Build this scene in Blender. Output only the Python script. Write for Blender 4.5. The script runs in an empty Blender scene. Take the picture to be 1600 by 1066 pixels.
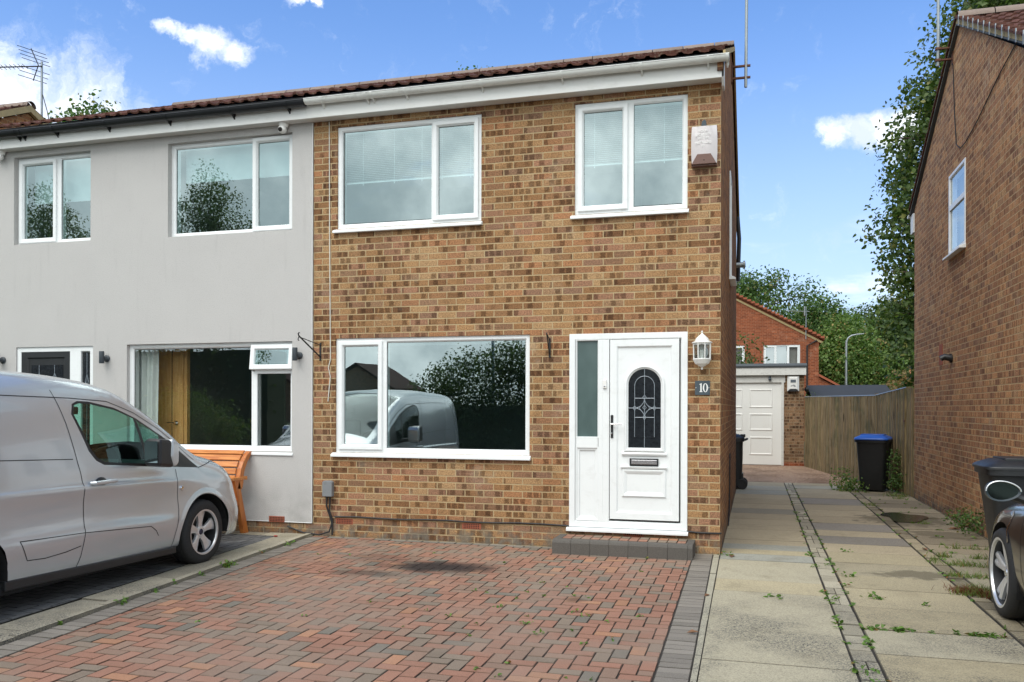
import bpy, bmesh, math, random
import numpy as np
from mathutils import Vector, Matrix
from mathutils.bvhtree import BVHTree
R = math.radians
scene = bpy.context.scene
COL = scene.collection
random.seed(7)

# ------------------------------------------------------------------ camera
cd = bpy.data.cameras.new('camera'); cam = bpy.data.objects.new('camera', cd); COL.objects.link(cam)
YAW = math.atan(381 / 1342)
cd.sensor_width = 36; cd.lens = 1342 / 1600 * 36; cd.shift_y = (637.75 - 533) / 1600; cd.clip_end = 2000; cd.clip_start = .05
cam.matrix_world = Matrix.Translation((0.357, -9.223, 1.527)) @ Matrix.Rotation(YAW, 4, 'Z') @ Matrix.Rotation(R(90), 4, 'X') @ Matrix.Rotation(.0025, 4, 'Z')
scene.camera = cam
# ------------------------------------------------------------------ light
SUN_EL, SUN_AZ = 54, 200          # azimuth clockwise from +Y (north)
sl = bpy.data.lights.new('sun', 'SUN'); sun = bpy.data.objects.new('sun', sl); COL.objects.link(sun)
sl.energy = 1.6; sl.angle = R(44); sl.color = (1, .96, .9)
sd = Vector((math.sin(R(SUN_AZ)) * math.cos(R(SUN_EL)), math.cos(R(SUN_AZ)) * math.cos(R(SUN_EL)), math.sin(R(SUN_EL))))
sun.rotation_euler = sd.to_track_quat('Z', 'Y').to_euler(); sun.location = sd * 40
scene.view_settings.view_transform = 'Standard'; scene.view_settings.look = 'None'
scene.view_settings.gamma = 1; scene.view_settings.exposure = 0.7; scene.view_settings.use_curve_mapping = False
scene.cycles.max_bounces = 8; scene.cycles.transparent_max_bounces = 24
scene.cycles.use_denoising = True


# ------------------------------------------------------------------ node helpers
class G:
    """small wrapper for building shader graphs"""
    def __init__(s, nt): s.nt = nt; nt.nodes.clear()
    def n(s, t, **k):
        x = s.nt.nodes.new('ShaderNode' + t)
        for a, b in k.items(): setattr(x, a, b)
        return x
    def put(s, sock, v):
        if v is None: return
        if isinstance(v, bpy.types.NodeSocket): s.nt.links.new(v, sock)
        else:
            if isinstance(v, (tuple, list)) and len(v) == 3 and sock.type == 'RGBA': v = (*v, 1)
            sock.default_value = v
    def m(s, op, a, b=None, c=None, clamp=False):
        x = s.n('Math', operation=op, use_clamp=clamp)
        for i, v in enumerate((a, b, c)): s.put(x.inputs[i], v) if v is not None else None
        return x.outputs[0]
    def vm(s, op, a, b=None, out=0):
        x = s.n('VectorMath', operation=op)
        s.put(x.inputs[0], a)
        if b is not None: s.put(x.inputs[1] if op != 'SCALE' else x.inputs['Scale'], b)
        return x.outputs[out]
    def xyz(s, x, y, z):
        c = s.n('CombineXYZ')
        for i, v in enumerate((x, y, z)): s.put(c.inputs[i], v)
        return c.outputs[0]
    def sep(s, v):
        c = s.n('SeparateXYZ'); s.put(c.inputs[0], v); return c.outputs
    def mix(s, f, a, b, mode='MIX', clamp=True):
        x = s.n('Mix', data_type='RGBA', blend_type=mode, clamp_factor=clamp)
        s.put(x.inputs[0], f); s.put(x.inputs[6], a); s.put(x.inputs[7], b); return x.outputs[2]
    def noise(s, vec, scale, detail=3, rough=.55, out=0, dist=0, dim='3D'):
        x = s.n('TexNoise', noise_dimensions=dim); s.put(x.inputs['Vector'], vec)
        x.inputs['Scale'].default_value = scale; x.inputs['Detail'].default_value = detail
        x.inputs['Roughness'].default_value = rough; x.inputs['Distortion'].default_value = dist
        return x.outputs[out]
    def white(s, vec, out='Value'):
        x = s.n('TexWhiteNoise', noise_dimensions='3D'); s.put(x.inputs['Vector'], vec); return x.outputs[out]
    def smooth(s, v, a, b, lo=0, hi=1):
        x = s.n('MapRange', interpolation_type='SMOOTHSTEP'); s.put(x.inputs[0], v)
        for i, q in enumerate((a, b, lo, hi)): s.put(x.inputs[i + 1], q)
        return x.outputs[0]
    def lin(s, v, a, b, lo=0, hi=1):
        x = s.n('MapRange'); s.put(x.inputs[0], v)
        for i, q in enumerate((a, b, lo, hi)): s.put(x.inputs[i + 1], q)
        return x.outputs[0]
    def ramp(s, v, cols, const=False):
        x = s.n('ValToRGB'); r = x.color_ramp; r.interpolation = 'CONSTANT' if const else 'LINEAR'
        while len(r.elements) < len(cols): r.elements.new(.5)
        for e, (p, c) in zip(r.elements, cols): e.position = p; e.color = (*c, 1)
        s.put(x.inputs[0], v); return x.outputs[0]
    def bump(s, h, strength=.3, dist=.01, normal=None):
        x = s.n('Bump'); x.inputs['Strength'].default_value = strength; x.inputs['Distance'].default_value = dist
        s.put(x.inputs['Height'], h)
        if normal is not None: s.put(x.inputs['Normal'], normal)
        return x.outputs[0]
    def bsdf(s, color, rough=.6, metal=0, normal=None, spec=None, coat=0, coat_rough=.03, trans=0, ior=None, sheen=0):
        p = s.n('BsdfPrincipled'); s.put(p.inputs['Base Color'], color); s.put(p.inputs['Roughness'], rough)
        s.put(p.inputs['Metallic'], metal); s.put(p.inputs['Coat Weight'], coat); p.inputs['Coat Roughness'].default_value = coat_rough
        p.inputs['Transmission Weight'].default_value = trans
        if spec is not None: s.put(p.inputs['Specular IOR Level'], spec)
        if ior: p.inputs['IOR'].default_value = ior
        if normal is not None: s.put(p.inputs['Normal'], normal)
        return p.outputs[0]
    def out(s, sh): s.put(s.n('OutputMaterial').inputs[0], sh)
    def pos(s): return s.n('NewGeometry').outputs['Position']
    def obj(s): return s.n('TexCoord').outputs['Object']
    def attr(s, name='col'):
        a = s.n('Attribute'); a.attribute_name = name; return a.outputs['Color']

MATS = {}
def newmat(name):
    m = bpy.data.materials.new(name); m.use_nodes = True; MATS[name] = m
    return m, G(m.node_tree)

def srgb(r, g, b):
    f = lambda c: (c / 255 / 12.92) if c <= 10 else ((c / 255 + .055) / 1.055) ** 2.4
    return (f(r), f(g), f(b))

# ------------------------------------------------------------------ world: sky with clouds
w = bpy.data.worlds.new('World'); scene.world = w; w.use_nodes = True
g = G(w.node_tree)
sky = g.n('TexSky', sky_type='NISHITA', sun_disc=False, sun_elevation=R(SUN_EL), sun_rotation=R(SUN_AZ), air_density=1.0, dust_density=.6, ozone_density=2.0)
d = g.vm('NORMALIZE', g.n('TexCoord').outputs['Generated'])
dx, dy, dz = g.sep(d)
skyc = g.mix(1, sky.outputs[0], (.92, 1.17, 1.50, 1), 'MULTIPLY')
skyc = g.mix(g.m('MULTIPLY', g.smooth(dz, .44, .0), .72), skyc, (4.5, 5.15, 5.9, 1))
wn = g.n('TexNoise'); g.put(wn.inputs['Vector'], d); wn.inputs['Scale'].default_value = 9; wn.inputs['Detail'].default_value = 7; wn.inputs['Roughness'].default_value = .62
warp = g.vm('SCALE', g.vm('SUBTRACT', wn.outputs['Color'], (.5, .5, .5)), .11)
dw = g.vm('NORMALIZE', g.vm('ADD', d, warp))
blobs = [(-.671, .677, .262, .085), (-.650, .700, .278, .072), (-.625, .722, .262, .064), (-.598, .747, .245, .046), (-.70, .64, .262, .085), (-.715, .62, .29, .035), (-.66, .69, .225, .09), (-.62, .73, .235, .06),
         (-.545, .751, .374, .020), (-.566, .733, .384, .011), (-.556, .742, .380, .012), (-.534, .762, .366, .017), (-.454, .789, .424, .014), (-.44, .80, .421, .010),
         (.107, .953, .284, .022), (.088, .955, .286, .020), (.125, .950, .283, .020), (.15, .948, .280, .016), (.098, .954, .292, .014)]
acc = None
for bx_, by_, bz_, rr in blobs:
    l = math.sqrt(bx_ ** 2 + by_ ** 2 + bz_ ** 2)
    dist = g.vm('DISTANCE', dw, (bx_ / l, by_ / l, bz_ / l), out='Value')
    v = g.lin(dist, rr * 1.25, rr * .2, 0, 1)
    acc = v if acc is None else g.m('MAXIMUM', acc, v)
# soft haze streaks low over the garden, and a broken cloud deck on the side behind the camera
stretch = g.vm('MULTIPLY', d, (3, 3, 14))
streak = g.m('MULTIPLY', g.smooth(g.noise(stretch, 1.8, 5, .6), .50, .68), g.smooth(dz, .26, .10))
deckn = g.noise(g.vm('ADD', g.vm('DIVIDE', d, g.xyz(g.m('ADD', g.m('ABSOLUTE', dz), .25), g.m('ADD', g.m('ABSOLUTE', dz), .25), 1)), (3.1, .4, 0)), 1.6, 8, .6)
deck = g.m('MULTIPLY', g.smooth(deckn, .22, .42), g.smooth(dy, .12, -.30))
er = g.noise(dw, 24, 7, .68)
puff = g.smooth(g.m('ADD', acc, g.m('MULTIPLY', g.m('SUBTRACT', er, .52), 1.5)), .05, .95)
cm = g.m('MAXIMUM', puff, g.m('MAXIMUM', g.m('MULTIPLY', streak, .55), deck), clamp=True)
shade = g.noise(g.vm('ADD', dw, (0, 0, .03)), 11, 6, .6)
ccol = g.mix(g.smooth(shade, .38, .6), (5.2, 5.9, 6.9, 1), (9.6, 9.8, 10.0, 1))
dcol = g.mix(g.smooth(g.noise(d, 3.2, 7, .6), .38, .64), (5.2, 6.1, 6.5, 1), (13.0, 13.8, 13.9, 1))
ccol = g.mix(g.smooth(dy, .1, -.15), ccol, dcol)
fin = g.mix(cm, skyc, ccol)
bg = g.n('Background'); g.put(bg.inputs[0], fin); bg.inputs[1].default_value = .10
g.put(g.n('OutputWorld').inputs[0], bg.outputs[0])


# ------------------------------------------------------------------ mesh builder
def clampp(p):
    """things > parts > sub-parts, never deeper"""
    while p is not None and p.parent is not None and p.parent.parent is not None: p = p.parent
    return p
class MB:
    def __init__(s): s.v = []; s.f = []; s.c = []; s.cc = None; s.T = None
    def add(s, vs, fs, c=None):
        o = len(s.v)
        if s.T is not None: vs = [tuple(s.T @ Vector(p)) for p in vs]
        s.v += [tuple(p) for p in vs]; s.f += [tuple(i + o for i in f) for f in fs]
        s.c += [c if c is not None else s.cc] * len(fs)
        return s
    def quad(s, a, b, c, d, col=None): return s.add([a, b, c, d], [(0, 1, 2, 3)], col)
    def box(s, x0, x1, y0, y1, z0, z1, col=None):
        v = [(x, y, z) for x in (x0, x1) for y in (y0, y1) for z in (z0, z1)]
        return s.add(v, [(0, 1, 3, 2), (4, 6, 7, 5), (0, 4, 5, 1), (2, 3, 7, 6), (0, 2, 6, 4), (1, 5, 7, 3)], col)
    def prism(s, pts, y0, y1, axis='y', col=None):
        """extrude a closed outline; pts are (x,z) for axis y, (y,z) for axis x, (x,y) for axis z"""
        n = len(pts)
        def mk(p, t):
            return (p[0], t, p[1]) if axis == 'y' else (t, p[0], p[1]) if axis == 'x' else (p[0], p[1], t)
        vs = [mk(p, y0) for p in pts] + [mk(p, y1) for p in pts]
        fs = [tuple(range(n))[::-1], tuple(range(n, 2 * n))] + [(i, (i + 1) % n, n + (i + 1) % n, n + i) for i in range(n)]
        return s.add(vs, fs, col)
    def ring(s, x0, x1, z0, z1, prof, col=None):
        """mitred frame in the XZ plane: prof = [(inset, y), ...]"""
        vs = []; fs = []
        for i, y in prof:
            vs += [(x0 + i, y, z0 + i), (x1 - i, y, z0 + i), (x1 - i, y, z1 - i), (x0 + i, y, z1 - i)]
        for k in range(len(prof) - 1):
            for j in range(4):
                a, b = k * 4 + j, k * 4 + (j + 1) % 4
                fs.append((a, b, b + 4, a + 4))
        return s.add(vs, fs, col)
    def tube(s, pts, r, n=8, col=None, cap=True):
        pts = [Vector(p) for p in pts]; rs = r if isinstance(r, (list, tuple)) else [r] * len(pts)
        vs = []; fs = []; up = None
        for i, p in enumerate(pts):
            t = (pts[min(i + 1, len(pts) - 1)] - pts[max(i - 1, 0)]).normalized()
            if up is None: up = t.cross(Vector((0, 0, 1)));  up = up.normalized() if up.length > .01 else Vector((1, 0, 0))
            up = (up - t * up.dot(t)).normalized(); bi = t.cross(up)
            vs += [tuple(p + (up * math.cos(a) + bi * math.sin(a)) * rs[i]) for a in [2 * math.pi * k / n for k in range(n)]]
        for i in range(len(pts) - 1):
            for k in range(n):
                a, b = i * n + k, i * n + (k + 1) % n
                fs.append((a, b, b + n, a + n))
        if cap: fs += [tuple(range(n))[::-1], tuple(range((len(pts) - 1) * n, len(pts) * n))]
        return s.add(vs, fs, col)
    def lathe(s, prof, c=(0, 0, 0), axis='z', n=24, col=None, a0=0, a1=2 * math.pi):
        """prof = [(radius, height), ...] around an axis through c"""
        vs = []; fs = []; closed = abs(a1 - a0 - 2 * math.pi) < 1e-6; m = n if closed else n + 1
        for rr, h in prof:
            for k in range(m):
                a = a0 + (a1 - a0) * k / n; p = (rr * math.cos(a), rr * math.sin(a), h)
                q = p if axis == 'z' else (p[2], p[0], p[1]) if axis == 'x' else (p[0], p[2], p[1])
                vs.append((c[0] + q[0], c[1] + q[1], c[2] + q[2]))
        for i in range(len(prof) - 1):
            for k in range(n):
                a, b = i * m + k, i * m + (k + 1) % m
                fs.append((a, b, b + m, a + m))
        return s.add(vs, fs, col)
    def sphere(s, c, r, n=12, sc=(1, 1, 1), col=None):
        k = n // 2
        vs = [(c[0] + r * sc[0] * math.sin(math.pi * i / k) * math.cos(2 * math.pi * j / n),
               c[1] + r * sc[1] * math.sin(math.pi * i / k) * math.sin(2 * math.pi * j / n), c[2] + r * sc[2] * math.cos(math.pi * i / k)) for i in range(k + 1) for j in range(n)]
        return s.add(vs, [(i * n + j, (i + 1) * n + j, (i + 1) * n + (j + 1) % n, i * n + (j + 1) % n) for i in range(k) for j in range(n)], col)
    def build(s, name, mat, parent=None, smooth=False, bevel=0, world=True, fix=True, angle=35):
        off = Vector((0, 0, 0)); parent = clampp(parent)
        if parent is not None and world:
            p = parent
            while p is not None: off += p.location; p = p.parent
        me = bpy.data.meshes.new(name)
        me.from_pydata([(x - off.x, y - off.y, z - off.z) for x, y, z in s.v], [], s.f)
        if any(c is not None for c in s.c):
            at = me.color_attributes.new('col', 'FLOAT_COLOR', 'CORNER')
            arr = []
            for p, c in zip(me.polygons, s.c):
                c = c if c is not None else (.5, .5, .5)
                for _ in range(p.loop_total): arr += [c[0], c[1], c[2], 1.0]
            at.data.foreach_set('color', arr)
        me.validate()
        if fix:
            b = bmesh.new(); b.from_mesh(me); bmesh.ops.recalc_face_normals(b, faces=b.faces); b.to_mesh(me); b.free()
        me.materials.append(MATS[mat] if isinstance(mat, str) else mat)
        o = bpy.data.objects.new(name, me); COL.objects.link(o)
        if parent is not None: o.parent = parent
        if smooth:
            for p in me.polygons: p.use_smooth = True
            try: me.set_sharp_from_angle(angle=R(angle))
            except Exception: pass
        if bevel:
            md = o.modifiers.new('bevel', 'BEVEL'); md.width = bevel; md.segments = 2; md.limit_method = 'ANGLE'; md.angle_limit = R(40)
        return o

def tag(o, label=None, cat=None, group=None, kind=None):
    if label: o['label'] = label
    if cat: o['category'] = cat
    if group: o['group'] = group
    if kind: o['kind'] = kind
    return o
def thing(name, loc, label, cat, group=None, rz=0):
    o = bpy.data.objects.new(name, None); o.empty_display_size = .2; COL.objects.link(o); o.location = loc; o.rotation_euler = (0, 0, rz)
    return tag(o, label, cat, group)
def copy_tree(o, parent=None):
    c = o.copy(); COL.objects.link(c); c.parent = parent
    for ch in list(o.children): copy_tree(ch, c)
    return c
def structure(o): o['kind'] = 'structure'; return o

# ------------------------------------------------------------------ materials
def brick_mat(name, pal, mortar, nsub=3, dark=.42, amt=.5, side=False, contrast=1.0, stripe=False, lx=.225, bump=.5, dirt=.35, base_dirt=True):
    m, g = newmat(name)
    P = g.pos(); x, y, z = g.sep(P)
    h = y if side else x
    wob = g.m('MULTIPLY', g.m('SUBTRACT', g.noise(P, 9, 2), .5), .006)
    zz = g.m('DIVIDE', g.m('ADD', z, wob), .075); row = g.m('FLOOR', zz); fz = g.m('FRACT', zz)
    hx = g.m('ADD', g.m('DIVIDE', g.m('ADD', h, wob), lx), g.m('MULTIPLY', g.m('FLOORED_MODULO', row, 2), .5))
    col = g.m('FLOOR', hx); fx = g.m('FRACT', hx)
    ex = g.m('MULTIPLY', g.m('MINIMUM', fx, g.m('SUBTRACT', 1, fx)), lx)
    ez = g.m('MULTIPLY', g.m('MINIMUM', fz, g.m('SUBTRACT', 1, fz)), .075)
    edge = g.m('ADD', g.m('MINIMUM', ex, ez), g.m('MULTIPLY', g.m('SUBTRACT', g.noise(P, 60, 3), .5), .007))
    mort = g.smooth(edge, .0072, .0042)
    idv = g.xyz(col, row, 3.7)
    rnd = g.white(idv); rnd2 = g.white(g.xyz(col, row, 9.1))
    base = g.ramp(rnd, pal, const=False)
    # burnt patches: each brick carries a few dark square-ish marks
    sx = g.m('MULTIPLY', g.m('ADD', fx, g.m('MULTIPLY', rnd2, .17)), nsub); sid = g.m('FLOOR', sx); sf = g.m('FRACT', sx)
    srnd = g.white(g.xyz(g.m('ADD', g.m('MULTIPLY', col, 11), sid), row, 1.3))
    big = g.noise(g.xyz(g.m('MULTIPLY', h, .7), 0, g.m('MULTIPLY', z, 1.6)), 1.3, 3, .6)
    thr = g.lin(big, .32, .66, amt + .22, amt - .22)
    on = g.smooth(srnd, g.m('SUBTRACT', thr, .04), g.m('ADD', thr, .16))
    nz = g.m('MULTIPLY', g.m('SUBTRACT', g.noise(P, 75, 4, .7), .5), .62)
    inx = g.smooth(g.m('ADD', g.m('ABSOLUTE', g.m('SUBTRACT', sf, .5)), nz), .46 if stripe else .44, .30 if stripe else .33)
    inz = g.smooth(g.m('ADD', g.m('ABSOLUTE', g.m('SUBTRACT', fz, .5)), nz), .50 if stripe else .42, .36)
    patch = g.m('MULTIPLY', g.m('MULTIPLY', on, inx), inz)
    grain = g.noise(P, 62, 5, .85)
    c = g.mix(g.m('MULTIPLY', g.m('MULTIPLY', patch, contrast), g.lin(g.noise(P, 45, 3, .7), .35, .55, .7, 1)), base, g.mix(1, base, (dark, dark * .93, dark * .88, 1), 'MULTIPLY'))
    c = g.mix(1, c, g.ramp(grain, [(.33, (.36, .33, .30)), (.48, (.92, .92, .90)), (.64, (1.62, 1.60, 1.54))]), 'MULTIPLY')
    mc = g.mix(g.noise(P, 25, 3), mortar, tuple(q * .72 for q in mortar))
    c = g.mix(mort, c, mc)
    if dirt:
        dn = g.noise(g.vm('MULTIPLY', P, (1.3, 1.3, .55)), 1.1, 5, .6)
        c = g.mix(g.m('MULTIPLY', g.smooth(dn, .45, .7), dirt), c, g.mix(1, c, (.62, .60, .58, 1), 'MULTIPLY'))
    if base_dirt:   # damp grime and splash on the lowest courses
        low = g.m('MULTIPLY', g.smooth(z, .26, .04), g.smooth(g.noise(P, 8, 4), .38, .6))
        c = g.mix(g.m('MULTIPLY', low, .75), c, g.mix(g.noise(P, 30, 2), (.07, .06, .045, 1), (.22, .21, .18, 1)))
    stk = g.noise(g.xyz(g.m('MULTIPLY', h, 5), 0, g.m('MULTIPLY', z, .45)), 1.6, 6, .65)
    c = g.mix(g.m('MULTIPLY', g.smooth(stk, .52, .74), .30), c, g.mix(1, c, (.58, .56, .55, 1), 'MULTIPLY'))
    eff = g.noise(P, 2.1, 6, .7)
    c = g.mix(g.m('MULTIPLY', g.smooth(eff, .56, .72), .22), c, (.50, .44, .34, 1))
    hh = g.m('ADD', g.m('MULTIPLY', mort, -1), g.m('MULTIPLY', grain, .55))
    g.out(g.bsdf(c, .9, normal=g.bump(hh, bump, .006), spec=.25))
    return m

brick_mat('brick_tan', [(0, (0.1583, 0.0771, 0.0372)), (0.12, (0.2665, 0.1398, 0.0637)), (0.26, (0.3549, 0.2079, 0.1002)), (0.38, (0.2369, 0.1287, 0.0631)), (0.5, (0.3593, 0.1722, 0.0835)), (0.6, (0.2074, 0.1162, 0.0674)), (0.7, (0.318, 0.163, 0.0974)), (0.8, (0.2251, 0.1285, 0.082)), (0.9, (0.374, 0.2342, 0.1196)), (1, (0.2927, 0.1578, 0.0749))],
          (.49, .37, .21), nsub=3, dark=.46, amt=.60)
brick_mat('brick_gable', [(0, (.14, .06, .03)), (.2, (.27, .12, .05)), (.45, (.34, .155, .06)), (.7, (.25, .11, .05)), (.85, (.18, .09, .055)), (1, (.36, .18, .08))],
          (.40, .25, .12), nsub=4, dark=.5, amt=.65, side=True, stripe=True)
brick_mat('brick_brown', [(0, (0.253, 0.1288, 0.0747)), (0.2, (0.391, 0.2012, 0.1035)), (0.45, (0.4945, 0.2645, 0.1288)), (0.7, (0.368, 0.1817, 0.0943)), (0.85, (0.2875, 0.161, 0.1012)), (1, (0.5175, 0.3105, 0.1552))],
          (.52, .37, .21), nsub=6, dark=.5, amt=.58, side=True, stripe=True)
brick_mat('brick_garage', [(0, (.13, .075, .045)), (.3, (.22, .13, .07)), (.6, (.27, .16, .09)), (1, (.20, .12, .075))], (.33, .25, .16), nsub=3, dark=.4, amt=.55)
brick_mat('brick_red', [(0, (.17, .045, .02)), (.4, (.27, .075, .032)), (.7, (.22, .06, .026)), (1, (.33, .10, .045))], (.36, .19, .12), nsub=3, dark=.7, amt=.8, base_dirt=False)

def plain(name, col, rough=.6, metal=0, var=.15, scale=4, bump=0, bscale=60, coat=0, spec=None, grime=0, gcol=(.08, .07, .05)):
    m, g = newmat(name); P = g.pos()
    n = g.noise(P, scale, 5, .6)
    c = g.mix(n, tuple(q * (1 - var) for q in col), tuple(min(1, q * (1 + var)) for q in col))
    if grime:
        gn = g.smooth(g.noise(g.vm('MULTIPLY', P, (1, 1, 1.6)), scale * 3, 6, .68), .5, .72)
        c = g.mix(g.m('MULTIPLY', gn, grime), c, gcol)
    nb = g.bump(g.noise(P, bscale, 4, .6), bump, .01) if bump else None
    g.out(g.bsdf(c, g.lin(n, .3, .7, rough * .9, min(1, rough * 1.1)), metal, nb, coat=coat, spec=spec))
    return m

def render_wall(name, col):
    m, g = newmat(name); P = g.pos()
    n = g.noise(P, 1.3, 5, .6); fine = g.noise(P, 110, 4, .75); z_ = g.sep(P)[2]
    c = g.mix(n, tuple(q * .93 for q in col), tuple(q * 1.04 for q in col))
    c = g.mix(g.smooth(fine, .46, .30), c, tuple(q * .55 for q in col)); c = g.mix(g.m('MULTIPLY', g.smooth(z_, .75, .15), g.smooth(g.noise(P, 3, 5, .6), .35, .7)), c, tuple(q * .72 for q in col))
    st = g.smooth(g.noise(g.vm('MULTIPLY', P, (5, 5, .5)), 2, 5, .6), .56, .74)
    c = g.mix(g.m('MULTIPLY', st, .16), c, tuple(q * .6 for q in col))
    g.out(g.bsdf(c, .93, normal=g.bump(fine, .9, .008), spec=.2))
render_wall('render', (.52, .505, .49))
plain('upvc', (.78, .80, .80), .32, var=.03, scale=2.5, grime=.12, gcol=(.38, .37, .33))
plain('upvc_dirty', (.70, .71, .68), .45, var=.05, scale=3, grime=.30, gcol=(.28, .27, .22))
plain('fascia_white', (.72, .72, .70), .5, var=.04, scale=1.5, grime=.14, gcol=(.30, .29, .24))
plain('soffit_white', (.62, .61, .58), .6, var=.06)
plain('black_gutter', (.012, .013, .016), .35, var=.3)
plain('black_plastic', (.014, .015, .017), .42, var=.3, grime=.15, gcol=(.06, .055, .05))
plain('bin_black', (.011, .012, .014), .45, var=.35, scale=5, bump=.05, grime=.18, gcol=(.05, .045, .04))
plain('bin_blue', (.025, .10, .42), .3, var=.2, grime=.1, gcol=(.10, .12, .15))
plain('dark_grey_metal', (.035, .045, .055), .4, var=.15)
plain('slate', (.055, .075, .09), .65, var=.2, bump=.15, bscale=40)
plain('white_paint', (.82, .82, .80), .5, var=.02)
plain('white_plastic', (.76, .75, .72), .4, var=.04, grime=.08, gcol=(.35, .33, .28))
plain('alarm_white', (.60, .56, .56), .5, var=.06, scale=12, grime=.2, gcol=(.38, .34, .33))
plain('alarm_brown', (.14, .072, .055), .5, var=.15, scale=14)
plain('galv', (.30, .33, .34), .45, .6, var=.2, scale=20)
plain('rust', (.12, .05, .028), .8, var=.4, scale=30)
plain('chrome', (.75, .75, .76), .12, 1, var=.03)
plain('concrete', (.36, .335, .28), .9, var=.2, scale=3, bump=.3, grime=.4, gcol=(.14, .13, .10))
plain('mortar_bed', (.42, .32, .16), .9, var=.25, scale=14, bump=.5)
plain('felt', (.075, .085, .09), .85, var=.25, scale=3, bump=.2)
plain('shed_felt', (.030, .034, .042), .8, var=.25, scale=3, bump=.2, grime=.12, gcol=(.10, .10, .10))
plain('tarmac', (.06, .06, .062), .9, var=.2, scale=2, bump=.4, bscale=120)
plain('garden_ground', (.055, .07, .03), .95, var=.4, scale=1.5, bump=.4)
plain('bark', (.09, .065, .045), .9, var=.35, scale=8, bump=.6, bscale=25)
plain('curtain', (.80, .83, .80), .9, var=.1, scale=6)
plain('blind', (.80, .82, .82), .55, var=.03)
plain('room', (.30, .29, .27), .9, var=.08)
plain('room_pale', (.42, .43, .42), .9, var=.06)
plain('lead', (.30, .34, .38), .45, .5, var=.1)
plain('airbrick', (.30, .085, .045), .85, var=.25, scale=20)
plain('hole', (.01, .008, .006), .9)
plain('rubber', (.016, .016, .017), .75, var=.35, scale=14, bump=.1, grime=.3, gcol=(.05, .045, .04))
plain('alloy', (.66, .67, .69), .3, .6, var=.08, scale=10, grime=.10, gcol=(.12, .11, .10))
plain('alloy_bright', (.62, .63, .66), .25, .85, var=.06)
plain('underbody', (.008, .008, .009), .85)
plain('mirror_dark', (.36, .46, .46), .06, 1, var=.02)
plain('seat_fabric', (.02, .02, .022), .9)
plain('blue_badge', (.012, .02, .05), .25)
plain('garage_door', (.80, .79, .75), .42, var=.03, scale=2, grime=.05, gcol=(.4, .38, .33))
plain('peeling_white', (.66, .65, .61), .6, var=.08, scale=6, grime=.35, gcol=(.22, .21, .17))
plain('red_roof', (.30, .085, .04), .85, var=.3, scale=5, bump=.4)
plain('orange_roof', (.58, .20, .11), .85, var=.25, scale=2, bump=.4)
plain('bin_dark', (.02, .021, .023), .4, var=.2)
plain('dead_leaf', (.20, .10, .05), .8, var=.4, scale=40)
plain('red_bloom', (.30, .03, .02), .7, var=.3, scale=20)
plain('wire', (.012, .012, .013), .6)
plain('wire_white', (.62, .60, .54), .6)
plain('bulb', (.85, .85, .80), .3)

def wood(name, c0, c1, axis='x', rough=.6, ring=9, coat=0, knots=True, green=0):
    m, g = newmat(name); P = g.pos()
    sc = {'x': (1.2, 14, 14), 'y': (14, 1.2, 14), 'z': (14, 14, .9)}[axis]
    q = g.vm('MULTIPLY', P, sc)
    n = g.noise(q, 3.0, 6, .6, dist=.6)
    c = g.mix(g.smooth(n, .33, .68), c0, c1)
    try: c = g.mix(1, c, g.mix(.5, (1, 1, 1, 1), g.attr()), 'MULTIPLY') if green else c
    except Exception: pass
    if knots:
        v = g.n('TexVoronoi'); g.put(v.inputs['Vector'], g.vm('MULTIPLY', P, {'x': (1.6, 7, 7), 'y': (7, 1.6, 7), 'z': (7, 7, 1.4)}[axis])); v.inputs['Scale'].default_value = 1.0
        c = g.mix(g.smooth(v.outputs['Distance'], .16, .08), c, tuple(x * .35 for x in c0))
    if green:
        gn = g.smooth(g.noise(P, 2.4, 5, .65), .5, .68)
        c = g.mix(g.m('MULTIPLY', gn, green), c, (.075, .085, .045, 1))
        sp = g.smooth(g.noise(P, 16, 5, .7), .62, .70)
        c = g.mix(g.m('MULTIPLY', sp, .5), c, (.03, .028, .02, 1))
    g.out(g.bsdf(c, rough, normal=g.bump(n, .35, .004), coat=coat, spec=.3))
wood('bench_wood', (.40, .115, .022), (.62, .24, .055), 'x', .42, coat=.25)
wood('bench_wood_end', (.36, .10, .022), (.52, .18, .04), 'z', .42, coat=.25)
wood('oak_door', (.66, .34, .11), (.80, .47, .18), 'z', .45, knots=False)
wood('fence_wood', (.150, .108, .055), (.33, .25, .14), 'z', .9, green=.55)

def glass(name, refl=.0, ior=1.75, tint=(.82, .90, .89), rough=0.0, wave=.02, rtint=(.88, .97, 1)):
    m, g = newmat(name)
    P = g.pos(); nb = g.bump(g.noise(P, 1.6, 2, .5), wave, .02)
    ge = g.n('NewGeometry'); cs = g.m('ABSOLUTE', g.vm('DOT_PRODUCT', ge.outputs['Incoming'], ge.outputs['Normal'], out='Value'))
    fac = g.m('ADD', refl, g.m('MULTIPLY', g.m('POWER', g.m('SUBTRACT', 1, cs), 5), 1 - refl), clamp=True)   # Schlick, the same from either side
    gl = g.n('BsdfGlossy'); gl.inputs['Roughness'].default_value = rough; g.put(gl.inputs['Color'], (*rtint, 1)); g.put(gl.inputs['Normal'], nb)
    tr = g.n('BsdfTransparent'); g.put(tr.inputs[0], (*tint, 1))
    mx = g.n('MixShader'); g.put(mx.inputs[0], fac); g.nt.links.new(tr.outputs[0], mx.inputs[1]); g.nt.links.new(gl.outputs[0], mx.inputs[2])
    g.out(mx.outputs[0])
glass('glass', refl=.36, ior=1.6, tint=(.74, .90, .90), rtint=(.84, .97, .97))
glass('glass_low', refl=.26, ior=1.6, tint=(.90, .94, .93))
glass('car_glass', refl=.07, ior=1.45, tint=(.46, .70, .62), wave=0)
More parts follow.
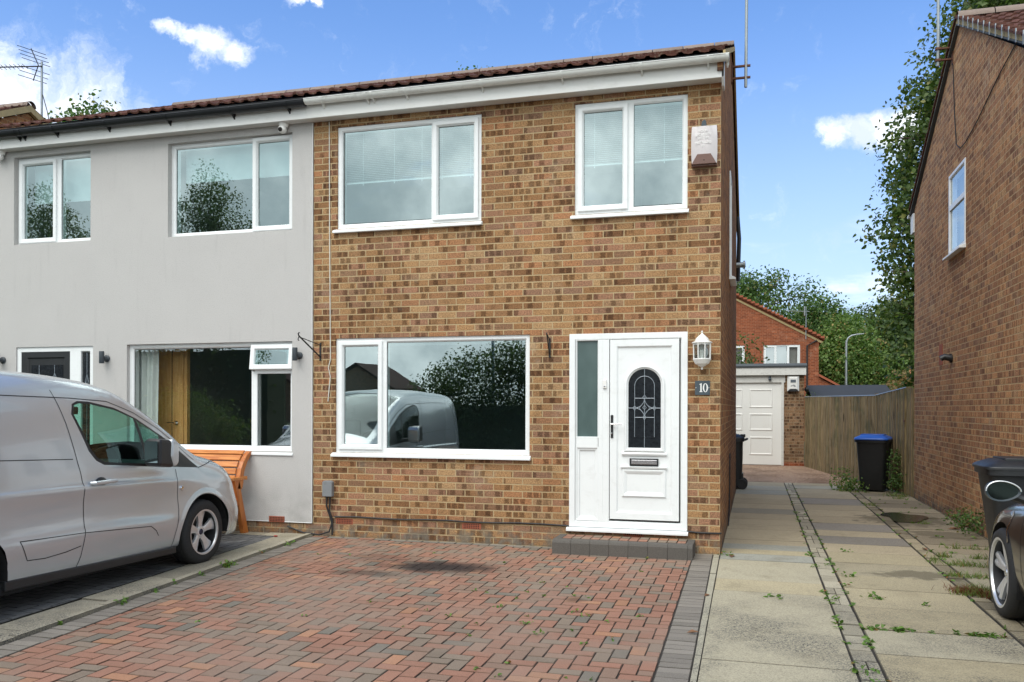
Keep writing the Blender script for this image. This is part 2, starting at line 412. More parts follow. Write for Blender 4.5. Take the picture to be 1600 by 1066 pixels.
glass('lantern_glass', refl=.06, ior=1.45, tint=(.75, .78, .78), wave=0)
glass('headlight_glass', refl=.2, ior=1.5, tint=(.7, .75, .8), wave=0)
m, g = newmat('door_glass'); P = g.pos()
g.out(g.bsdf(g.mix(g.noise(P, 30, 3), (.006, .007, .009, 1), (.03, .034, .04, 1)), .08, normal=g.bump(g.noise(P, 35, 3), .05, .01), spec=.6))
m, g = newmat('frosted_glass'); P = g.pos()
g.out(g.bsdf(g.mix(g.noise(g.vm('MULTIPLY', P, (1, 1, .5)), 6, 4), (.055, .085, .083, 1), (.11, .16, .155, 1)), .18, normal=g.bump(g.noise(P, 160, 3), .2, .004), spec=.6))
m, g = newmat('water')
g.out(g.bsdf(g.mix(g.noise(g.pos(), 9, 4), (.018, .017, .014, 1), (.05, .047, .038, 1)), .06, normal=g.bump(g.noise(g.pos(), 30, 3), .25, .02), spec=.8))

def carpaint(name, col, metal=.75, rough=.34, coat=1.0, dust=.1):
    m, g = newmat(name); P = g.pos()
    c = g.mix(g.noise(P, 1.5, 2, .5), tuple(q * .97 for q in col), tuple(q * 1.03 for q in col))
    dn = g.m('MULTIPLY', g.smooth(g.noise(P, 5, 6, .65), .45, .75), dust)
    c = g.mix(dn, c, (.25, .235, .21, 1))
    p = g.bsdf(c, g.m('ADD', rough, g.m('MULTIPLY', dn, .4)), metal, coat=coat, coat_rough=.04)
    dk = g.bsdf((.015, .015, .016), .9)
    mx = g.n('MixShader'); g.put(mx.inputs[0], g.n('NewGeometry').outputs['Backfacing']); g.nt.links.new(p, mx.inputs[1]); g.nt.links.new(dk, mx.inputs[2])
    g.out(mx.outputs[0])
carpaint('silver_paint', (.54, .575, .605), .5, .27, dust=0)
carpaint('brown_paint', (.035, .027, .024), .5, .28, dust=.10)

def tile_mat(name, a, b, lichen=.4, lc=(.30, .27, .20)):
    m, g = newmat(name); P = g.pos()
    c = g.mix(1, g.mix(g.noise(P, 7, 5, .65), a, b), g.mix(.6, (1, 1, 1, 1), g.attr()), 'MULTIPLY')
    sp = g.smooth(g.noise(P, 26, 5, .7), .54, .66)
    c = g.mix(g.m('MULTIPLY', sp, lichen), c, lc)
    g.out(g.bsdf(c, .9, normal=g.bump(g.noise(P, 60, 4, .7), .5, .006), spec=.2))
tile_mat('tile_brown', (.075, .032, .024), (.155, .068, .050), .38)
tile_mat('ridge_tile', (.17, .13, .11), (.28, .22, .19), .3)

# coloured paving: each block keeps the colour it was cast in, with wear, moss in patches and an oil stain
def paver_mat(name, stain=False, wear=.48, moss=.15):
    m, g = newmat(name); P = g.pos(); x, y, z = g.sep(P)
    c = g.attr()
    gr = g.noise(P, 210, 4, .7); big = g.noise(P, .9, 5, .6)
    c = g.mix(1, c, g.ramp(gr, [(.3, (.6, .58, .56)), (.5, (1, 1, 1)), (.75, (1.35, 1.35, 1.33))]), 'MULTIPLY')
    c = g.mix(g.m('MULTIPLY', g.smooth(big, .42, .62), wear), c, (.26, .195, .15, 1))
    pn = g.smooth(g.noise(P, 3.5, 5, .65), .52, .74)
    c = g.mix(g.m('MULTIPLY', pn, moss), c, (.11, .095, .065, 1))
    if stain:
        for (sx, sy, rx, ry, k) in ((-2.60, -1.50, .62, .34, .97), (-2.35, -1.40, .40, .26, .6), (-3.1, -1.95, .5, .16, .5), (-3.3, -1.2, .45, .25, .35), (-1.02, -2.5, .11, .10, .55)):
            qx = g.m('DIVIDE', g.m('SUBTRACT', x, sx), rx); qy = g.m('DIVIDE', g.m('SUBTRACT', y, sy), ry)
            rr = g.m('ADD', g.m('SQRT', g.m('ADD', g.m('MULTIPLY', qx, qx), g.m('MULTIPLY', qy, qy))), g.m('MULTIPLY', g.m('SUBTRACT', g.noise(P, 3.5, 6, .65), .5), 1.3))
            c = g.mix(g.m('MULTIPLY', g.smooth(rr, 1.15, .35), k), c, (.030, .022, .020, 1))
    g.out(g.bsdf(c, .85, normal=g.bump(gr, .35, .004), spec=.25))
paver_mat('pavers', True)
paver_mat('grey_pavers', False, .0, .10)
m, g = newmat('slabs'); P = g.pos(); x, y, z = g.sep(P)
c = g.attr(); gr = g.noise(P, 95, 5, .85)
c = g.mix(1, c, g.ramp(gr, [(.34, (.35, .35, .34)), (.46, (.97, .97, .97)), (.66, (1.35, 1.34, 1.28))]), 'MULTIPLY')
vor = g.noise(P, 80, 5, .9)
near = g.m('ADD', g.smooth(y, -1.2, -3.2), .18)
zone = g.m('MULTIPLY', g.smooth(g.noise(P, 1.3, 5, .6), .40, .60), near)
c = g.mix(g.m('MULTIPLY', g.m('MULTIPLY', g.smooth(vor, .48, .56), zone), .85), c, (.055, .055, .055, 1))
c = g.mix(g.m('MULTIPLY', g.smooth(g.noise(P, 2.4, 6, .7), .50, .75), .45), c, (.16, .135, .085, 1))
for (sx, sy, rx, ry) in ((1.80, -.62, .42, .22), (2.3, 3.6, .6, .75), (2.6, 2.2, .5, .35)):
    qx = g.m('DIVIDE', g.m('SUBTRACT', x, sx), rx); qy = g.m('DIVIDE', g.m('SUBTRACT', y, sy), ry)
    rr = g.m('ADD', g.m('SQRT', g.m('ADD', g.m('MULTIPLY', qx, qx), g.m('MULTIPLY', qy, qy))), g.m('MULTIPLY', g.m('SUBTRACT', g.noise(P, 5, 6, .7), .5), 2.6))
    c = g.mix(g.m('MULTIPLY', g.smooth(rr, 1.1, .7), .62), c, (.075, .062, .038, 1))
g.out(g.bsdf(c, .87, normal=g.bump(g.m('ADD', gr, g.m('MULTIPLY', vor, .5)), .35, .005), spec=.25))
m, g = newmat('aggregate'); P = g.pos(); v = g.n('TexVoronoi'); g.put(v.inputs['Vector'], P); v.inputs['Scale'].default_value = 75
c = g.ramp(g.white(v.outputs['Position']), [(0, (.12, .06, .035)), (.4, (.27, .16, .10)), (.7, (.36, .24, .16)), (1, (.45, .36, .27))])
c = g.mix(g.smooth(g.noise(P, 1.5, 4), .4, .7), c, g.mix(1, c, (.6, .55, .5, 1), 'MULTIPLY'))
g.out(g.bsdf(c, .85, normal=g.bump(v.outputs['Distance'], .5, .006)))

def leaf_mat(name, a, b, c2=None, trans=.35, rough=.5):
    m, g = newmat(name)
    sp = g.n('SeparateColor'); g.put(sp.inputs[0], g.attr())
    col = g.mix(sp.outputs[0], a, b)
    if c2: col = g.mix(g.smooth(sp.outputs[1], .90, .97), col, c2)
    p = g.bsdf(col, rough, spec=.35)
    tr = g.n('BsdfTranslucent'); g.put(tr.inputs[0], g.mix(1, col, (1.3, 1.5, .6, 1), 'MULTIPLY', clamp=False))
    mx = g.n('MixShader'); mx.inputs[0].default_value = trans; g.nt.links.new(p, mx.inputs[1]); g.nt.links.new(tr.outputs[0], mx.inputs[2])
    g.out(mx.outputs[0])
leaf_mat('leaf_poplar', (.034, .064, .017), (.115, .165, .045), (.22, .21, .06))
leaf_mat('leaf_mid', (.040, .085, .022), (.13, .215, .06), (.25, .22, .08))
leaf_mat('leaf_light', (.055, .11, .022), (.175, .26, .065), (.34, .25, .09))
leaf_mat('leaf_dark', (.075, .11, .045), (.13, .18, .07), (.16, .17, .07))
leaf_mat('leaf_rust', (.12, .13, .05), (.32, .18, .08), (.50, .18, .08))
leaf_mat('leaf_hedge', (.062, .092, .040), (.115, .165, .065))
leaf_mat('weed', (.06, .13, .02), (.17, .28, .06), (.26, .12, .05))
leaf_mat('grass', (.08, .13, .025), (.20, .26, .07), (.30, .16, .07))
leaf_mat('moss_red', (.10, .035, .02), (.20, .075, .03), (.15, .15, .05))

# ================================================================== SETTING: ground
def clip_poly(poly, region):
    """Sutherland-Hodgman, region convex and counter-clockwise"""
    out = poly
    for i in range(len(region)):
        a, b = region[i], region[(i + 1) % len(region)]; src = out; out = []
        ins = lambda p: (b[0] - a[0]) * (p[1] - a[1]) - (b[1] - a[1]) * (p[0] - a[0]) >= 0
        for j in range(len(src)):
            p, q = src[j], src[(j + 1) % len(src)]
            ip, iq = ins(p), ins(q)
            if ip: out.append(p)
            if ip != iq:
                d1 = (b[0] - a[0]) * (p[1] - a[1]) - (b[1] - a[1]) * (p[0] - a[0]); d2 = (b[0] - a[0]) * (q[1] - a[1]) - (b[1] - a[1]) * (q[0] - a[0])
                t = d1 / (d1 - d2); out.append((p[0] + (q[0] - p[0]) * t, p[1] + (q[1] - p[1]) * t))
        if len(out) < 3: return []
    return out
def block(mb, poly, z, col, gap=.0036, ch=.0045, depth=.03, jit=.0015, tilt=.0015):
    """one paving block or slab: chamfered top, sides going down"""
    cx = sum(p[0] for p in poly) / len(poly); cy = sum(p[1] for p in poly) / len(poly)
    dz = random.uniform(-jit, jit); tx, ty = random.uniform(-tilt, tilt) * 8, random.uniform(-tilt, tilt) * 8
    def inset(dd, zz):
        o = []
        for x, y in poly:
            l = math.hypot(x - cx, y - cy) or 1; k = 1 - dd * 1.35 / l
            X, Y = cx + (x - cx) * k, cy + (y - cy) * k
            o.append((X, Y, zz + dz + (X - cx) * tx + (Y - cy) * ty))
        return o
    n = len(poly); vs = inset(gap + ch, z) + inset(gap, z - ch) + inset(gap, z - depth)
    F = lambda k: [(i + n * k, i + n * (k + 1), (i + 1) % n + n * (k + 1), (i + 1) % n + n * k) for i in range(n)]
    o = len(mb.v); mb.v += vs; mb.f += [tuple(i + o for i in f) for f in [tuple(range(n))] + F(0) + F(1)]
    mb.c += [col] + [tuple(q * .42 for q in col)] * n + [(.024, .021, .015) if depth < .045 else tuple(q * .62 for q in col)] * n      # soil fills the joint, so the arrises are dirty and the sides dark

gnd = MB(); gnd.quad((-400, -300, -.075), (400, -300, -.075), (400, 500, -.075), (-400, 500, -.075)); structure(gnd.build('ground', 'garden_ground'))
rd = MB(); rd.quad((-120, -22, -.071), (120, -22, -.071), (120, -13.2, -.071), (-120, -13.2, -.071)); structure(rd.build('road', 'tarmac'))
kb = MB(); kb.box(-60, 60, -13.2, -13.05, -.3, .03); structure(kb.build('kerb', 'concrete'))
pv = MB(); pv.box(-60, 60, -13.05, -11.0, -.3, -.006); structure(pv.build('pavement', 'tarmac'))
plain('sand', (.026, .022, .017), .95, var=.3, scale=20)
sb = MB(); sb.quad((-5.2, -11, -.0065), (6, -11, -.0065), (6, 9.4, -.0065), (-5.2, 9.4, -.0065)); structure(sb.build('joint_sand', 'sand'))

def pav_col():
    r = random.random()
    if r < .52: b = (.29, .152, .118)
    elif r < .74: b = (.25, .165, .135)
    elif r < .90: b = (.215, .170, .145)
    elif r < .94: b = (.165, .150, .138)
    else: b = (.35, .185, .125)
    k = random.uniform(.9, 1.1); return (b[0] * k, b[1] * k * .98, b[2] * k * .86)
def grey_col():
    k = random.uniform(.82, 1.12); return (.225 * k, .20 * k, .168 * k)
# left boundary follows the neighbour's concrete edging (it leans a little)
def xl(y): return -4.73 + (-y) * .093
reg = [(xl(-11) + .21, -11), (-.27, -11), (-.27, -.02), (-.27, -.12), (xl(-.12) + .21, -.12)]
xr_ = lambda y: -.068 - .0165 * y
reg = [(xl(-11) + .21, -11), (xr_(-11) - .204, -11), (xr_(-.125) - .204, -.125), (xl(-.12) + .21, -.125)]
mb = MB(); W = .1
for i in range(-52, 2):
    for j in range(-112, 2):
        k = (i - j) % 4; x, y = i * W, j * W
        if k == 0: p = [(x, y), (x + 2 * W, y), (x + 2 * W, y + W), (x, y + W)]
        elif k == 3: p = [(x, y), (x + W, y), (x + W, y + 2 * W), (x, y + 2 * W)]
        else: continue
        q = clip_poly(p, reg)
        if len(q) >= 3:
            ar = abs(sum(q[a][0] * q[(a + 1) % len(q)][1] - q[(a + 1) % len(q)][0] * q[a][1] for a in range(len(q)))) / 2
            if ar > .0012: block(mb, q, 0, pav_col())
structure(mb.build('driveway', 'pavers'))
mb = MB()
y = -11.0
while y < -.1:       # right hand soldier course, two across
    xr = -.062 + (-y) * .012 if y > -5 else 0
    xr = xr_(y)
    block(mb, [(xr - .202, y), (xr, y), (xr, y + .1), (xr - .202, y + .1)], .001, grey_col()); y += .1
y = -11.0
while y < -.2:       # left hand course
    block(mb, [(xl(y) + .000, y), (xl(y) + .206, y), (xl(y + .1) + .206, y + .1), (xl(y + .1) + .000, y + .1)], .001, grey_col()); y += .1
x = -4.70
while x < -1.72:     # course against the wall
    block(mb, [(x, -.12), (x + .2, -.12), (x + .2, -.015), (x, -.015)], .001, grey_col() if random.random() < .75 else pav_col()); x += .2
structure(mb.build('paving_border', 'grey_pavers'))

# neighbour's grey block drive with concrete edging
mb = MB(); mb.T = None
for i in range(0, 58):
    for j in range(-110, -2):
        k = (i - j) % 4; x, y = -9.6 + i * W, j * W
        if k == 0: p = [(x, y), (x + 2 * W, y), (x + 2 * W, y + W), (x, y + W)]
        elif k == 3: p = [(x, y), (x + W, y), (x + W, y + 2 * W), (x, y + 2 * W)]
        else: continue
        if y < -8.2 or x < -7.6: continue
        q = clip_poly(p, [(-9.6, -8.2), (xl(-8.2) - .46, -8.2), (xl(-.25) - .36, -.25), (-9.6, -.25)])
        kk = random.uniform(.8, 1.15)
        if len(q) >= 3: block(mb, q, .012, (.14 * kk, .138 * kk, .135 * kk))
structure(mb.build('neighbour_driveway', 'grey_pavers'))
nb = MB(); nb.quad((-9.6, -11, .0), (-4.9, -11, .0), (-4.9, 0, .0), (-9.6, 0, .0)); structure(nb.build('neighbour_base', 'sand'))
mb = MB()
ed = lambda k: tuple(q * k for q in (.33, .295, .225))
y = -11.0
while y < -.02:
    y2 = min(y + .92, -.02)
    block(mb, [(xl(y) - .36 if y > -9 else xl(y) - .45, y), (xl(y) - .075, y), (xl(y2) - .075, y2), (xl(y2) - .355, y2)], .016, ed(random.uniform(.8, 1.1)), depth=.08)
    y = y2
y = -11.0
while y < -.02:
    y2 = min(y + .9, -.02)
    block(mb, [(xl(y) - .07, y), (xl(y), y), (xl(y2), y2), (xl(y2) - .07, y2)], .03, ed(random.uniform(.95, 1.2)), depth=.09, gap=.001)
    y = y2
x = -9.5
while x < -5.1:
    block(mb, [(x, -.24), (x + .6, -.24), (x + .6, -.015), (x, -.015)], .014, ed(random.uniform(.8, 1.1)), depth=.05); x += .6
structure(mb.build('concrete_edging', 'slabs'))

# shared concrete path: pale slabs in two strips, setts between, old dark slabs along the far house
cream = (.44, .375, .245); blue = (.34, .335, .285); tan = (.41, .345, .235); grey = (.265, .24, .205); pale = (.42, .375, .27)
mb = MB()
ys = [-11, -9.2, -7.4, -5.6, -3.87, -1.82, -1.3, -.27, .12, .42, .8, 1.15, 1.6, 2.05, 2.5, 3.1, 3.75, 4.4, 5.1, 5.9, 6.7, 7.5, 8.4, 9.35]
cs = [pale, pale, cream, pale, pale, cream, pale, blue, cream, blue, tan, tan, tan, tan, tan, tan, (.27, .245, .19), tan, tan, tan, blue, (.40, .37, .29), tan]
for a, b, c in zip(ys, ys[1:], cs):
    k = random.uniform(.92, 1.06) * .88; xa_ = lambda y_: .0 if y_ > 0 else -.0105 * y_
    block(mb, [(xa_(a), a), (.918, a), (.918, b), (xa_(b), b)], 0.004, tuple(q * k for q in c), gap=.002, ch=.005, jit=.002, tilt=.0004)
ys = [-11, -9.5, -8, -6.5, -5.2, -4.5, -3.45, -2.82, -2.12, -1.40, -.78, -.12, .50, 1.12, 1.72, 2.25, 2.95, 3.7, 4.5, 5.3, 6.3, 7.1, 8.1, 8.8, 9.35]
cs = [cream, cream, cream, cream, cream, cream, pale, cream, cream, cream, (.37, .32, .22), cream, tan, grey, tan, grey, tan, tan, tan, grey, tan, tan, (.40, .37, .29), tan]
for a, b, c in zip(ys, ys[1:], cs):
    k = random.uniform(.9, 1.08); sk = -.012
    block(mb, [(1.075, a), (2.02, a + sk), (2.02, b + sk), (1.075, b)], 0.004, tuple(q * k * .80 for q in c), gap=.004, ch=.006, jit=.002, tilt=.0006)
y = -11.0
while y < 9.3:
    h = random.uniform(.16, .42); x0 = .925; x1 = 1.068
    for xa, xb in (((x0, x1),) if random.random() < .7 else ((x0, (x0 + x1) / 2), ((x0 + x1) / 2, x1))):
        k = random.uniform(.66, 1.0); block(mb, [(xa, y), (xb, y + random.uniform(-.01, .01)), (xb, y + h), (xa, y + h)], .004, (.40 * k, .36 * k, .27 * k), gap=.005, ch=.006, jit=.003, tilt=.0022)
    y += h
y = -11.0
while y < 9.3:
    h = random.uniform(.12, .5); k = random.uniform(.5, 1.05)
    block(mb, [(2.028, y), (2.165, y), (2.165, y + h), (2.028, y + h)], .004, (.32 * k, .27 * k, .18 * k), gap=.005, ch=.008, jit=.003, tilt=.0025); y += h
y = -11.0
while y < 9.3:
    h = .62; k = random.uniform(.7, 1.05)
    c = tuple(q * k for q in ((.27, .225, .155) if y > .2 else (.31, .27, .19)))
    if y > 6.2:
        xr = 3.2
    block(mb, [(2.175, y), (2.98, y), (2.98, y + h), (2.175, y + h)], 0.002, c, gap=.004, ch=.007, jit=.004, tilt=.0012)
    if y < .1: block(mb, [(2.985, y), (3.9, y), (3.9, y + h), (2.985, y + h)], 0.002, tuple(q * random.uniform(.8, 1.1) for q in c), gap=.004, jit=.004, tilt=.002)
    y += h
y = -11
while y < -.05:      # thin pale edging between the grey course and the path
    y2 = min(y + .9, -.02); block(mb, [(xr_(y) + .004, y), (-.004 - .0105 * y, y), (-.004 - .0105 * y2, y2), (xr_(y2) + .004, y2)], .006, (.36, .33, .25), gap=.001, depth=.05); y += .9
structure(mb.build('path', 'slabs'))
ag = MB(); ag.quad((-.3, 9.36, .0), (3.0, 9.36, .0), (2.2, 12.4, .172), (-.3, 12.4, .172)); ag.quad((-.3, 12.4, .172), (2.2, 12.4, .172), (2.2, 14, .172), (-.3, 14, .172))
ag.add([(-.3, 9.36, 0), (3, 9.36, 0), (3, 9.36, -.05), (-.3, 9.36, -.05)], [(0, 1, 2, 3)])
structure(ag.build('garage_apron', 'aggregate'))
pd = MB(); pts = []
for k in range(28):
    a = 2 * math.pi * k / 28; rr = 1 + .18 * math.sin(3 * a + 1) + .1 * math.sin(5 * a)
    pts.append((2.36 + .27 * rr * math.cos(a), 3.85 + .55 * rr * math.sin(a), .0125))
pd.add(pts + [(2.36, 3.85, .0125)], [(k, (k + 1) % 28, 28) for k in range(28)]); structure(pd.build('puddle_water', 'water'))

# ================================================================== helpers for houses
def wall_y(mb, x0, x1, z0, z1, holes, y0=0.0, depth=.12):
    """wall in the XZ plane facing -Y, with openings and their reveals"""
    xs = sorted({x0, x1, *[h[0] for h in holes], *[h[1] for h in holes]}); zs = sorted({z0, z1, *[h[2] for h in holes], *[h[3] for h in holes]})
    for a, b in zip(xs, xs[1:]):
        for c, d in zip(zs, zs[1:]):
            cx, cz = (a + b) / 2, (c + d) / 2
            if any(h[0] < cx < h[1] and h[2] < cz < h[3] for h in holes): continue
            mb.quad((a, y0, c), (b, y0, c), (b, y0, d), (a, y0, d))
    for a, b, c, d in holes:
        mb.quad((a, y0, c), (a, y0 + depth, c), (a, y0 + depth, d), (a, y0, d)); mb.quad((b, y0, c), (b, y0, d), (b, y0 + depth, d), (b, y0 + depth, c))
        mb.quad((a, y0, d), (a, y0 + depth, d), (b, y0 + depth, d), (b, y0, d)); mb.quad((a, y0, c), (b, y0, c), (b, y0 + depth, c), (a, y0 + depth, c))

FR = [(0, .10), (0, 0), (.040, 0), (.046, .004), (.058, .018), (.058, .10)]
SA = [(0, .03), (0, -.020), (.005, -.024), (.042, -.024), (.048, -.020), (.062, .002), (.062, .03)]
def window(parent, x0, x1, z0, z1, lights, y=.02, sill=True, mat='upvc', gl='glass', sill_mat='upvc', T=None, sill_over=.04):
    """lights = [(x0, x1, z0, z1, opening?)] ; each gets its pane"""
    def mk():
        q = MB(); q.T = T; return q
    f = mk(); f.ring(x0, x1, z0, z1, [(i, y + yy) for i, yy in FR])
    # mullions and transoms where two lights meet
    for i, a in enumerate(lights):
        for b in lights[i + 1:]:
            if abs(a[1] - b[0]) < .12 and b[0] >= a[1] - .001: f.box(a[1] - .001 if a[1] < b[0] else a[1] - .02, b[0] + .001 if a[1] < b[0] else b[0] + .02, y + .001, y + .09, max(a[2], b[2]) - .03, min(a[3], b[3]) + .03)
            if abs(a[2] - b[3]) < .12 and a[2] >= b[3] - .001: f.box(max(a[0], b[0]) - .03, min(a[1], b[1]) + .03, y + .0015, y + .088, b[3] - .001, a[2] + .001)
            if abs(b[2] - a[3]) < .12 and b[2] >= a[3] - .001: f.box(max(a[0], b[0]) - .03, min(a[1], b[1]) + .03, y + .0015, y + .088, a[3] - .001, b[2] + .001)
    win = f.build('window', mat, parent, bevel=.002)
    for (a, b, c, d, op) in lights:
        if op:
            s = mk(); s.ring(a, b, c, d, [(i, y + yy) for i, yy in SA]); sash = s.build('casement', mat, win, bevel=.002); i = .058
        else: sash = win; i = 0
        p = mk(); p.quad((a + i, y + .022, c + i), (b - i, y + .022, c + i), (b - i, y + .022, d - i), (a + i, y + .022, d - i)); p.build('pane', gl, win if not op else win)
        gk = mk(); gk.ring(a + i - .001, b - i + .001, c + i - .001, d - i + .001, [(0, y + .02), (.007, y + .02), (.007, y + .024)]); gk.build('gasket', 'black_plastic', win)
    if sill:
        s = mk(); s.prism([(y - .07, z0 - .052), (y - .07, z0 - .030), (y - .062, z0 - .022), (y + .0, z0 + .004), (y + .09, z0 + .004), (y + .09, z0 - .052)], x0 - sill_over, x1 + sill_over * .4, 'x')
        if T is None: s.build('sill', sill_mat, win, bevel=.003)
        else: s.build('sill', sill_mat, win, bevel=.003)
    return win

def room(parent, x0, x1, y0, y1, z0, z1, mat='room'):
    r = MB(); r.quad((x0, y0, z0), (x0, y1, z0), (x0, y1, z1), (x0, y0, z1)); r.quad((x1, y0, z0), (x1, y1, z0), (x1, y1, z1), (x1, y0, z1))
    r.quad((x0, y1, z0), (x1, y1, z0), (x1, y1, z1), (x0, y1, z1)); r.quad((x0, y0, z0), (x1, y0, z0), (x1, y1, z0), (x0, y1, z0)); r.quad((x0, y0, z1), (x1, y0, z1), (x1, y1, z1), (x0, y1, z1))
    return r.build('room', mat, parent, fix=False)

def tiles(mb, x0, x1, ye, ze, yr, zr, tw=.33, gauge=.335, flip=1, prof=None, amp=.028, th=.022):
    """a pitched slope of concrete tiles: each tile a rolled sheet with a butt edge, laid from eave to ridge"""
    L = math.hypot(yr - ye, zr - ze); uy, uz = (yr - ye) / L, (zr - ze) / L; ny, nz = -uz * (1 if uy > 0 else -1), abs(uy)
    n = int(math.ceil(L / gauge)); m = int(math.ceil((x1 - x0) / tw))
    pr = prof or [(0, .2), (.06, .9), (.16, 1), (.24, .3), (.38, 0), (.48, .2), (.54, .9), (.64, 1), (.72, .3), (.86, 0), (1.0, .1)]
    for r_ in range(n):
        s0 = r_ * gauge; s1 = min(s0 + gauge + .06, L)
        for c_ in range(m):
            k = random.uniform(.55, 1.35); col = (k, k * random.uniform(.92, 1.05), k * random.uniform(.9, 1.05))
            dz = random.uniform(-.004, .005); ds = random.uniform(-.006, .006)
            vs = []
            for (s_, lift) in ((s0 + ds, .028 + dz), (s1, .002 + dz), (s0 + ds, .028 - th + dz)):
                for (u, a) in pr:
                    xx = min(x0 + (c_ + u) * tw, x1); h = lift + a * amp
                    vs.append((xx, ye + uy * s_ + ny * h, ze + uz * s_ + nz * h))
            q = len(pr)
            fs = [(i, i + 1, q + i + 1, q + i) for i in range(q - 1)] + [(i, 2 * q + i, 2 * q + i + 1, i + 1) for i in range(q - 1)]
            mb.add(vs, fs, col)

def ridge(mb, x0, x1, y, z, r=.11, seg=.45):
    x = x0
    while x < x1 - .01:
        k = random.uniform(.8, 1.15); xe = min(x + seg, x1)
        mb.lathe([(r, x - xe * 0), (r, xe - .012), (r - .012, xe - .012)], (0, y, z - .045), 'x', 12, (k, k, k), math.radians(0), math.radians(180)); x = xe
        mb.v[-39:] = mb.v[-39:]
def gutter(mb, x0, x1, y, z, r=.056):
    outer = [(y + r * math.cos(a), z + r * math.sin(a)) for a in [math.pi + math.pi * k / 14 for k in range(15)]]
    inner = [(y + (r - .004) * math.cos(a), z + (r - .004) * math.sin(a)) for a in [2 * math.pi - math.pi * k / 14 for k in range(15)]]
    pts = [(y - r - .006, z + .004), (y - r - .006, z - .004)] + outer[1:] + inner + [(y - r, z + .004)]
    mb.prism(outer + inner, x0, x1, 'x')
    mb.tube([(x0, y - r, z), (x1, y - r, z)], .006, 6)
    for xx in (x0, x1):
        mb.add([(xx, a, b) for a, b in outer], [tuple(range(15))])
def bracket(mb, x, y, z, r=.056, w=.03):
    o = [(y + (r + .006) * math.cos(a), z + (r + .006) * math.sin(a)) for a in [math.pi + math.pi * k / 12 for k in range(13)]]
    i = [(y + (r + .001) * math.cos(a), z + (r + .001) * math.sin(a)) for a in [2 * math.pi - math.pi * k / 12 for k in range(13)]]
    mb.prism(o + i, x - w / 2, x + w / 2, 'x'); mb.box(x - w / 2, x + w / 2, y + r + .004, y + r + .012, z - .075, z + .01)
    mb.prism([(y + .01, z - r - .003), (y + r + .006, z - r - .045), (y + r + .006, z - .02)], x - .008, x + .008, 'x')

def gable_wall(mb, X, y0, y1, zw, yr, zr, holes=(), face=1):
    """wall in the YZ plane at X up to the eaves with a triangular gable"""
    ys = sorted({y0, y1, yr, *[h[0] for h in holes], *[h[1] for h in holes]}); zs = sorted({-.05, zw, *[h[2] for h in holes], *[h[3] for h in holes]})
    for a, b in zip(ys, ys[1:]):
        for c, d in zip(zs, zs[1:]):
            cy, cz = (a + b) / 2, (c + d) / 2
            if any(h[0] < cy < h[1] and h[2] < cz < h[3] for h in holes): continue
            mb.quad((X, a, c), (X, b, c), (X, b, d), (X, a, d))
    mb.add([(X, y0, zw), (X, y1, zw), (X, yr, zr)], [(0, 1, 2)])
    for a, b, c, d in holes:
        e = X - face * .12
        mb.quad((X, a, c), (e, a, c), (e, a, d), (X, a, d)); mb.quad((X, b, c), (e, b, c), (e, b, d), (X, b, d)); mb.quad((X, a, d), (e, a, d), (e, b, d), (X, b, d)); mb.quad((X, a, c), (X, b, c), (e, b, c), (e, a, c))

PX = -4.73          # party line
EAVE_Y, EAVE_Z, RY, RZ = -.235, 5.135, 3.72, 6.80
# ================================================================== the brick house, number 10
H = thing('brick_house', (0, 0, 0), 'tan brick semi-detached house with white windows, white front door and white gutter', 'house')
holes = [(-4.42, -2.627, 3.64, 4.847), (-1.555, -.342, 3.64, 4.851), (-4.437, -2.058, 1.0, 2.345), (-1.607, -.336, .20, 2.337)]
mb = MB(); wall_y(mb, PX, 0, -.03, 4.99, holes); mb.build('front_wall', 'brick_tan', H, fix=False)
mb = MB(); gable_wall(mb, 0, 0, 7.4, 5.05, RY, RZ - .06, [(3.05, 3.75, 3.35, 4.85)], 1)
mb.build('gable_wall', 'brick_gable', H, fix=False)
mb = MB(); mb.quad((PX, 7.4, 0), (0, 7.4, 0), (0, 7.4, 5.05), (PX, 7.4, 5.05)); mb.build('rear_wall', 'brick_tan', H, fix=False)
mb = MB(); mb.quad((PX, .13, 2.55), (0, .13, 2.55), (0, 7.3, 2.55), (PX, 7.3, 2.55)); mb.quad((PX, 0, 4.99), (0, 0, 4.99), (0, 7.4, 4.99), (PX, 7.4, 4.99)); mb.build('floor_slab', 'room', H, fix=False)
# brick soldier lip under the ground floor window, and lead damp line
w1 = window(H, -4.42, -2.627, 3.64, 4.847, [(-4.345, -3.235, 3.70, 4.79, False), (-3.215, -2.665, 3.675, 4.81, True)])
w2 = window(H, -1.555, -.342, 3.64, 4.851, [(-1.52, -.975, 3.675, 4.815, True), (-.915, -.392, 3.70, 4.795, False)])
w3 = window(H, -4.437, -2.058, 1.0, 2.345, [(-4.40, -3.84, 1.035, 2.31, True), (-3.79, -2.108, 1.06, 2.29, False)], gl='glass')
tag(w3, 'wide ground floor window reflecting a van and dark hedge')
room(H, -4.6, -2.3, .13, 3.4, 2.6, 4.95, 'room_pale'); room(H, -2.2, -.1, .13, 3.2, 2.6, 4.95, 'room_pale'); room(H, -4.6, -1.75, .13, 4.2, -.02, 2.5)
wg = MB()
T = Matrix.Rotation(R(90), 4, 'Z')     # local x -> world y, local -y -> world +x
window(H, 3.07, 3.73, 3.37, 4.83, [(3.13, 3.67, 3.43, 4.77, False)], y=-.015, T=T)
room_side = MB(); room_side.box(-1.2, -.13, 3.0, 3.8, 3.3, 4.9); room_side.build('stair_room', 'room', H)
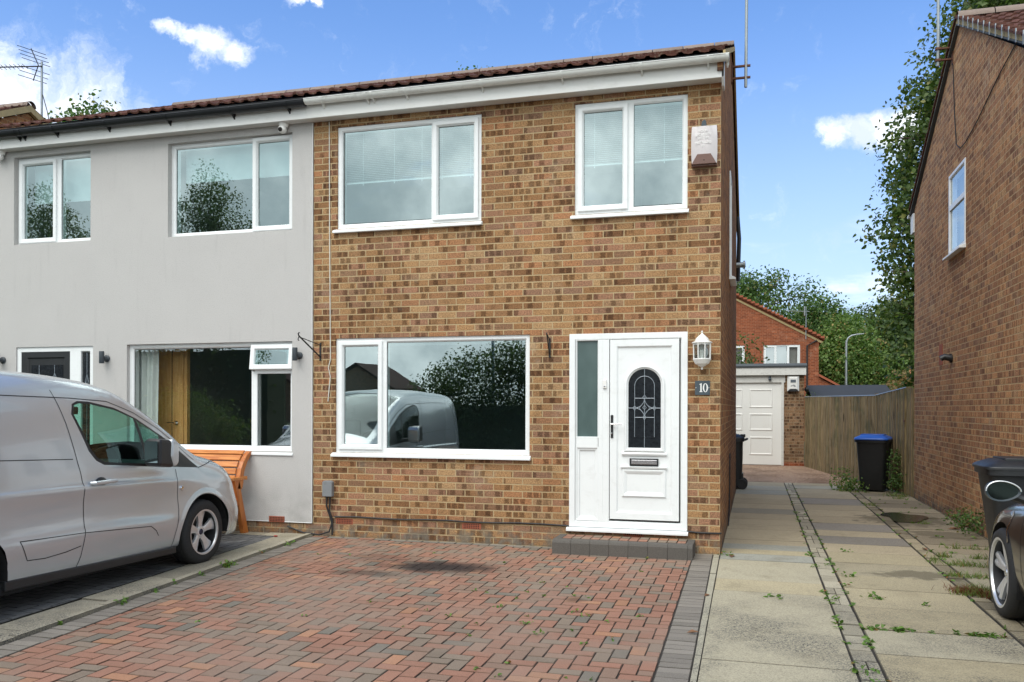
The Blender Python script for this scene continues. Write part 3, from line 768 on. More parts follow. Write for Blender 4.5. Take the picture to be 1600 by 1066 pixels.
# eaves
mb = MB(); mb.box(PX, .035, -.172, -.150, 4.925, 5.105); mb.box(.010, .035, -.15, .0, 4.925, 5.105); mb.prism([(-.172, 4.925), (-.1, 4.86), (.05, 4.86), (.05, 5.105), (-.172, 5.105)], .012, .036, 'x'); mb.build('fascia', 'fascia_white', H, bevel=.002)
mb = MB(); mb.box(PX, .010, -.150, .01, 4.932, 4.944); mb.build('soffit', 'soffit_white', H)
gm = MB(); gutter(gm, PX + .02, .09, -.235, 5.115); gt = gm.build('gutter', 'upvc_dirty', H, smooth=True, angle=50)
for x in (-4.50, -3.93, -3.86, -3.45, -2.55, -1.65, -.80, -.12, .07):
    q = MB(); bracket(q, x, -.235, 5.115, w=.022 if x not in (-3.93, -3.86, .07) else .03); q.build('bracket', 'upvc_dirty', gt, smooth=True, angle=40)
mb = MB(); tiles(mb, PX, .045, EAVE_Y, EAVE_Z + .03, RY, RZ); rf = mb.build('roof', 'tile_brown', H, fix=False)
mb = MB(); tiles(mb, PX, .045, 7.65, EAVE_Z + .03, RY, RZ); mb.build('rear_slope', 'tile_brown', rf, fix=False)
mb = MB(); ridge(mb, PX, .05, RY, RZ + .03); mb.build('ridge', 'ridge_tile', rf, smooth=True)
mb = MB(); sl_ = (RZ - EAVE_Z) / (RY - EAVE_Y)
mb.prism([(EAVE_Y - .0, EAVE_Z - .02), (RY, RZ - .05), (RY, RZ + .012), (EAVE_Y, EAVE_Z + .045)], .028, .052, 'x'); mb.prism([(7.65, EAVE_Z - .02), (RY, RZ - .05), (RY, RZ + .012), (7.65, EAVE_Z + .045)], .028, .052, 'x'); mb.build('verge', 'mortar_bed', rf)
mb = MB(); mb.prism([(EAVE_Y + .01, EAVE_Z + .024), (EAVE_Y + .02, EAVE_Z - .02), (0, 5.05), (7.4, 5.05), (7.65, EAVE_Z + .02), (RY, RZ - .004)], PX + .01, -.01, 'x'); mb.build('roof_core', 'black_plastic', rf)
mb = MB(); mb.box(-.03, .0, -.15, 0, 4.94, 5.2); mb.box(-.031, .028, EAVE_Y + .03, .04, 4.99, 5.14); mb.build('eave_stop', 'brick_gable', H)
# front door with side light
D = MB(); D.ring(-1.607, -.336, .235, 2.337, [(0, .10), (0, -.012), (.062, -.012), (.074, .012), (.074, .10)])
D.box(-1.305 + .02, -1.168, -.010, .10, .30, 2.27); D.box(-1.53, -1.29, -.009, .10, 1.105, 1.208)
D.box(-1.245, -1.238, -.0125, 0, .30, 2.27)
door = D.build('front_door_frame', 'upvc', H, bevel=.003)
D = MB(); D.prism([(-.065, .190), (-.065, .214), (-.05, .228), (.1, .236), (.1, .19)], -1.63, -.325, 'x'); D.build('threshold', 'upvc', door, bevel=.003)
D = MB(); D.quad((-1.53, .018, 1.208), (-1.288, .018, 1.208), (-1.288, .018, 2.27), (-1.53, .018, 2.27)); D.build('side_light', 'frosted_glass', door)
D = MB(); D.ring(-1.534, -1.284, 1.204, 2.274, [(0, -.010), (.008, -.010), (.014, .010), (.014, .02)]); D.build('glazing_bead', 'upvc', door)
D = MB(); D.quad((-1.54, .022, .30), (-1.28, .022, .30), (-1.28, .022, 1.11), (-1.54, .022, 1.11)); D.ring(-1.536, -1.284, .305, 1.108, [(0, -.009), (.01, -.009), (.02, .004), (.035, .006), (.042, .016), (.042, .022)]); D.build('side_panel', 'upvc', door)
D = MB(); D.box(-1.160, -.424, .012, .07, .333, 2.266)
D.ring(-1.160, -.424, .333, 2.266, [(0, .012), (.0, -.008), (.070, -.008), (.078, -.002), (.088, .0118)])
leaf = D.build('door', 'upvc', door, bevel=.0015)
gx0, gx1, gz0, gza, gr = -.966, -.612, 1.10, 1.777, .177
def arch(inset):
    c = (gx0 + gx1) / 2; rr = gr - inset
    return [(c - rr, gz0 + inset), (c + rr, gz0 + inset)] + [(c + rr * math.cos(a), gza + rr * math.sin(a)) for a in [math.pi * k / 24 for k in range(25)]]
def arch_ring(mb, prof):
    loops = [arch(i) for i, y in prof]; n = len(loops[0])
    vs = [(p[0], y, p[1]) for (i, y), lp in zip(prof, loops) for p in lp]
    mb.add(vs, [(k * n + j, k * n + (j + 1) % n, (k + 1) * n + (j + 1) % n, (k + 1) * n + j) for k in range(len(prof) - 1) for j in range(n)])
D = MB(); arch_ring(D, [(-.042, .012), (-.040, .0), (-.030, -.012), (-.016, -.014), (-.008, -.004), (.004, .004), (.004, .009)]); D.build('glass_surround', 'upvc', leaf, smooth=True)
D = MB(); a_ = arch(0); D.add([(p[0], .006, p[1]) for p in a_], [tuple(range(len(a_)))]); dg = D.build('door_glass', 'door_glass', leaf)
D = MB(); cX = (gx0 + gx1) / 2; yl = .003
def came(pts, r=.0035): D.tube([(a, yl, b) for a, b in pts], r, 6)
came([(cX, gz0), (cX, gza + gr)])
came([(cX - .105, gza + .0), (cX - .105, 1.22), (cX + .105, 1.22), (cX + .105, gza)]); came([(cX + .105 * math.cos(a), gza - .01 + .105 * math.sin(a)) for a in [math.pi * k / 16 for k in range(17)]])
came([(cX - .105, 1.635), (cX + .105, 1.635)]); came([(cX - .105, 1.43), (cX + .105, 1.43)]); came([(gx0 + .005, 1.53), (cX - .105, 1.53)]); came([(gx1 - .005, 1.53), (cX + .105, 1.53)])
came([(cX - .055, 1.53), (cX, 1.605), (cX + .055, 1.53), (cX, 1.455), (cX - .055, 1.53)])
for sx_ in (-1, 1):
    for sz_ in (-1, 1): came([(cX + sx_ * (.105 - .105 * math.cos(a)), 1.53 + sz_ * (.105 - .105 * math.sin(a))) for a in [math.pi / 2 * k / 8 for k in range(9)]])
for (u, v) in ((0, 1.535), (0, 1.645), (0, 1.43), (-.105, 1.53), (.105, 1.53)):
    came([(cX + u - .018, v), (cX + u, v + .026), (cX + u + .018, v), (cX + u, v - .026), (cX + u - .018, v)], .004)
D.build('leading', 'lead', dg, smooth=True)
D = MB(); D.ring(-1.03, -.56, .575, .875, [(0, .012), (0, .004), (.012, -.006), (.024, -.004), (.045, .006), (.055, .0115)])
D.prism([(.012, 1.015), (-.004, 1.02), (-.014, 1.04), (-.004, 1.055), (.012, 1.058)], -1.03, -.55, 'x')
D.prism([(.012, .875), (-.010, .88), (-.018, .90), (-.004, .905), (.012, .91)], -1.04, -.55, 'x')
D.build('raised_panel', 'upvc', leaf)
D = MB(); D.ring(-.945, -.640, .912, .990, [(0, .012), (0, -.010), (.012, -.010), (.014, -.004)]); lb = D.build('letterbox', 'black_plastic', leaf); D = MB(); D.box(-.929, -.656, -.008, .0, .928, .975); D.build('flap', 'alloy_bright', lb, bevel=.003)
D = MB(); D.box(-1.150, -1.122, -.018, -.008, 1.205, 1.455); hd = D.build('handle', 'black_plastic', leaf, bevel=.005); D = MB(); D.tube([(-1.137, -.018, 1.36), (-1.137, -.062, 1.36)], .010, 10); D.tube([(-1.142, -.058, 1.358), (-1.10, -.062, 1.358), (-1.02, -.056, 1.354)], [.010, .009, .007], 10); D.build('lever', 'chrome', hd, smooth=True); D = MB(); D.lathe([(.0, -.024), (.009, -.023), (.009, -.016)], (-1.137, 0, 1.255), 'y', 12); D.build('lock', 'chrome', hd)
room_d = MB(); room_d.box(-1.6, -.35, .11, .9, .0, 2.4); room_d.build('hall', 'room', H)
for (x0_, x1_, z0_) in ((-4.426, -4.205, .150), (-2.845, -2.62, .155)):
    q = MB(); q.box(x0_, x1_, -.004, .02, z0_, z0_ + .068); ab = q.build('airbrick', 'airbrick', H, bevel=.002)
    q = MB()
    for i in range(9):
        for j in range(3): q.box(x0_ + .018 + i * .0215, x0_ + .030 + i * .0215, -.0055, .0, z0_ + .010 + j * .019, z0_ + .021 + j * .019)
    q.build('airbrick_holes', 'hole', ab)
q = MB(); q.box(-1.01, -.79, -.004, .02, .125, .19); ab = q.build('airbrick', 'airbrick', H)
q = MB(); 
for i in range(9): q.box(-.995 + i * .0215, -.983 + i * .0215, -.0055, 0, .165, .182)
q.build('airbrick_holes', 'hole', ab)
# blinds behind the first-floor windows
for (a, b, zb, lab, cords) in ((-4.37, -2.66, 4.205, 'white venetian blind half lowered in the wide upstairs window of the tan house', (-4.15, -3.75, -3.4, -3.15, -2.8)), (-1.50, -.39, 4.205, 'white venetian blind half lowered in the narrower upstairs window above the door', (-1.36, -1.0, -.6))):
    t = thing('venetian_blind', ((a + b) / 2, .15, zb), lab, 'blind', 'blinds in the upstairs windows')
    s_ = MB(); z = zb + .02
    while z < 4.80:
        s_.quad((a, .142, z - .004), (b, .142, z - .004), (b, .166, z + .007), (a, .166, z + .007)); z += .0215
    s_.build('slats', 'blind', t, fix=False); q = MB(); q.box(a, b, .142, .168, zb - .004, zb + .010); q.build('bottom_rail', 'blind', t); q = MB(); q.box(a, b, .135, .172, 4.80, 4.835); q.build('head_rail', 'blind', t)
    for c_ in cords: q = MB(); q.tube([(c_, .138, zb - .03), (c_, .138, zb), (c_, .138, zb + .004), (c_, .138, 4.80)], [.006, .003, .002, .002], 6); q.build('cord', 'blind', t)
q = MB()
for k in range(7): q.box(-4.36, -2.09, .145, .17, 2.262 - k * .004 + .02, 2.2635 - k * .004 + .02)
q.box(-4.36, -2.09, .14, .175, 2.262, 2.30); tag(q.build('venetian_blind', 'blind'), 'white blind drawn right up at the head of the wide ground floor window', 'blind')
# step
t = thing('door_step', (-.97, -.23, 0), 'low block paved step with dark grey edging in front of the white door', 'step')
e = MB(); x = -1.70
ch = .0
while x < -.26:
    x2 = min(x + .2, -.25); k = random.uniform(.95, 1.05); e.prism([(-.43, -.01), (-.43, .118), (-.418, .140), (-.395, .150), (-.325, .150), (-.325, -.01)], x + .0006, x2 - .0006, 'x', (.105 * k, .096 * k, .086 * k)); x = x2
for xa in (-1.70, -.325):
    for yy in ((-.323, -.173), (-.171, -.02)): k = random.uniform(.85, 1.15); e.box(xa, xa + .075, yy[0], yy[1], -.01, .150, (.105 * k, .096 * k, .086 * k))
e.build('edging', 'grey_pavers', t, bevel=.004)
e = MB(); x = -1.62
while x < -.33:
    for (ya, yb) in ((-.322, -.172), (-.170, -.015)): block(e, [(x, ya), (min(x + .1, -.327), ya), (min(x + .1, -.327), yb), (x, yb)], .152, pav_col())
    x += .1
e.build('treads', 'pavers', t)
q = MB(); q.box(-1.62, -.33, -.32, -.005, -.01, .135); q.build('infill', 'sand', t)

# ================================================================== rendered neighbour house
N = thing('rendered_house', (-7.1, 0, 0), 'pale grey rendered semi-detached house with white windows and black gutter', 'house')
NX = -9.50
nh = [(-6.76, -5.008, 3.665, 4.84), (-9.17, -7.935, 3.685, 4.85), (-7.37, -5.006, 1.0, 2.325), (-9.127, -7.891, .20, 2.318)]
mb = MB(); wall_y(mb, NX, PX - .004, .150, 4.99, nh, y0=-.018, depth=.14); mb.quad((PX - .004, -.018, .15), (PX - .004, .01, .15), (PX - .004, .01, 4.99), (PX - .004, -.018, 4.99)); mb.quad((NX, -.018, .15), (PX - .004, -.018, .15), (PX - .004, .02, .15), (NX, .02, .15)); mb.build('front_wall', 'render', N, fix=False)
mb = MB(); mb.tube([(PX - .006, -.020, .150), (PX - .006, -.020, 4.93)], .0035, 6); mb.tube([(NX, -.020, .150), (PX - .006, -.020, .150)], .0035, 6); mb.build('edge_bead', 'upvc', N)
mb = MB(); mb.quad((NX, 0, -.03), (PX, 0, -.03), (PX, 0, .16), (NX, 0, .16)); mb.build('plinth', 'brick_tan', N, fix=False)
mb = MB(); gable_wall(mb, NX, 0, 7.4, 5.05, RY, RZ - .06); mb.quad((NX, 7.4, 0), (PX, 7.4, 0), (PX, 7.4, 5.05), (NX, 7.4, 5.05)); mb.build('gable_wall', 'brick_gable', N, fix=False)
YW = .055
window(N, -6.76, -5.008, 3.665, 4.84, [(-6.70, -5.60, 3.72, 4.785, False), (-5.585, -5.03, 3.685, 4.83, True)], y=YW, sill_over=.02)
window(N, -9.17, -7.935, 3.685, 4.85, [(-9.14, -8.535, 3.71, 4.81, True), (-8.47, -7.99, 3.74, 4.795, False)], y=YW)
nw = window(N, -7.37, -5.006, 1.0, 2.325, [(-7.31, -5.59, 1.06, 2.265, False), (-5.515, -5.06, 1.06, 1.94, False), (-5.515, -5.06, 2.01, 2.265, False)], y=YW - .02, gl='glass_low')
tag(nw, 'ground floor window with its top light propped open')
q = MB(); q.T = Matrix.Translation((0, YW - .02, 2.275)) @ Matrix.Rotation(R(-7), 4, 'X') @ Matrix.Translation((0, 0, -2.275))
q.ring(-5.585, -5.005, 1.985, 2.29, [(0, .03), (0, -.03), (.005, -.035), (.048, -.035), (.056, -.028), (.064, .0), (.064, .03)]); ol = q.build('open_light', 'upvc', nw, bevel=.002)
q2 = MB(); q2.T = q.T; q2.quad((-5.52, -.01, 2.05), (-5.07, -.01, 2.05), (-5.07, -.01, 2.225), (-5.52, -.01, 2.225)); q2.build('pane', 'glass', nw)
room(N, -7.5, -4.85, .12, 4.0, -.02, 2.5); room(N, -7.2, -4.85, .14, 3.4, 2.6, 4.95); room(N, -9.4, -7.3, .14, 3.4, 2.6, 4.95)
q = MB(); q.box(-9.3, -7.7, .6, .7, 0, 2.5); q.build('hall', 'room', N)
# their front door
D = MB(); D.ring(-9.127, -7.891, .235, 2.318, [(0, .10), (0, .0), (.062, .0), (.074, .02), (.074, .10)]); D.box(-8.272, -8.10, .001, .10, .30, 2.26)
nd = D.build('front_door_frame', 'upvc', N, bevel=.003)
D = MB(); D.box(-9.06, -8.27, .022, .07, .3, 2.27); D.ring(-9.06, -8.27, .3, 2.27, [(0, .022), (0, .004), (.09, .004), (.105, .0215)]); nl = D.build('door', 'black_plastic', nd, bevel=.002)
D = MB(); D.quad((-8.91, .018, 1.4), (-8.40, .018, 1.4), (-8.40, .018, 2.08), (-8.91, .018, 2.08)); dgl = D.build('door_glass', 'door_glass', nl)
D = MB()
for cx_ in (-8.78, -8.53):
    for sgn in (1, -1):
        D.tube([(cx_ - .07, .014, 1.83), (cx_, .014, 1.83 + .14 * sgn)], .004, 5); D.tube([(cx_ + .07, .014, 1.83), (cx_, .014, 1.83 + .14 * sgn)], .004, 5)
    D.tube([(cx_, .014, 1.4), (cx_, .014, 2.08)], .003, 5)
D.tube([(-8.91, .014, 1.83), (-8.40, .014, 1.83)], .003, 5); D.build('leading', 'lead', dgl)
D = MB(); D.quad((-8.10, .03, .35), (-7.95, .03, .35), (-7.95, .03, 2.25), (-8.10, .03, 2.25)); sdl = D.build('side_light', 'door_glass', nd)
D = MB(); D.tube([(-8.05, .026, 1.86), (-8.025, .026, 1.96), (-8.0, .026, 1.86), (-8.025, .026, 1.76), (-8.05, .026, 1.86)], .004, 5); D.tube([(-8.025, .026, .4), (-8.025, .026, 2.24)], .003, 5); D.build('leading', 'lead', sdl)
mb = MB(); mb.box(NX, PX, -.172, -.150, 4.925, 5.105); mb.build('fascia', 'fascia_white', N, bevel=.002)
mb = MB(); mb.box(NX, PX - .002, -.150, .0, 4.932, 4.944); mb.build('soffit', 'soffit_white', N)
gm = MB(); gutter(gm, NX, PX + .015, -.24, 5.105, .062); gt = gm.build('gutter', 'black_gutter', N, smooth=True, angle=50)
for x in (-9.4, -8.9, -8.82, -8.3, -7.5, -6.6, -5.7, -4.95):
    q = MB(); bracket(q, x, -.24, 5.105, .062, w=.03); q.build('bracket', 'black_gutter', gt, smooth=True, angle=40)
mb = MB(); tiles(mb, NX, PX, EAVE_Y, EAVE_Z + .03, RY, RZ); rf = mb.build('roof', 'tile_brown', N, fix=False)
mb = MB(); tiles(mb, NX, PX, 7.65, EAVE_Z + .03, RY, RZ); mb.build('rear_slope', 'tile_brown', rf, fix=False)
mb = MB(); ridge(mb, NX, PX, RY, RZ + .03); mb.build('ridge', 'ridge_tile', rf, smooth=True)
mb = MB(); mb.prism([(EAVE_Y + .01, EAVE_Z + .024), (EAVE_Y + .02, EAVE_Z - .02), (0, 5.05), (7.4, 5.05), (7.65, EAVE_Z + .02), (RY, RZ - .004)], NX + .01, PX - .01, 'x'); mb.build('roof_core', 'black_plastic', rf)
q = MB(); q.box(-5.31, -5.10, -.026, .02, .145, .215); ab = q.build('airbrick', 'airbrick', N, bevel=.002)
q = MB()
for i in range(9):
    for j in range(3): q.box(-5.295 + i * .0215, -5.283 + i * .0215, -.0275, -.02, .155 + j * .019, .166 + j * .019)
q.build('airbrick_holes', 'hole', ab)
# things inside the neighbour's rooms
mb = MB()
def drape(mb, x0, x1, y, z0, z1, n=60, amp=.03, per=.085):
    vs = []
    for k in range(n + 1):
        x = x0 + (x1 - x0) * k / n; yy = y + amp * math.sin(2 * math.pi * (x - x0) / per) + .008 * math.sin(31 * x)
        vs += [(x, yy, z0), (x + .02 * math.sin(9 * x), yy * 1.0, (z0 + z1) / 2), (x, yy, z1)]
    mb.add(vs, [(3 * k + j, 3 * k + 3 + j, 3 * k + 4 + j, 3 * k + 1 + j) for k in range(n) for j in (0, 1)])
drape(mb, -7.46, -7.08, .22, .25, 2.40); tag(mb.build('curtain', 'curtain', smooth=True, fix=False), 'pale curtain hanging at the left end of the neighbour ground floor window', 'curtain')
t = thing('interior_door', (-7.2, .5, 0), 'light oak room door standing open inside the neighbour house', 'door')
q = MB(); q.box(-7.44, -6.90, .48, .52, .0, 2.40); q.box(-6.895, -6.85, .49, .55, 0, 2.40); q.build('leaf', 'oak_door', t)
q = MB(); q.box(-7.075, -7.068, .474, .481, 0.05, 2.38); q.build('groove', 'bark', t)
q = MB(); q.lathe([(0, -.014), (.028, -.012), (.028, 0)], (-7.0, .48, 1.32), 'y', 14); q.tube([(-7.0, .466, 1.32), (-7.0, .43, 1.32), (-7.11, .43, 1.325)], .010, 8); q.build('handle', 'chrome', t, smooth=True)
for (a, b, zb, lab) in ((-6.70, -5.03, 4.42, 'white roller blind part lowered behind the wide first floor window of the rendered house'), (-9.10, -7.97, 4.30, 'white roller blind part lowered behind the left first floor window of the rendered house')):
    q = MB(); q.box(a, b, .26, .264, zb, 4.83); q.tube([(a, .262, 4.84), (b, .262, 4.84)], .025, 10); q.box(a, b, .257, .267, zb - .02, zb); tag(q.build('roller_blind', 'blind'), lab, 'blind', 'roller blinds in the rendered house')

# ================================================================== far right house (its gable faces our drive)
X3 = 3.0
RH = thing('brown_brick_house', (X3, 3.6, 0), 'brown brick house whose tall blank gable runs along the right side of the drive', 'house')
mb = MB(); gable_wall(mb, X3, .2, 7.02, 4.98, 3.6, 6.72, [(3.24, 4.23, 3.68, 4.83)], -1); mb.build('gable_wall', 'brick_brown', RH, fix=False)
mb = MB(); mb.quad((X3, .2, 0), (9, .2, 0), (9, .2, 5), (X3, .2, 5)); mb.quad((X3, 7.02, 0), (9, 7.02, 0), (9, 7.02, 5), (X3, 7.02, 5)); mb.build('front_wall', 'brick_tan', RH, fix=False)
T = Matrix.Translation((X3, 0, 0)) @ Matrix.Rotation(R(-90), 4, 'Z')   # local x -> -world y ; local -y -> world -x
window(RH, -4.23, -3.24, 3.70, 4.83, [(-4.175, -3.295, 4.40, 4.775, False), (-4.175, -3.295, 3.755, 4.33, False)], y=-.012, T=T, gl='glass_low')
q = MB(); q.box(X3 + .13, X3 + 2.2, 3.0, 4.6, 3.4, 4.95); q.build('room', 'room', RH)
mb = MB(); tiles(mb, X3 - .045, 9, -.08, 4.98, 3.6, 6.80, flip=1); rf = mb.build('roof', 'tile_brown', RH, fix=False)
mb = MB(); tiles(mb, X3 - .045, 9, 7.25, 4.98, 3.6, 6.80); mb.build('rear_slope', 'tile_brown', rf, fix=False)
mb = MB(); ridge(mb, X3 - .04, 9, 3.6, 6.84); mb.build('ridge', 'ridge_tile', rf, smooth=True)
mb = MB()
for ya in (-.08, 7.25): mb.prism([(ya, 4.93), (3.6, 6.74), (3.6, 6.82), (ya, 5.01)], X3 - .038, X3 + .02, 'x')
mb.build('verge', 'mortar_bed', rf)
mb = MB()
for ya in (-.08, 7.25): mb.prism([(ya, 4.915), (3.6, 6.725), (3.6, 6.745), (ya, 4.935)], X3 - .05, X3 + .05, 'x')
mb.build('undercloak', 'felt', rf)
# separate verge tile ends with their dark butts and lead clips
mb = MB()
for k in range(12):
    for sgn, ya in ((1, -.08), (-1, 7.25)):
        L = abs(3.6 - ya); t0 = k / 12; yy = ya + sgn * L * t0; zz = 4.98 + 1.82 * t0
        mb.prism([(yy, zz + .03), (yy + sgn * L / 11, zz + 1.82 / 11 + .015), (yy + sgn * L / 11, zz + 1.82 / 11 + .04), (yy, zz + .068)], X3 - .065, X3 + .1, 'x', (.8, .8, .8))
mb.build('verge_tile', 'tile_brown', rf)
for k in range(14):
    mb = MB(); t0 = (k + .1) / 14; yy = -.08 + 3.68 * t0; zz = 4.98 + 1.82 * t0
    mb.box(X3 - .070, X3 - .060, yy, yy + .018, zz - .06, zz + .085); mb.build('verge_clip', 'galv', rf)
mb = MB(); mb.prism([(-.08, 4.95), (.2, 4.93), (7.02, 4.93), (7.25, 4.95), (3.6, 6.74)], X3 + .06, 8.9, 'x'); mb.build('roof_core', 'black_plastic', rf)
mb = MB(); mb.box(X3 - .02, X3 + 1.5, 7.03, 7.30, 4.6, 4.93); mb.build('rear_eave', 'fascia_white', RH); mb = MB(); gutter(mb, X3 - .06, 9, 7.36, 4.95); mb.build('gutter', 'upvc_dirty', RH, smooth=True)
q = MB(); q.tube([(X3 - .00, 4.03, 2.24), (X3 - .10, 4.03, 2.26), (X3 - .15, 4.03, 2.235)], [.05, .045, .04], 12); q.lathe([(.065, 0), (.065, .02), (.04, .03)], (X3 - .03, 4.03, 2.24), 'x', 14)
tag(q.build('flue_pipe', 'black_plastic', smooth=True), 'short black flue pipe sticking out of the brown gable', 'pipe')
q = MB(); q.box(X3 - .006, X3 + .01, 4.66, 4.90, 2.18, 2.49); tag(q.build('wall_vent', 'airbrick', bevel=.003), 'narrow red airbrick set upright in the brown gable left of the flue', 'airbrick')
# aerial mast on this gable with its cables
t = thing('aerial_mast', (X3 - .18, 4.02, 6.4), 'galvanised aerial pole on rusty brackets near the top of the brown gable', 'aerial pole', 'aerial poles on the gables')
q = MB(); q.tube([(X3 - .19, 4.03, 6.35), (X3 - .19, 4.03, 8.6)], .021, 10); q.build('pole', 'galv', t, smooth=True)
q = MB()
for z in (6.42, 6.58): q.box(X3 - .22, X3, 4.01, 4.05, z, z + .02); q.box(X3 - .225, X3 - .155, 3.995, 4.065, z - .005, z + .025)
q.box(X3 - .012, X3, 3.99, 4.07, 6.36, 6.66); q.build('bracket', 'rust', t)
q = MB(); q.tube([(X3 - .01, 3.98, 6.35), (X3 - .012, 3.86, 5.6), (X3 - .012, 3.75, 5.15), (X3 - .012, 3.5, 5.03), (X3 - .012, 3.2, 5.02), (X3 - .012, 2.6, 5.1), (X3 - .012, 1.6, 5.3), (X3 - .012, .7, 5.42)], .007, 6); tag(q.build('aerial_cable', 'wire'), 'thin black cable looping across the brown gable from the mast', 'cable')
q = MB(); q.tube([(X3 - .012, 3.42, 5.03), (X3 - .012, 3.30, 4.86)], .006, 6); q.build

# ================================================================== mast on our own gable, flue cap, rear pipe
t = thing('aerial_mast', (.2, 3.72, 6.2), 'tall aerial pole on two rusty arms at the corner of the tan brick house', 'aerial pole', 'aerial poles on the gables')
q = MB(); q.tube([(.205, 3.72, 6.20), (.225, 3.72, 9.2)], .022, 10); q.build('pole', 'galv', t, smooth=True)
q = MB()
for z in (6.33, 6.50): q.box(.0, .27, 3.70, 3.74, z, z + .025)
q.box(0, .02, 3.66, 3.78, 6.28, 6.56); q.build('bracket', 'rust', t)
q = MB(); q.tube([(.01, 7.0, 4.15), (.13, 7.0, 4.15)], .05, 12); q.lathe([(.075, .13), (.075, .16), (.03, .17)], (0, 7.0, 4.15), 'x', 14); tag(q.build('flue_outlet', 'galv', smooth=True), 'small round metal flue outlet high on the side of the tan house', 'flue')
q = MB(); q.tube([(.03, 7.33, 3.9), (.05, 7.33, 4.7), (.02, 7.33, 5.1)], .04, 10); tag(q.build('rear_downpipe', 'black_gutter', smooth=True), 'dark downpipe at the rear corner of the tan house', 'downpipe')
q = MB(); q.tube([(.012, 3.1, .9), (.014, 3.0, .8), (.012, 2.95, .3), (.012, 2.6, .02)], .009, 6); q.tube([(.012, 2.95, .3), (.02, 2.2, .02)], .007, 6); tag(q.build('side_cable', 'wire'), 'black cable running down the low side wall to the path', 'cable')

# ================================================================== things fixed on the two fronts
# security alarm box
t = thing('alarm_box', (-.168, 0, 4.08), 'faded white and brown alarm box beside the narrow upstairs window', 'alarm box', 'alarm boxes')
q = MB(); n = 8; vs = []
for j, (z, hw, d) in enumerate(((4.485, .125, .055), (4.47, .128, .075), (4.36, .134, .085), (4.2, .134, .085), (4.085, .128, .06))):
    for k in range(n + 1):
        u = -1 + 2 * k / n; vs.append((-.168 + hw * u, -d * (1 - .55 * u * u) - .005, z - (.012 * (1 - u * u) if j == 0 else 0)))
q.add(vs, [(j * 9 + k, j * 9 + k + 1, (j + 1) * 9 + k + 1, (j + 1) * 9 + k) for j in range(4) for k in range(n)])
q.add([vs[0], vs[8], (-.043, 0, 4.485), (-.293, 0, 4.485)], [(0, 1, 2, 3)])
for k in (0, 8): q.add([vs[j * 9 + k] for j in range(5)] + [(vs[k][0], 0, 4.08), (vs[k][0], 0, 4.485)], [tuple(range(7))])
q.build('cover', 'alarm_white', t, smooth=True, angle=50)
q = MB(); q.prism([(-.296, 4.07), (-.040, 4.07), (-.100, 4.175), (-.236, 4.175)], -.098, -.052); q.box(-.296, -.04, -.075, 0, 4.055, 4.07); q.build('lower_panel', 'alarm_brown', t, bevel=.004); q = MB(); q.lathe([(0, -.102), (.006, -.1), (.006, -.09)], (-.168, 0, 4.11), 'y', 10); q.build('sensor', 'hole', t)
q = MB(); q.prism([(-.20, 4.48), (-.145, 4.48), (-.150, 4.53), (-.165, 4.548), (-.19, 4.53)], -.05, -.0); q.build('hook', 'slate', t, bevel=.004)
def word(txt, x, z, size, y, mat, parent, depth=.0012, flipx=False):
    """raised lettering made from the built-in font, turned into a plain mesh"""
    cu = bpy.data.curves.new('lettering', 'FONT'); cu.body = txt; cu.size = size; cu.align_x = 'CENTER'; cu.extrude = depth
    tmp = bpy.data.objects.new('tmp', cu); COL.objects.link(tmp); bpy.context.view_layer.update()
    me = bpy.data.meshes.new_from_object(tmp.evaluated_get(bpy.context.evaluated_depsgraph_get())); bpy.data.objects.remove(tmp)
    me.transform(Matrix.Translation((x, y, z)) @ Matrix.Rotation(R(90), 4, 'X')); 
    off = Vector((0, 0, 0)); p = parent
    while p is not None: off += p.location; p = p.parent
    me.transform(Matrix.Translation(-off)); me.materials.clear(); me.materials.append(MATS[mat])
    o = bpy.data.objects.new('lettering', me); COL.objects.link(o); o.parent = parent; return o
for txt, zz, sz in (('YOUR', 4.405, .036), ('SECURITY', 4.365, .038), ('SYSTEM', 4.330, .034), ('INSTALLED', 4.285, .034), ('BY', 4.25, .03)):
    word(txt, -.178, zz, sz, -.091, 'white_paint', t)
# carriage lantern: domed cap, six glazed panels, finial
t = thing('wall_lantern', (-.181, -.12, 1.93), 'white carriage lantern with glass panels between the door and the house corner', 'wall light')
LX, LY = -.181, -.125
q = MB(); q.lathe([(.0, 2.335), (.008, 2.33), (.010, 2.318), (.006, 2.31), (.012, 2.30), (.03, 2.285), (.062, 2.255), (.075, 2.225), (.105, 2.213), (.105, 2.205), (.09, 2.20), (.0, 2.20)], (LX, LY, 0), 'z', 12); q.build('cap', 'white_plastic', t, smooth=True)
q = MB(); q.lathe([(.0, 2.045), (.092, 2.045), (.094, 2.035), (.085, 2.02), (.07, 1.99), (.04, 1.975), (.036, 1.968), (.02, 1.962), (.008, 1.95), (.011, 1.942), (.009, 1.932), (0, 1.928)], (LX, LY, 0), 'z', 12)
q.box(LX - .03, LX + .03, LY + .05, 0, 2.05, 2.20); q.lathe([(0, -.001), (.06, -.001), (.055, -.02), (0, -.022)], (LX, 0, 2.12), 'y', 16); q.build('base', 'white_plastic', t, smooth=True)
q = MB()
for k in range(8):
    a = math.pi / 8 + k * math.pi / 4; q.tube([(LX + .088 * math.cos(a), LY + .088 * math.sin(a), 2.04), (LX + .092 * math.cos(a), LY + .092 * math.sin(a), 2.205)], .006, 6)
    for zz in (2.188,):
        b = a + math.pi / 4; q.tube([(LX + .09 * math.cos(a), LY + .09 * math.sin(a), zz), (LX + .09 * math.cos((a + b) / 2) * .93, LY + .09 * math.sin((a + b) / 2) * .93, zz + .006), (LX + .09 * math.cos(b), LY + .09 * math.sin(b), zz)], .006, 6)
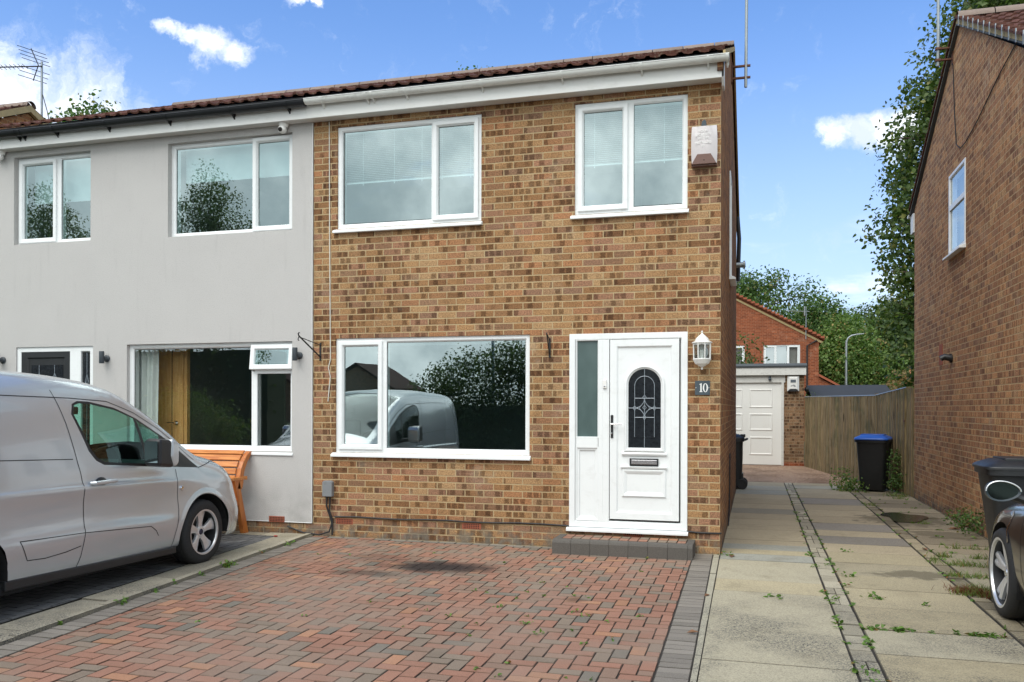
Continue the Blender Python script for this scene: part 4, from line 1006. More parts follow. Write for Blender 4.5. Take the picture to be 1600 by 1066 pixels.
q.build('frame', 'white_plastic', t); q = MB(); q.lathe([(.083, 2.045), (.086, 2.20)], (LX, LY, 0), 'z', 8, a0=math.pi / 8, a1=2 * math.pi + math.pi / 8); q.build('glass_panel', 'lantern_glass', t, fix=False)
q = MB(); q.lathe([(0, 2.14), (.018, 2.135), (.028, 2.115), (.02, 2.085), (.013, 2.07), (.013, 2.045)], (LX, LY, 0), 'z', 12); q.build('bulb', 'bulb', t, smooth=True)
# house number
t = thing('number_plaque', (-.182, 0, 1.665), 'dark slate house number 10 plaque below the white lantern', 'house number')
q = MB(); q.box(-.259, -.105, -.014, 0, 1.668, 1.818); q.build('plate', 'slate', t, bevel=.003)
q = MB(); x0 = -.214; yb, yf = -.0155, -.013
q.prism([(x0, 1.700), (x0 + .034, 1.700), (x0 + .034, 1.704), (x0 + .024, 1.708), (x0 + .024, 1.792), (x0 + .019, 1.792), (x0 - .001, 1.781), (x0 + .0, 1.777), (x0 + .010, 1.780), (x0 + .010, 1.708), (x0, 1.704)], yb, yf)
c0, cz = -.152, 1.745; N0 = 28; vs = []
for k in range(N0):
    a = 2 * math.pi * k / N0; vs += [(c0 + .0265 * math.cos(a), yb, cz + .0465 * math.sin(a)), (c0 + .0125 * math.cos(a), yb, cz + .0405 * math.sin(a)), (c0 + .0265 * math.cos(a), yf, cz + .0465 * math.sin(a))]
q.add(vs, [(3 * k, 3 * ((k + 1) % N0), 3 * ((k + 1) % N0) + 1, 3 * k + 1) for k in range(N0)] + [(3 * k, 3 * ((k + 1) % N0), 3 * ((k + 1) % N0) + 2, 3 * k + 2) for k in range(N0)])
for xx in (-.249, -.116): q.lathe([(0, -.016), (.004, -.0155), (.004, -.013)], (xx, 0, 1.745), 'y', 8)
q.build('digits', 'white_paint', t)
q = MB(); q.box(-1.235, -1.196, -.030, -.010, 1.743, 1.833); t_ = q.build('doorbell', 'white_plastic', bevel=.004); tag(t_, 'small white door bell push on the frame beside the front door', 'doorbell'); q = MB(); q.lathe([(0, -.034), (.010, -.033), (.010, -.029)], (-1.2155, 0, 1.765), 'y', 12); q.build('button', 'alloy_bright', t_)
# grey junction box with cables
t = thing('junction_box', (-4.515, 0, .47), 'grey plastic junction box on the brickwork under the wide window', 'junction box')
q = MB(); q.prism([(-4.578, .475), (-4.452, .475), (-4.452, .645), (-4.47, .662), (-4.56, .662), (-4.578, .645)], -.062, 0); q.build('box', plain('jbox', (.20, .21, .22), .6, var=.1, grime=.3, gcol=(.1, .1, .09)), t, bevel=.006)
q = MB(); q.tube([(-4.53, -.03, .48), (-4.535, -.03, .36), (-4.50, -.02, .25), (-4.47, -.02, .16), (-4.49, -.05, .06), (-4.62, -.05, .02), (-4.85, -.03, .035), (-5.06, -.02, .10)], .010, 6)
q.tube([(-4.49, -.03, .48), (-4.495, -.03, .3), (-4.465, -.02, .2), (-4.46, -.03, .02)], .010, 6)
tag(q.build('black_cables', 'wire', smooth=True), 'black cables hanging from the grey junction box to the ground', 'cable')
q = MB(); pts = [(-4.44 + k * .283, -.012, .236 + .006 * math.sin(k * 1.7) + .001 * k) for k in range(11)]; q.tube(pts, .009, 6); q.tube([(-.34, -.012, .232), (-.2, -.012, .222), (-.01, -.012, .225), (.012, .0, .225)], .009, 6)
tag(q.build('wall_cable', 'wire', smooth=True), 'black cable clipped along the brickwork just above the airbricks', 'cable')
q = MB(); q.tube([(-4.523, -.008, 4.92), (-4.515, -.008, 3.6), (-4.505, -.008, 2.6), (-4.50, -.008, 2.1), (-4.525, -.012, 2.0), (-4.50, -.01, 1.9), (-4.53, -.01, 1.6)], .0062, 6); tag(q.build('white_cable', 'wire_white', smooth=True), 'thin white cable hanging down the brick from the soffit left of the windows', 'cable')
# hanging basket brackets
for i, (bx, lab) in enumerate(((-4.635, 'black hanging basket bracket at the party wall beside the wide window'), (-1.83, 'black hanging basket bracket between the wide window and the front door'))):
    t = thing('basket_bracket', (bx, 0, 2.1), lab, 'bracket', 'hanging basket brackets'); dirx = -.0
    q = MB(); q.box(bx - .010, bx + .010, -.010, 0, 2.085, 2.30); q.build('back_plate', 'wire', t)
    q = MB()
    ex, ey = (bx - .10, -.33) if i == 0 else (bx + .02, -.10)
    if i == 0: ex, ey = bx - .06, -.40
    if i == 0:
        q.tube([(bx, -.01, 2.13), (ex, ey, 2.35), (ex - .002, ey - .012, 2.375), (ex + .006, ey + .0, 2.39)], .0085, 6); q.tube([(bx, -.01, 2.27), (ex + .004, ey + .03, 2.335)], .005, 6)
        q.tube([(ex, ey, 2.34), (ex - .005, ey - .012, 2.31), (ex + .002, ey, 2.295)], .006, 6)
    else:
        q.tube([(bx, -.01, 2.12), (bx + .06, -.40, 2.32)], .007, 6); q.tube([(bx, -.01, 2.28), (bx + .06, -.40, 2.32)], .006, 6)
    q.build('arm', 'wire', t)
# cylinder wall lights and dome cameras on the rendered house
for (lx, lab) in ((-9.34, 'dark grey cylinder wall light left of the neighbour front door'), (-7.67, 'dark grey cylinder wall light between the neighbour front door and their wide window'), (-4.905, 'dark grey cylinder wall light at the right end of the rendered front')):
    t = thing('cylinder_light', (lx, -.018, 2.08), lab, 'wall light', 'cylinder wall lights')
    q = MB(); q.lathe([(0, 2.085), (.030, 2.085), (.032, 2.09), (.032, 2.235), (.030, 2.24), (0, 2.24)], (lx - .015, -.10, 0), 'z', 20); q.build('body', 'dark_grey_metal', t, smooth=True)
    q = MB(); q.lathe([(0, -.018), (.045, -.018), (.045, -.034), (.03, -.045), (.022, -.09)], (lx, 0, 2.15), 'y', 18); q.build('mount', 'dark_grey_metal', t, smooth=True)
for (lx, lab) in ((-5.09, 'white dome security camera under the eaves above the wide upstairs window'), (-9.33, 'white dome security camera under the eaves at the far left')):
    t = thing('security_camera', (lx, -.1, 4.92), lab, 'camera', 'dome cameras under the eaves')
    q = MB(); q.lathe([(0, 4.932), (.058, 4.932), (.060, 4.915), (.055, 4.905), (.048, 4.875)], (lx, -.08, 0), 'z', 20); q.build('mount', 'white_plastic', t, smooth=True)
    q = MB(); q.sphere((lx - .01, -.09, 4.855), .052, 18); s_ = q.build('dome', 'white_plastic', t, smooth=True)
    q = MB(); q.tube([(lx - .012, -.13, 4.845), (lx - .013, -.146, 4.838)], [.026, .024], 14); q.build('lens', 'hole', t)

# ================================================================== garage
GY, GZ = 12.3, .17
t = Gg = thing('garage', (.3, GY, GZ), 'flat roofed brick garage with cream panelled door at the end of the drive', 'garage')
q = MB(); wall_y(q, -1.9, 1.46, GZ - .05, GZ + 2.2, [(-1.3, .99, GZ - .06, GZ + 2.16)], y0=GY, depth=.11); q.quad((1.46, GY, .1), (1.46, GY + 5, .1), (1.46, GY + 5, 2.5), (1.46, GY, 2.5)); q.build('wall', 'brick_garage', t, fix=False)
q = MB(); q.box(.99, 1.462, GY - .004, GY + .06, GZ - .04, GZ + .075); q.build('plinth', 'brick_red', t)
q = MB(); q.box(-1.34, 1.03, GY - .015, GY + .05, GZ + 1.985, GZ + 2.16); q.box(.945, 1.0, GY - .02, GY + .08, GZ - .0, GZ + 1.984); q.box(-1.34, -1.28, GY - .02, GY + .08, GZ, GZ + 1.984); q.build('door_frame', 'peeling_white', t, bevel=.003)
q = MB(); q.box(-1.95, 1.50, GY - .09, GY - .06, GZ + 2.16, GZ + 2.345); q.box(1.475, 1.50, GY - .06, GY + 5, GZ + 2.16, GZ + 2.345); q.box(-1.95, 1.474, GY - .06, GY + .0, GZ + 2.17, GZ + 2.20); q.build('fascia', 'peeling_white', t, bevel=.002)
q = MB(); q.box(-1.97, 1.515, GY - .11, GY + 5.05, GZ + 2.345, GZ + 2.36); q.prism([(GY - .11, GZ + 2.35), (GY - .12, GZ + 2.38), (GY - .06, GZ + 2.44), (GY + 5, GZ + 2.48), (GY + 5, GZ + 2.35)], -1.97, 1.515, 'x'); q.build('roof', 'felt', t)
q = MB(); dx0, dx1, dz0, dz1, dy = -1.28, .945, GZ + .01, GZ + 1.985, GY + .03
q.box(dx0, dx1, dy, dy + .03, dz0, dz1)
cols = [(dx1 - .66, dx1 - .08), (dx1 - 1.25, dx1 - .78), (dx0 + .08, dx0 + .62)]
rows = [(GZ + 1.33, GZ + 1.85), (GZ + .82, GZ + 1.22), (GZ + .22, GZ + .70)]
for a, b in ((dx1 - .74, dx1 - .20), (dx1 - 1.45, dx1 - .90), (dx1 - 2.15, dx1 - 1.6)):
    for c_, d_ in ((GZ + 1.38, GZ + 1.83), (GZ + .83, GZ + 1.24), (GZ + .24, GZ + .68)):
        q.ring(a, b, c_, d_, [(0, dy + .001), (.012, dy - .012), (.03, dy - .010), (.045, dy + .001)])
q.build('door', 'garage_door', t, bevel=.002)
t = thing('alarm_box', (1.19, GY, 2.0), 'white alarm box with a blue grey badge on the brick pier of the garage', 'alarm box', 'alarm boxes')
q = MB(); ax0, ax1, az0, az1 = 1.075, 1.345, GZ + 1.775, GZ + 2.145
q.ring(ax0, ax1, az0, az1, [(0, GY), (0, GY - .03), (.05, GY - .075)]); q.quad((ax0 + .05, GY - .075, az0 + .05), (ax1 - .05, GY - .075, az0 + .05), (ax1 - .05, GY - .075, az1 - .05), (ax0 + .05, GY - .075, az1 - .05)); q.build('cover', 'white_plastic', t)
q = MB(); q.prism([(ax0 + .01, az0 - .005), (ax1 - .01, az0 - .005), (ax1 - .07, az0 + .055), (ax0 + .07, az0 + .055)], GY - .082, GY - .03); q.build('lower_panel', 'black_plastic', t)
q = MB(); q.box(1.15, 1.27, GY - .079, GY - .075, GZ + 1.98, GZ + 2.05); 
for k in range(9):
    a = k * .7; q.tube([(1.155 + k * .013, GY - .077, GZ + 1.90 + .018 * math.sin(a)), (1.165 + k * .013, GY - .077, GZ + 1.91 - .02 * math.cos(a))], .005, 5)
q.build('badge', plain('grey_print', (.10, .12, .14), .5), t)
q = MB(); q.sphere((.68, GY - .05, GZ + 2.06), .038, 14); q.tube([(.68, GY - .02, GZ + 2.12), (.68, GY - .05, GZ + 2.08)], .03, 10); tag(q.build('security_camera', 'dark_grey_metal', smooth=True), 'small dark camera on the white beam above the garage door', 'camera')
q = MB(); q.sphere((1.53, GY + .15, GZ + 1.82), .055, 12, (1, .8, 1.2)); q.tube([(1.46, GY + .15, GZ + 1.82), (1.53, GY + .15, GZ + 1.82)], .02, 8); tag(q.build('side_lamp', 'black_plastic', smooth=True), 'small dark lamp on the side wall of the garage', 'wall light')

# ================================================================== timber fence
Fh = thing('timber_fence', (2.2, 9.6, 0), 'weathered vertical board fence with mossy stains behind the blue lidded bin', 'fence')
def boards(p0, p1, z0a, z0b, h0, h1, seed, bw=.148):
    rnd = random.Random(seed); L = math.hypot(p1[0] - p0[0], p1[1] - p0[1]); ux, uy = (p1[0] - p0[0]) / L, (p1[1] - p0[1]) / L; nx, ny = uy, -ux
    if nx * (-1) + ny * (-1) < 0: nx, ny = -nx, -ny
    q = MB(); s = 0
    while s < L - .02:
        e = min(s + bw - .006, L); k = rnd.uniform(.55, 1.25); col = (k, k * rnd.uniform(.92, 1.04), k * rnd.uniform(.82, 1.0)); ta, tb = s / L, e / L
        za, zb = z0a + (z0b - z0a) * ta, z0a + (z0b - z0a) * tb; ha, hb = h0 + (h1 - h0) * ta + rnd.uniform(-.006, .006), h0 + (h1 - h0) * tb + rnd.uniform(-.006, .006)
        lap = rnd.uniform(0, .008)
        A = (p0[0] + ux * s + nx * lap, p0[1] + uy * s + ny * lap); B = (p0[0] + ux * e + nx * (lap + .012), p0[1] + uy * e + ny * (lap + .012))
        t_ = .016
        vs = [(A[0], A[1], za), (B[0], B[1], zb), (B[0], B[1], hb), (A[0], A[1], ha), (A[0] - nx * t_, A[1] - ny * t_, za), (B[0] - nx * t_, B[1] - ny * t_, zb), (B[0] - nx * t_, B[1] - ny * t_, hb), (A[0] - nx * t_, A[1] - ny * t_, ha)]
        q.add(vs, [(0, 1, 2, 3), (4, 7, 6, 5), (0, 3, 7, 4), (1, 5, 6, 2), (3, 2, 6, 7), (0, 4, 5, 1)], col); s += bw
    return q
P0, P1, P2 = (1.47, 12.25), (2.62, 9.05), (2.92, 7.35)
boards(P0, P1, .1, .06, 1.80, 1.785, 3).build('board_panel', 'fence_wood', Fh)
boards(P1, P2, .06, .02, 1.785, 1.90, 5, .142).build('board_panel', 'fence_wood', Fh)
boards((2.93, 7.34), (2.995, 7.02), .02, .0, 1.89, 1.90, 8, .13).build('board_panel', 'fence_wood', Fh)
for a, b in ((P0, 1.80), (P1, 1.80), (P2, 1.89)):
    q = MB(); q.box(a[0] + .0, a[0] + .09, a[1] - .02, a[1] + .07, -.02, b + .03, (.8, .8, .75)); q.build('post', 'fence_wood', Fh, bevel=.004)
q = MB(); 
for a, b, za, zb in ((P0, P1, 1.805, 1.79), (P1, P2, 1.79, 1.905)): q.tube([(a[0], a[1], za), (b[0], b[1], zb)], .017, 4, (.8, .8, .75))
q.build('capping', 'galv', Fh)
q = MB(); q.box(2.885, 2.90, 7.30, 7.42, 1.30, 1.33, (.3, .3, .3)); q.build('latch', 'rust', Fh)

# ================================================================== wheelie bins
def wheelie(loc, rz, label, lidmat='bin_black', w=.57, d=.60, h=1.0, grp='wheelie bins'):
    """local: front faces -y; wheels and handle at +y"""
    t = thing('wheelie_bin', loc, label, 'wheelie bin', grp, rz)
    q = MB(); lv = [(.03, .76, .74, .05), (.10, .78, .78, .04), (.55, .88, .89, .02), (.86, .95, .97, .0), (.90, .96, .98, 0)]
    vs = []; m = 20
    def sq(hw, hd, cy, z, rr=.06):
        o = []
        for k in range(m):
            a = 2 * math.pi * (k + .5) / m; c_, s_ = math.cos(a), math.sin(a); e = .28
            o.append((math.copysign(abs(c_) ** e, c_) * hw, cy + math.copysign(abs(s_) ** e, s_) * hd, z))
        return o
    for z, a, b, cy in lv: vs += sq(w / 2 * a, d / 2 * b, cy, z * h)
    n = len(lv); vs = [(x, y, z) for x, y, z in vs]
    q.add(vs, [(i * m + k, i * m + (k + 1) % m, (i + 1) * m + (k + 1) % m, (i + 1) * m + k) for i in range(n - 1) for k in range(m)] + [tuple(range(m))])
    q.build('body', 'bin_black', t, smooth=True, world=False, angle=40)
    q = MB(); vs = sq(w / 2 * .97, d / 2 * .98, 0, .90 * h) + sq(w / 2 * 1.07, d / 2 * 1.07, 0, .905 * h) + sq(w / 2 * 1.07, d / 2 * 1.07, 0, .955 * h) + sq(w / 2 * .98, d / 2 * .98, 0, .96 * h)
    q.add(vs, [(i * m + k, i * m + (k + 1) % m, (i + 1) * m + (k + 1) % m, (i + 1) * m + k) for i in range(3) for k in range(m)]); q.build('rim', 'bin_black', t, smooth=True, world=False, angle=40)
    for s in (-1, 1):
        q = MB(); q.box(s * w * .36 - .012, s * w * .36 + .012, -d * .47, -d * .43, .12 * h, .88 * h)
    q = MB(); vs = sq(w / 2 * 1.09, d / 2 * 1.10, -.01, .952 * h) + sq(w / 2 * 1.09, d / 2 * 1.10, -.01, .975 * h) + sq(w / 2 * 1.02, d / 2 * 1.02, -.005, .995 * h) + sq(w / 2 * .7, d / 2 * .72, .0, 1.035 * h) + sq(w / 2 * .35, d / 2 * .4, 0, 1.045 * h)
    q.add(vs, [(i * m + k, i * m + (k + 1) % m, (i + 1) * m + (k + 1) % m, (i + 1) * m + k) for i in range(4) for k in range(m)] + [tuple(range(4 * m, 5 * m))])
    for s in (-1, 1): q.box(s * w * .22 - .05, s * w * .22 + .05, d * .40, d * .56, .985 * h, 1.035 * h)
    q.box(-w * .36, w * .36, -d * .28, d * .28, 1.0 * h, 1.052 * h)
    q.build('lid', lidmat, t, smooth=True, world=False, bevel=.006, angle=40)
    q = MB(); q.tube([(-w * .40, d * .54, .93 * h), (-w * .40, d * .62, .95 * h), (w * .40, d * .62, .95 * h), (w * .40, d * .54, .93 * h)], .016, 8); q.build('handle', 'bin_black', t, smooth=True, world=False)
    for s in (-1, 1):
        q = MB(); q.lathe([(0, -.028), (.05, -.028), (.055, -.02), (.085, -.026), (.10, -.015), (.10, .015), (.085, .026), (.055, .02), (.05, .028), (0, .028)], (s * w * .40, d * .5 - .02, .10), 'x', 24); q.build('wheel', 'rubber', t, smooth=True, world=False)
    q = MB(); q.tube([(-w * .4, d * .5 - .02, .10), (w * .4, d * .5 - .02, .10)], .012, 8); q.box(-w * .33, w * .33, d * .28, d * .5, .06, .30); q.build('axle', 'bin_dark', t, world=False)
    return t
wheelie((2.46, 7.95, .01), R(-16), 'black wheelie bin with a bright blue lid in front of the timber fence', 'bin_blue', .56, .62, 1.0)
wheelie((-.17, 7.78, 0), R(-90), 'black wheelie bin half hidden behind the side wall, its wheel showing', 'bin_black', .56, .60, 1.0)
wheelie((2.70, -.32, 0), R(-90), 'large black wheelie bin beside the brown wall behind the dark car', 'bin_black', .60, .62, 1.03)

# ================================================================== background: red brick house, shed, lamp, orange roof, far left house
Rb = thing('red_brick_house', (-.6, 35, 0), 'red brick house with a gable facing us beyond the flat roofed garage', 'house')
BY = 35.0
q = MB(); holes = [(.72, 2.43, 3.55, 4.66), (-1.9, -.19, 3.55, 4.66)]
wall_y(q, -4.6, 3.29, -.1, 5.0, holes, y0=BY); q.add([(-4.6, BY, 5.0), (3.29, BY, 5.0), (-.65, BY, 7.15)], [(0, 1, 2)]); q.quad((3.29, BY, -.1), (3.29, BY + 8, -.1), (3.29, BY + 8, 5.0), (3.29, BY, 5.0)); q.build('gable_wall', 'brick_red', Rb, fix=False)
q = MB()
for s in (1, -1):
    xe = 3.55 if s == 1 else -4.86
    q.add([(xe, BY - .12, 4.98), (-.655, BY - .12, 7.28), (-.655, BY + 8, 7.28), (xe, BY + 8, 4.98), (xe, BY - .12, 4.86), (-.655, BY - .12, 7.16), (-.655, BY + 8, 7.16), (xe, BY + 8, 4.86)], [(0, 1, 2, 3), (4, 5, 1, 0), (4, 7, 6, 5), (0, 3, 7, 4)])
q.build('roof', 'red_roof', Rb)
q = MB()
for k in range(22):
    u = k / 22; x = 3.55 - 4.2 * u; z = 4.98 + 2.3 * u; q.box(x - .17, x, BY - .20, BY + .05, z - .03, z + .07)
q.build('verge_tile', 'red_roof', Rb)
q = MB(); q.prism([(3.5, 4.78), (-.655, 7.05), (-.655, 6.95), (3.4, 4.72)], BY - .03, BY + .01); q.build('brick_corbel', 'mortar_bed', Rb)
window(Rb, .72, 2.43, 3.55, 4.66, [(.78, 1.28, 3.61, 4.6, True), (1.33, 1.82, 3.61, 4.6, False), (1.87, 2.37, 3.61, 4.6, True)], y=BY + .02, gl='glass_low')
window(Rb, -1.9, -.19, 3.55, 4.66, [(-1.84, -1.32, 3.61, 4.6, True), (-1.28, -.80, 3.61, 4.6, False), (-.75, -.25, 3.61, 4.6, True)], y=BY + .02, gl='glass_low')
q = MB(); q.box(-4.5, 3.2, BY + .13, BY + 5, 3.0, 4.9); q.build('room', 'room', Rb)
q = MB(); q.prism([(3.3, 0), (5.0, 0), (5.0, 2.1), (3.3, 3.05)], BY, BY + 3); q.build('lean_to_wall', 'brick_red', Rb)
q = MB(); q.prism([(3.3, 3.1), (5.1, 2.1), (5.1, 2.2), (3.3, 3.22)], BY - .15, BY + 3); q.build('lean_to_roof', 'red_roof', Rb)
q = MB(); q.tube([(3.2, BY - .07, 4.85), (2.75, BY - .07, 4.6), (2.75, BY - .07, 0)], .04, 8); q.build('downpipe', 'wire', Rb)
t = thing('tv_aerial', (2.69, BY - .2, 4.9), 'tv aerial on a thin pole beside the red brick gable', 'aerial', 'tv aerials')
q = MB(); q.tube([(2.69, BY - .15, 4.9), (2.69, BY - .15, 6.5)], .022, 6); q.build('pole', 'galv', t); q = MB(); q.tube([(1.75, BY - .15, 6.32), (2.85, BY - .15, 6.25)], .014, 5)
for k in range(7): q.tube([(1.8 + k * .14, BY - .30, 6.31 - k * .01), (1.8 + k * .14, BY, 6.31 - k * .01)], .008, 4)
q.box(2.6, 2.64, BY - .35, BY + .05, 6.05, 6.5); q.build('antenna', 'galv', t)
t = thing('street_lamp', (5.20, 42, 0), 'grey street lamp with a curved arm rising behind the shed', 'street lamp')
q = MB(); q.tube([(5.2, 42, 0), (5.2, 42, 1.2), (5.2, 42, 5.0), (5.22, 42, 5.3), (5.32, 42, 5.5), (5.5, 42, 5.62), (5.75, 42, 5.66)], [.09, .075, .06, .055, .05, .045, .04], 12); q.build('column', 'galv', t, smooth=True); q = MB(); q.prism([(5.7, 5.63), (6.12, 5.68), (6.14, 5.73), (5.72, 5.71)], 41.93, 42.07); q.build('lamp_head', 'galv', t, bevel=.01)
t = thing('garden_shed', (2.65, 15.2, 0), 'garden shed with a dark felt roof showing above the fence', 'shed')
q = MB(); q.prism([(1.66, 2.09), (3.52, 2.085), (3.75, 1.60), (1.72, 1.60)], 0, .01); q.v = [(x, 15.0 if z < 2 else 15.9, z) for x, y, z in q.v]; 
q = MB(); zr, ze = 2.16, 1.80; q.add([(1.75, 14.2, ze), (3.75, 14.0, ze), (3.62, 15.0, zr), (1.68, 15.2, zr), (1.7, 16.2, ze), (3.7, 16.0, ze), (1.75, 14.2, ze - .03), (3.75, 14.0, ze - .03)], [(0, 1, 2, 3), (3, 2, 5, 4), (6, 7, 1, 0)]); q.build('roof', 'shed_felt', t, fix=False)
q = MB(); q.box(1.8, 3.6, 14.3, 15.9, 0, 1.78, (.8, .8, .8)); q.build('wall', 'fence_wood', t)
t = thing('orange_roofed_house', (12, 66, 0), 'house with a bright orange tiled roof glimpsed through the trees', 'house')
q = MB(); q.box(8.2, 18, 64, 72, 0, 4.0); q.build('wall', 'brick_red', t); q = MB(); q.prism([(63.6, 3.9), (68, 7.4), (72.4, 3.9)], 8, 18.2, 'x'); q.build('roof', 'orange_roof', t)
# far left gable and aerial
t = thing('brown_gable_house', (-12.6, 3.6, 0), 'neighbouring brick gable with a lichened verge beyond the dark tiled roof at far left', 'house')
q = MB(); gable_wall(q, -12.6, .2, 7.0, 5.3, 3.6, 6.95); q.build('gable_wall', 'brick_gable', t, fix=False)
q = MB(); tiles(q, -18, -12.55, -.1, 5.25, 3.6, 7.08); q.build('roof', 'tile_brown', t, fix=False); q = MB(); tiles(q, -18, -12.55, 7.3, 5.25, 3.6, 7.08); q.build('rear_slope', 'tile_brown', t, fix=False)
q = MB()
for ya in (-.1, 7.3): q.prism([(ya, 5.2), (3.6, 6.97), (3.6, 7.09), (ya, 5.30)], -12.6, -12.53, 'x')
q.build('verge', 'mortar_bed', t)
q = MB(); ridge(q, -18, -12.5, 3.6, 7.1); q.build('ridge', 'ridge_tile', t, smooth=True)
q = MB(); q.quad((-18, .2, 0), (-12.6, .2, 0), (-12.6, .2, 5.3), (-18, .2, 5.3)); q.build('front_wall', 'brick_tan', t, fix=False)
t = thing('tv_aerial', (-12.1, 4.1, 6.3), 'spiky tv aerial on a tall pole at far left above the dark roof', 'aerial', 'tv aerials')
AX, AY = -12.58, 3.9
def a3(px, py): return px, py
q = MB(); q.tube([(AX, AY, 5.9), (AX, AY, 8.02)], .020, 8); q.build('pole', 'galv', t, smooth=True)
q = MB(); q.tube([(AX + .03, AY - .03, 7.92), (AX - 1.2, AY - .25, 7.94)], .012, 6)
for k in range(11): xx = AX - .3 - k * .085; q.tube([(xx, AY - .09 - k * .015 - .07, 7.95), (xx, AY - .09 - k * .015 + .07, 7.91)], .006, 4)
q.tube([(AX - .20, AY - .05, 8.27), (AX - .05, AY - .03, 7.95), (AX - .15, AY - .05, 7.66)], .010, 5)
for k, zz in enumerate((8.25, 8.17, 8.09, 8.01, 7.86, 7.78, 7.70)):
    c_ = AX - .05 - abs(zz - 7.95) * .45; q.tube([(c_ - .17, AY - .22, zz + .03), (c_ + .12, AY + .16, zz - .03)], .006, 4)
q.build('antenna', 'wire', t)
q = MB(); q.tube([(AX + .02, AY, 7.4), (AX + .12, AY, 7.1), (AX + .25, AY, 6.6), (AX + .45, AY, 6.1)], .008, 5); q.build('cable', 'wire', t)

# ================================================================== vehicles
def pchip(xs, ys, xq):
    xs = np.array(xs, float); ys = np.array(ys, float); h = np.diff(xs); dl = np.diff(ys) / h; n = len(xs); dd = np.zeros(n)
    for i in range(1, n - 1):
        if dl[i - 1] * dl[i] > 0:
            w1 = 2 * h[i] + h[i - 1]; w2 = h[i] + 2 * h[i - 1]; dd[i] = (w1 + w2) / (w1 / dl[i - 1] + w2 / dl[i])
    dd[0], dd[-1] = dl[0], dl[-1]
    k = np.clip(np.searchsorted(xs, xq) - 1, 0, n - 2); t = (xq - xs[k]) / h[k]
    return (2 * t**3 - 3 * t**2 + 1) * ys[k] + (t**3 - 2 * t**2 + t) * h[k] * dd[k] + (-2 * t**3 + 3 * t**2) * ys[k + 1] + (t**3 - t**2) * h[k] * dd[k + 1]

def loft_body(secs, cx, ny=110, sub=4, nose=1):
    """secs = [(y, [(x,z)...])] half sections from sill to roof centre; returns a bmesh of both halves, capped"""
    Y = [s[0] for s in secs]; K = len(secs[0][1])
    yq = np.linspace(Y[0], Y[-1], ny)
    X = np.array([pchip(Y, [s[1][k][0] for s in secs], yq) for k in range(K)]); Z = np.array([pchip(Y, [s[1][k][1] for s in secs], yq) for k in range(K)])
    tq = np.linspace(0, K - 1, (K - 1) * sub + 1); par = np.arange(K)
    def cat(P):   # catmull-rom along the section
        out = []
        for t in tq:
            i = min(int(t), K - 2); u = t - i; p0, p1, p2, p3 = P[max(i - 1, 0)], P[i], P[i + 1], P[min(i + 2, K - 1)]
            out.append(.5 * ((2 * p1) + (-p0 + p2) * u + (2 * p0 - 5 * p1 + 4 * p2 - p3) * u * u + (-p0 + 3 * p1 - 3 * p2 + p3) * u**3))
        return np.array(out)
    bm = bmesh.new(); rings = []; m = len(tq)
    for j in range(ny):
        xx, zz = cat(X[:, j]), cat(Z[:, j]); xx[-1] = 0
        r_ = [bm.verts.new((cx + x, yq[j], z)) for x, z in zip(xx, zz)] + [bm.verts.new((cx - x, yq[j], z)) for x, z in list(zip(xx, zz))[-2::-1]]
        rings.append(r_)
    q = len(rings[0])
    for j in range(ny - 1):
        for k in range(q - 1): bm.faces.new((rings[j][k], rings[j][k + 1], rings[j + 1][k + 1], rings[j + 1][k]))
    bm.faces.new(rings[0]); bm.faces.new(rings[-1][::-1])
    bmesh.ops.recalc_face_normals(bm, faces=bm.faces)
    return bm

def in_poly(p, poly):
    s = None
    for i in range(len(poly)):
        a, b = poly[i], poly[(i + 1) % len(poly)]; c = (b[0] - a[0]) * (p[1] - a[1]) - (b[1] - a[1]) * (p[0] - a[0])
        if abs(c) < 1e-9: continue
        if s is None: s = c > 0
        elif s != (c > 0): return False
    return True
def cut(bm, poly, cx, side=0, minx=.35):
    """knife the side skin along a convex outline in (y,z) and lift the faces inside it out into a new bmesh"""
    y0, y1 = min(p[0] for p in poly) - .12, max(p[0] for p in poly) + .12; z0, z1 = min(p[1] for p in poly) - .12, max(p[1] for p in poly) + .12
    def ok(f):
        c = f.calc_center_median(); dx = c.x - cx
        return y0 < c.y < y1 and z0 < c.z < z1 and abs(dx) > minx and (side == 0 or dx * side > 0)
    for i in range(len(poly)):
        a, b = poly[i], poly[(i + 1) % len(poly)]
        fs = [f for f in bm.faces if ok(f)]
        geom = list({e for f in fs for e in f.edges}) + fs + list({v for f in fs for v in f.verts})
        bmesh.ops.bisect_plane(bm, geom=geom, dist=1e-5, plane_co=(0, a[0], a[1]), plane_no=(0, -(b[1] - a[1]), (b[0] - a[0])))
    ins = [f for f in bm.faces if ok(f) and in_poly((f.calc_center_median().y, f.calc_center_median().z), poly)]
    nb = bmesh.new(); mp = {}
    for f in ins:
        vs = []
        for v in f.verts:
            if v not in mp: mp[v] = nb.verts.new(v.co)
            vs.append(mp[v])
        nb.faces.new(vs)
    bmesh.ops.delete(bm, geom=ins, context='FACES')
    return nb
def bm_obj(bm, name, mat, parent, smooth=True, angle=40, push=0):
    parent = clampp(parent); off = Vector((0, 0, 0)); p = parent
    while p is not None: off += p.location; p = p.parent
    bmesh.ops.recalc_face_normals(bm, faces=bm.faces) if False else None
    me = bpy.data.meshes.new(name); bm.normal_update()
    if push:
        for v in bm.verts: v.co += v.normal * push
    bm.to_mesh(me); bm.free(); me.transform(Matrix.Translation(-off)); me.materials.append(MATS[mat])
    if smooth:
        for q in me.polygons: q.use_smooth = True
        try: me.set_sharp_from_angle(angle=R(angle))
        except Exception: pass
    o = bpy.data.objects.new(name, me); COL.objects.link(o); o.parent = parent; return o

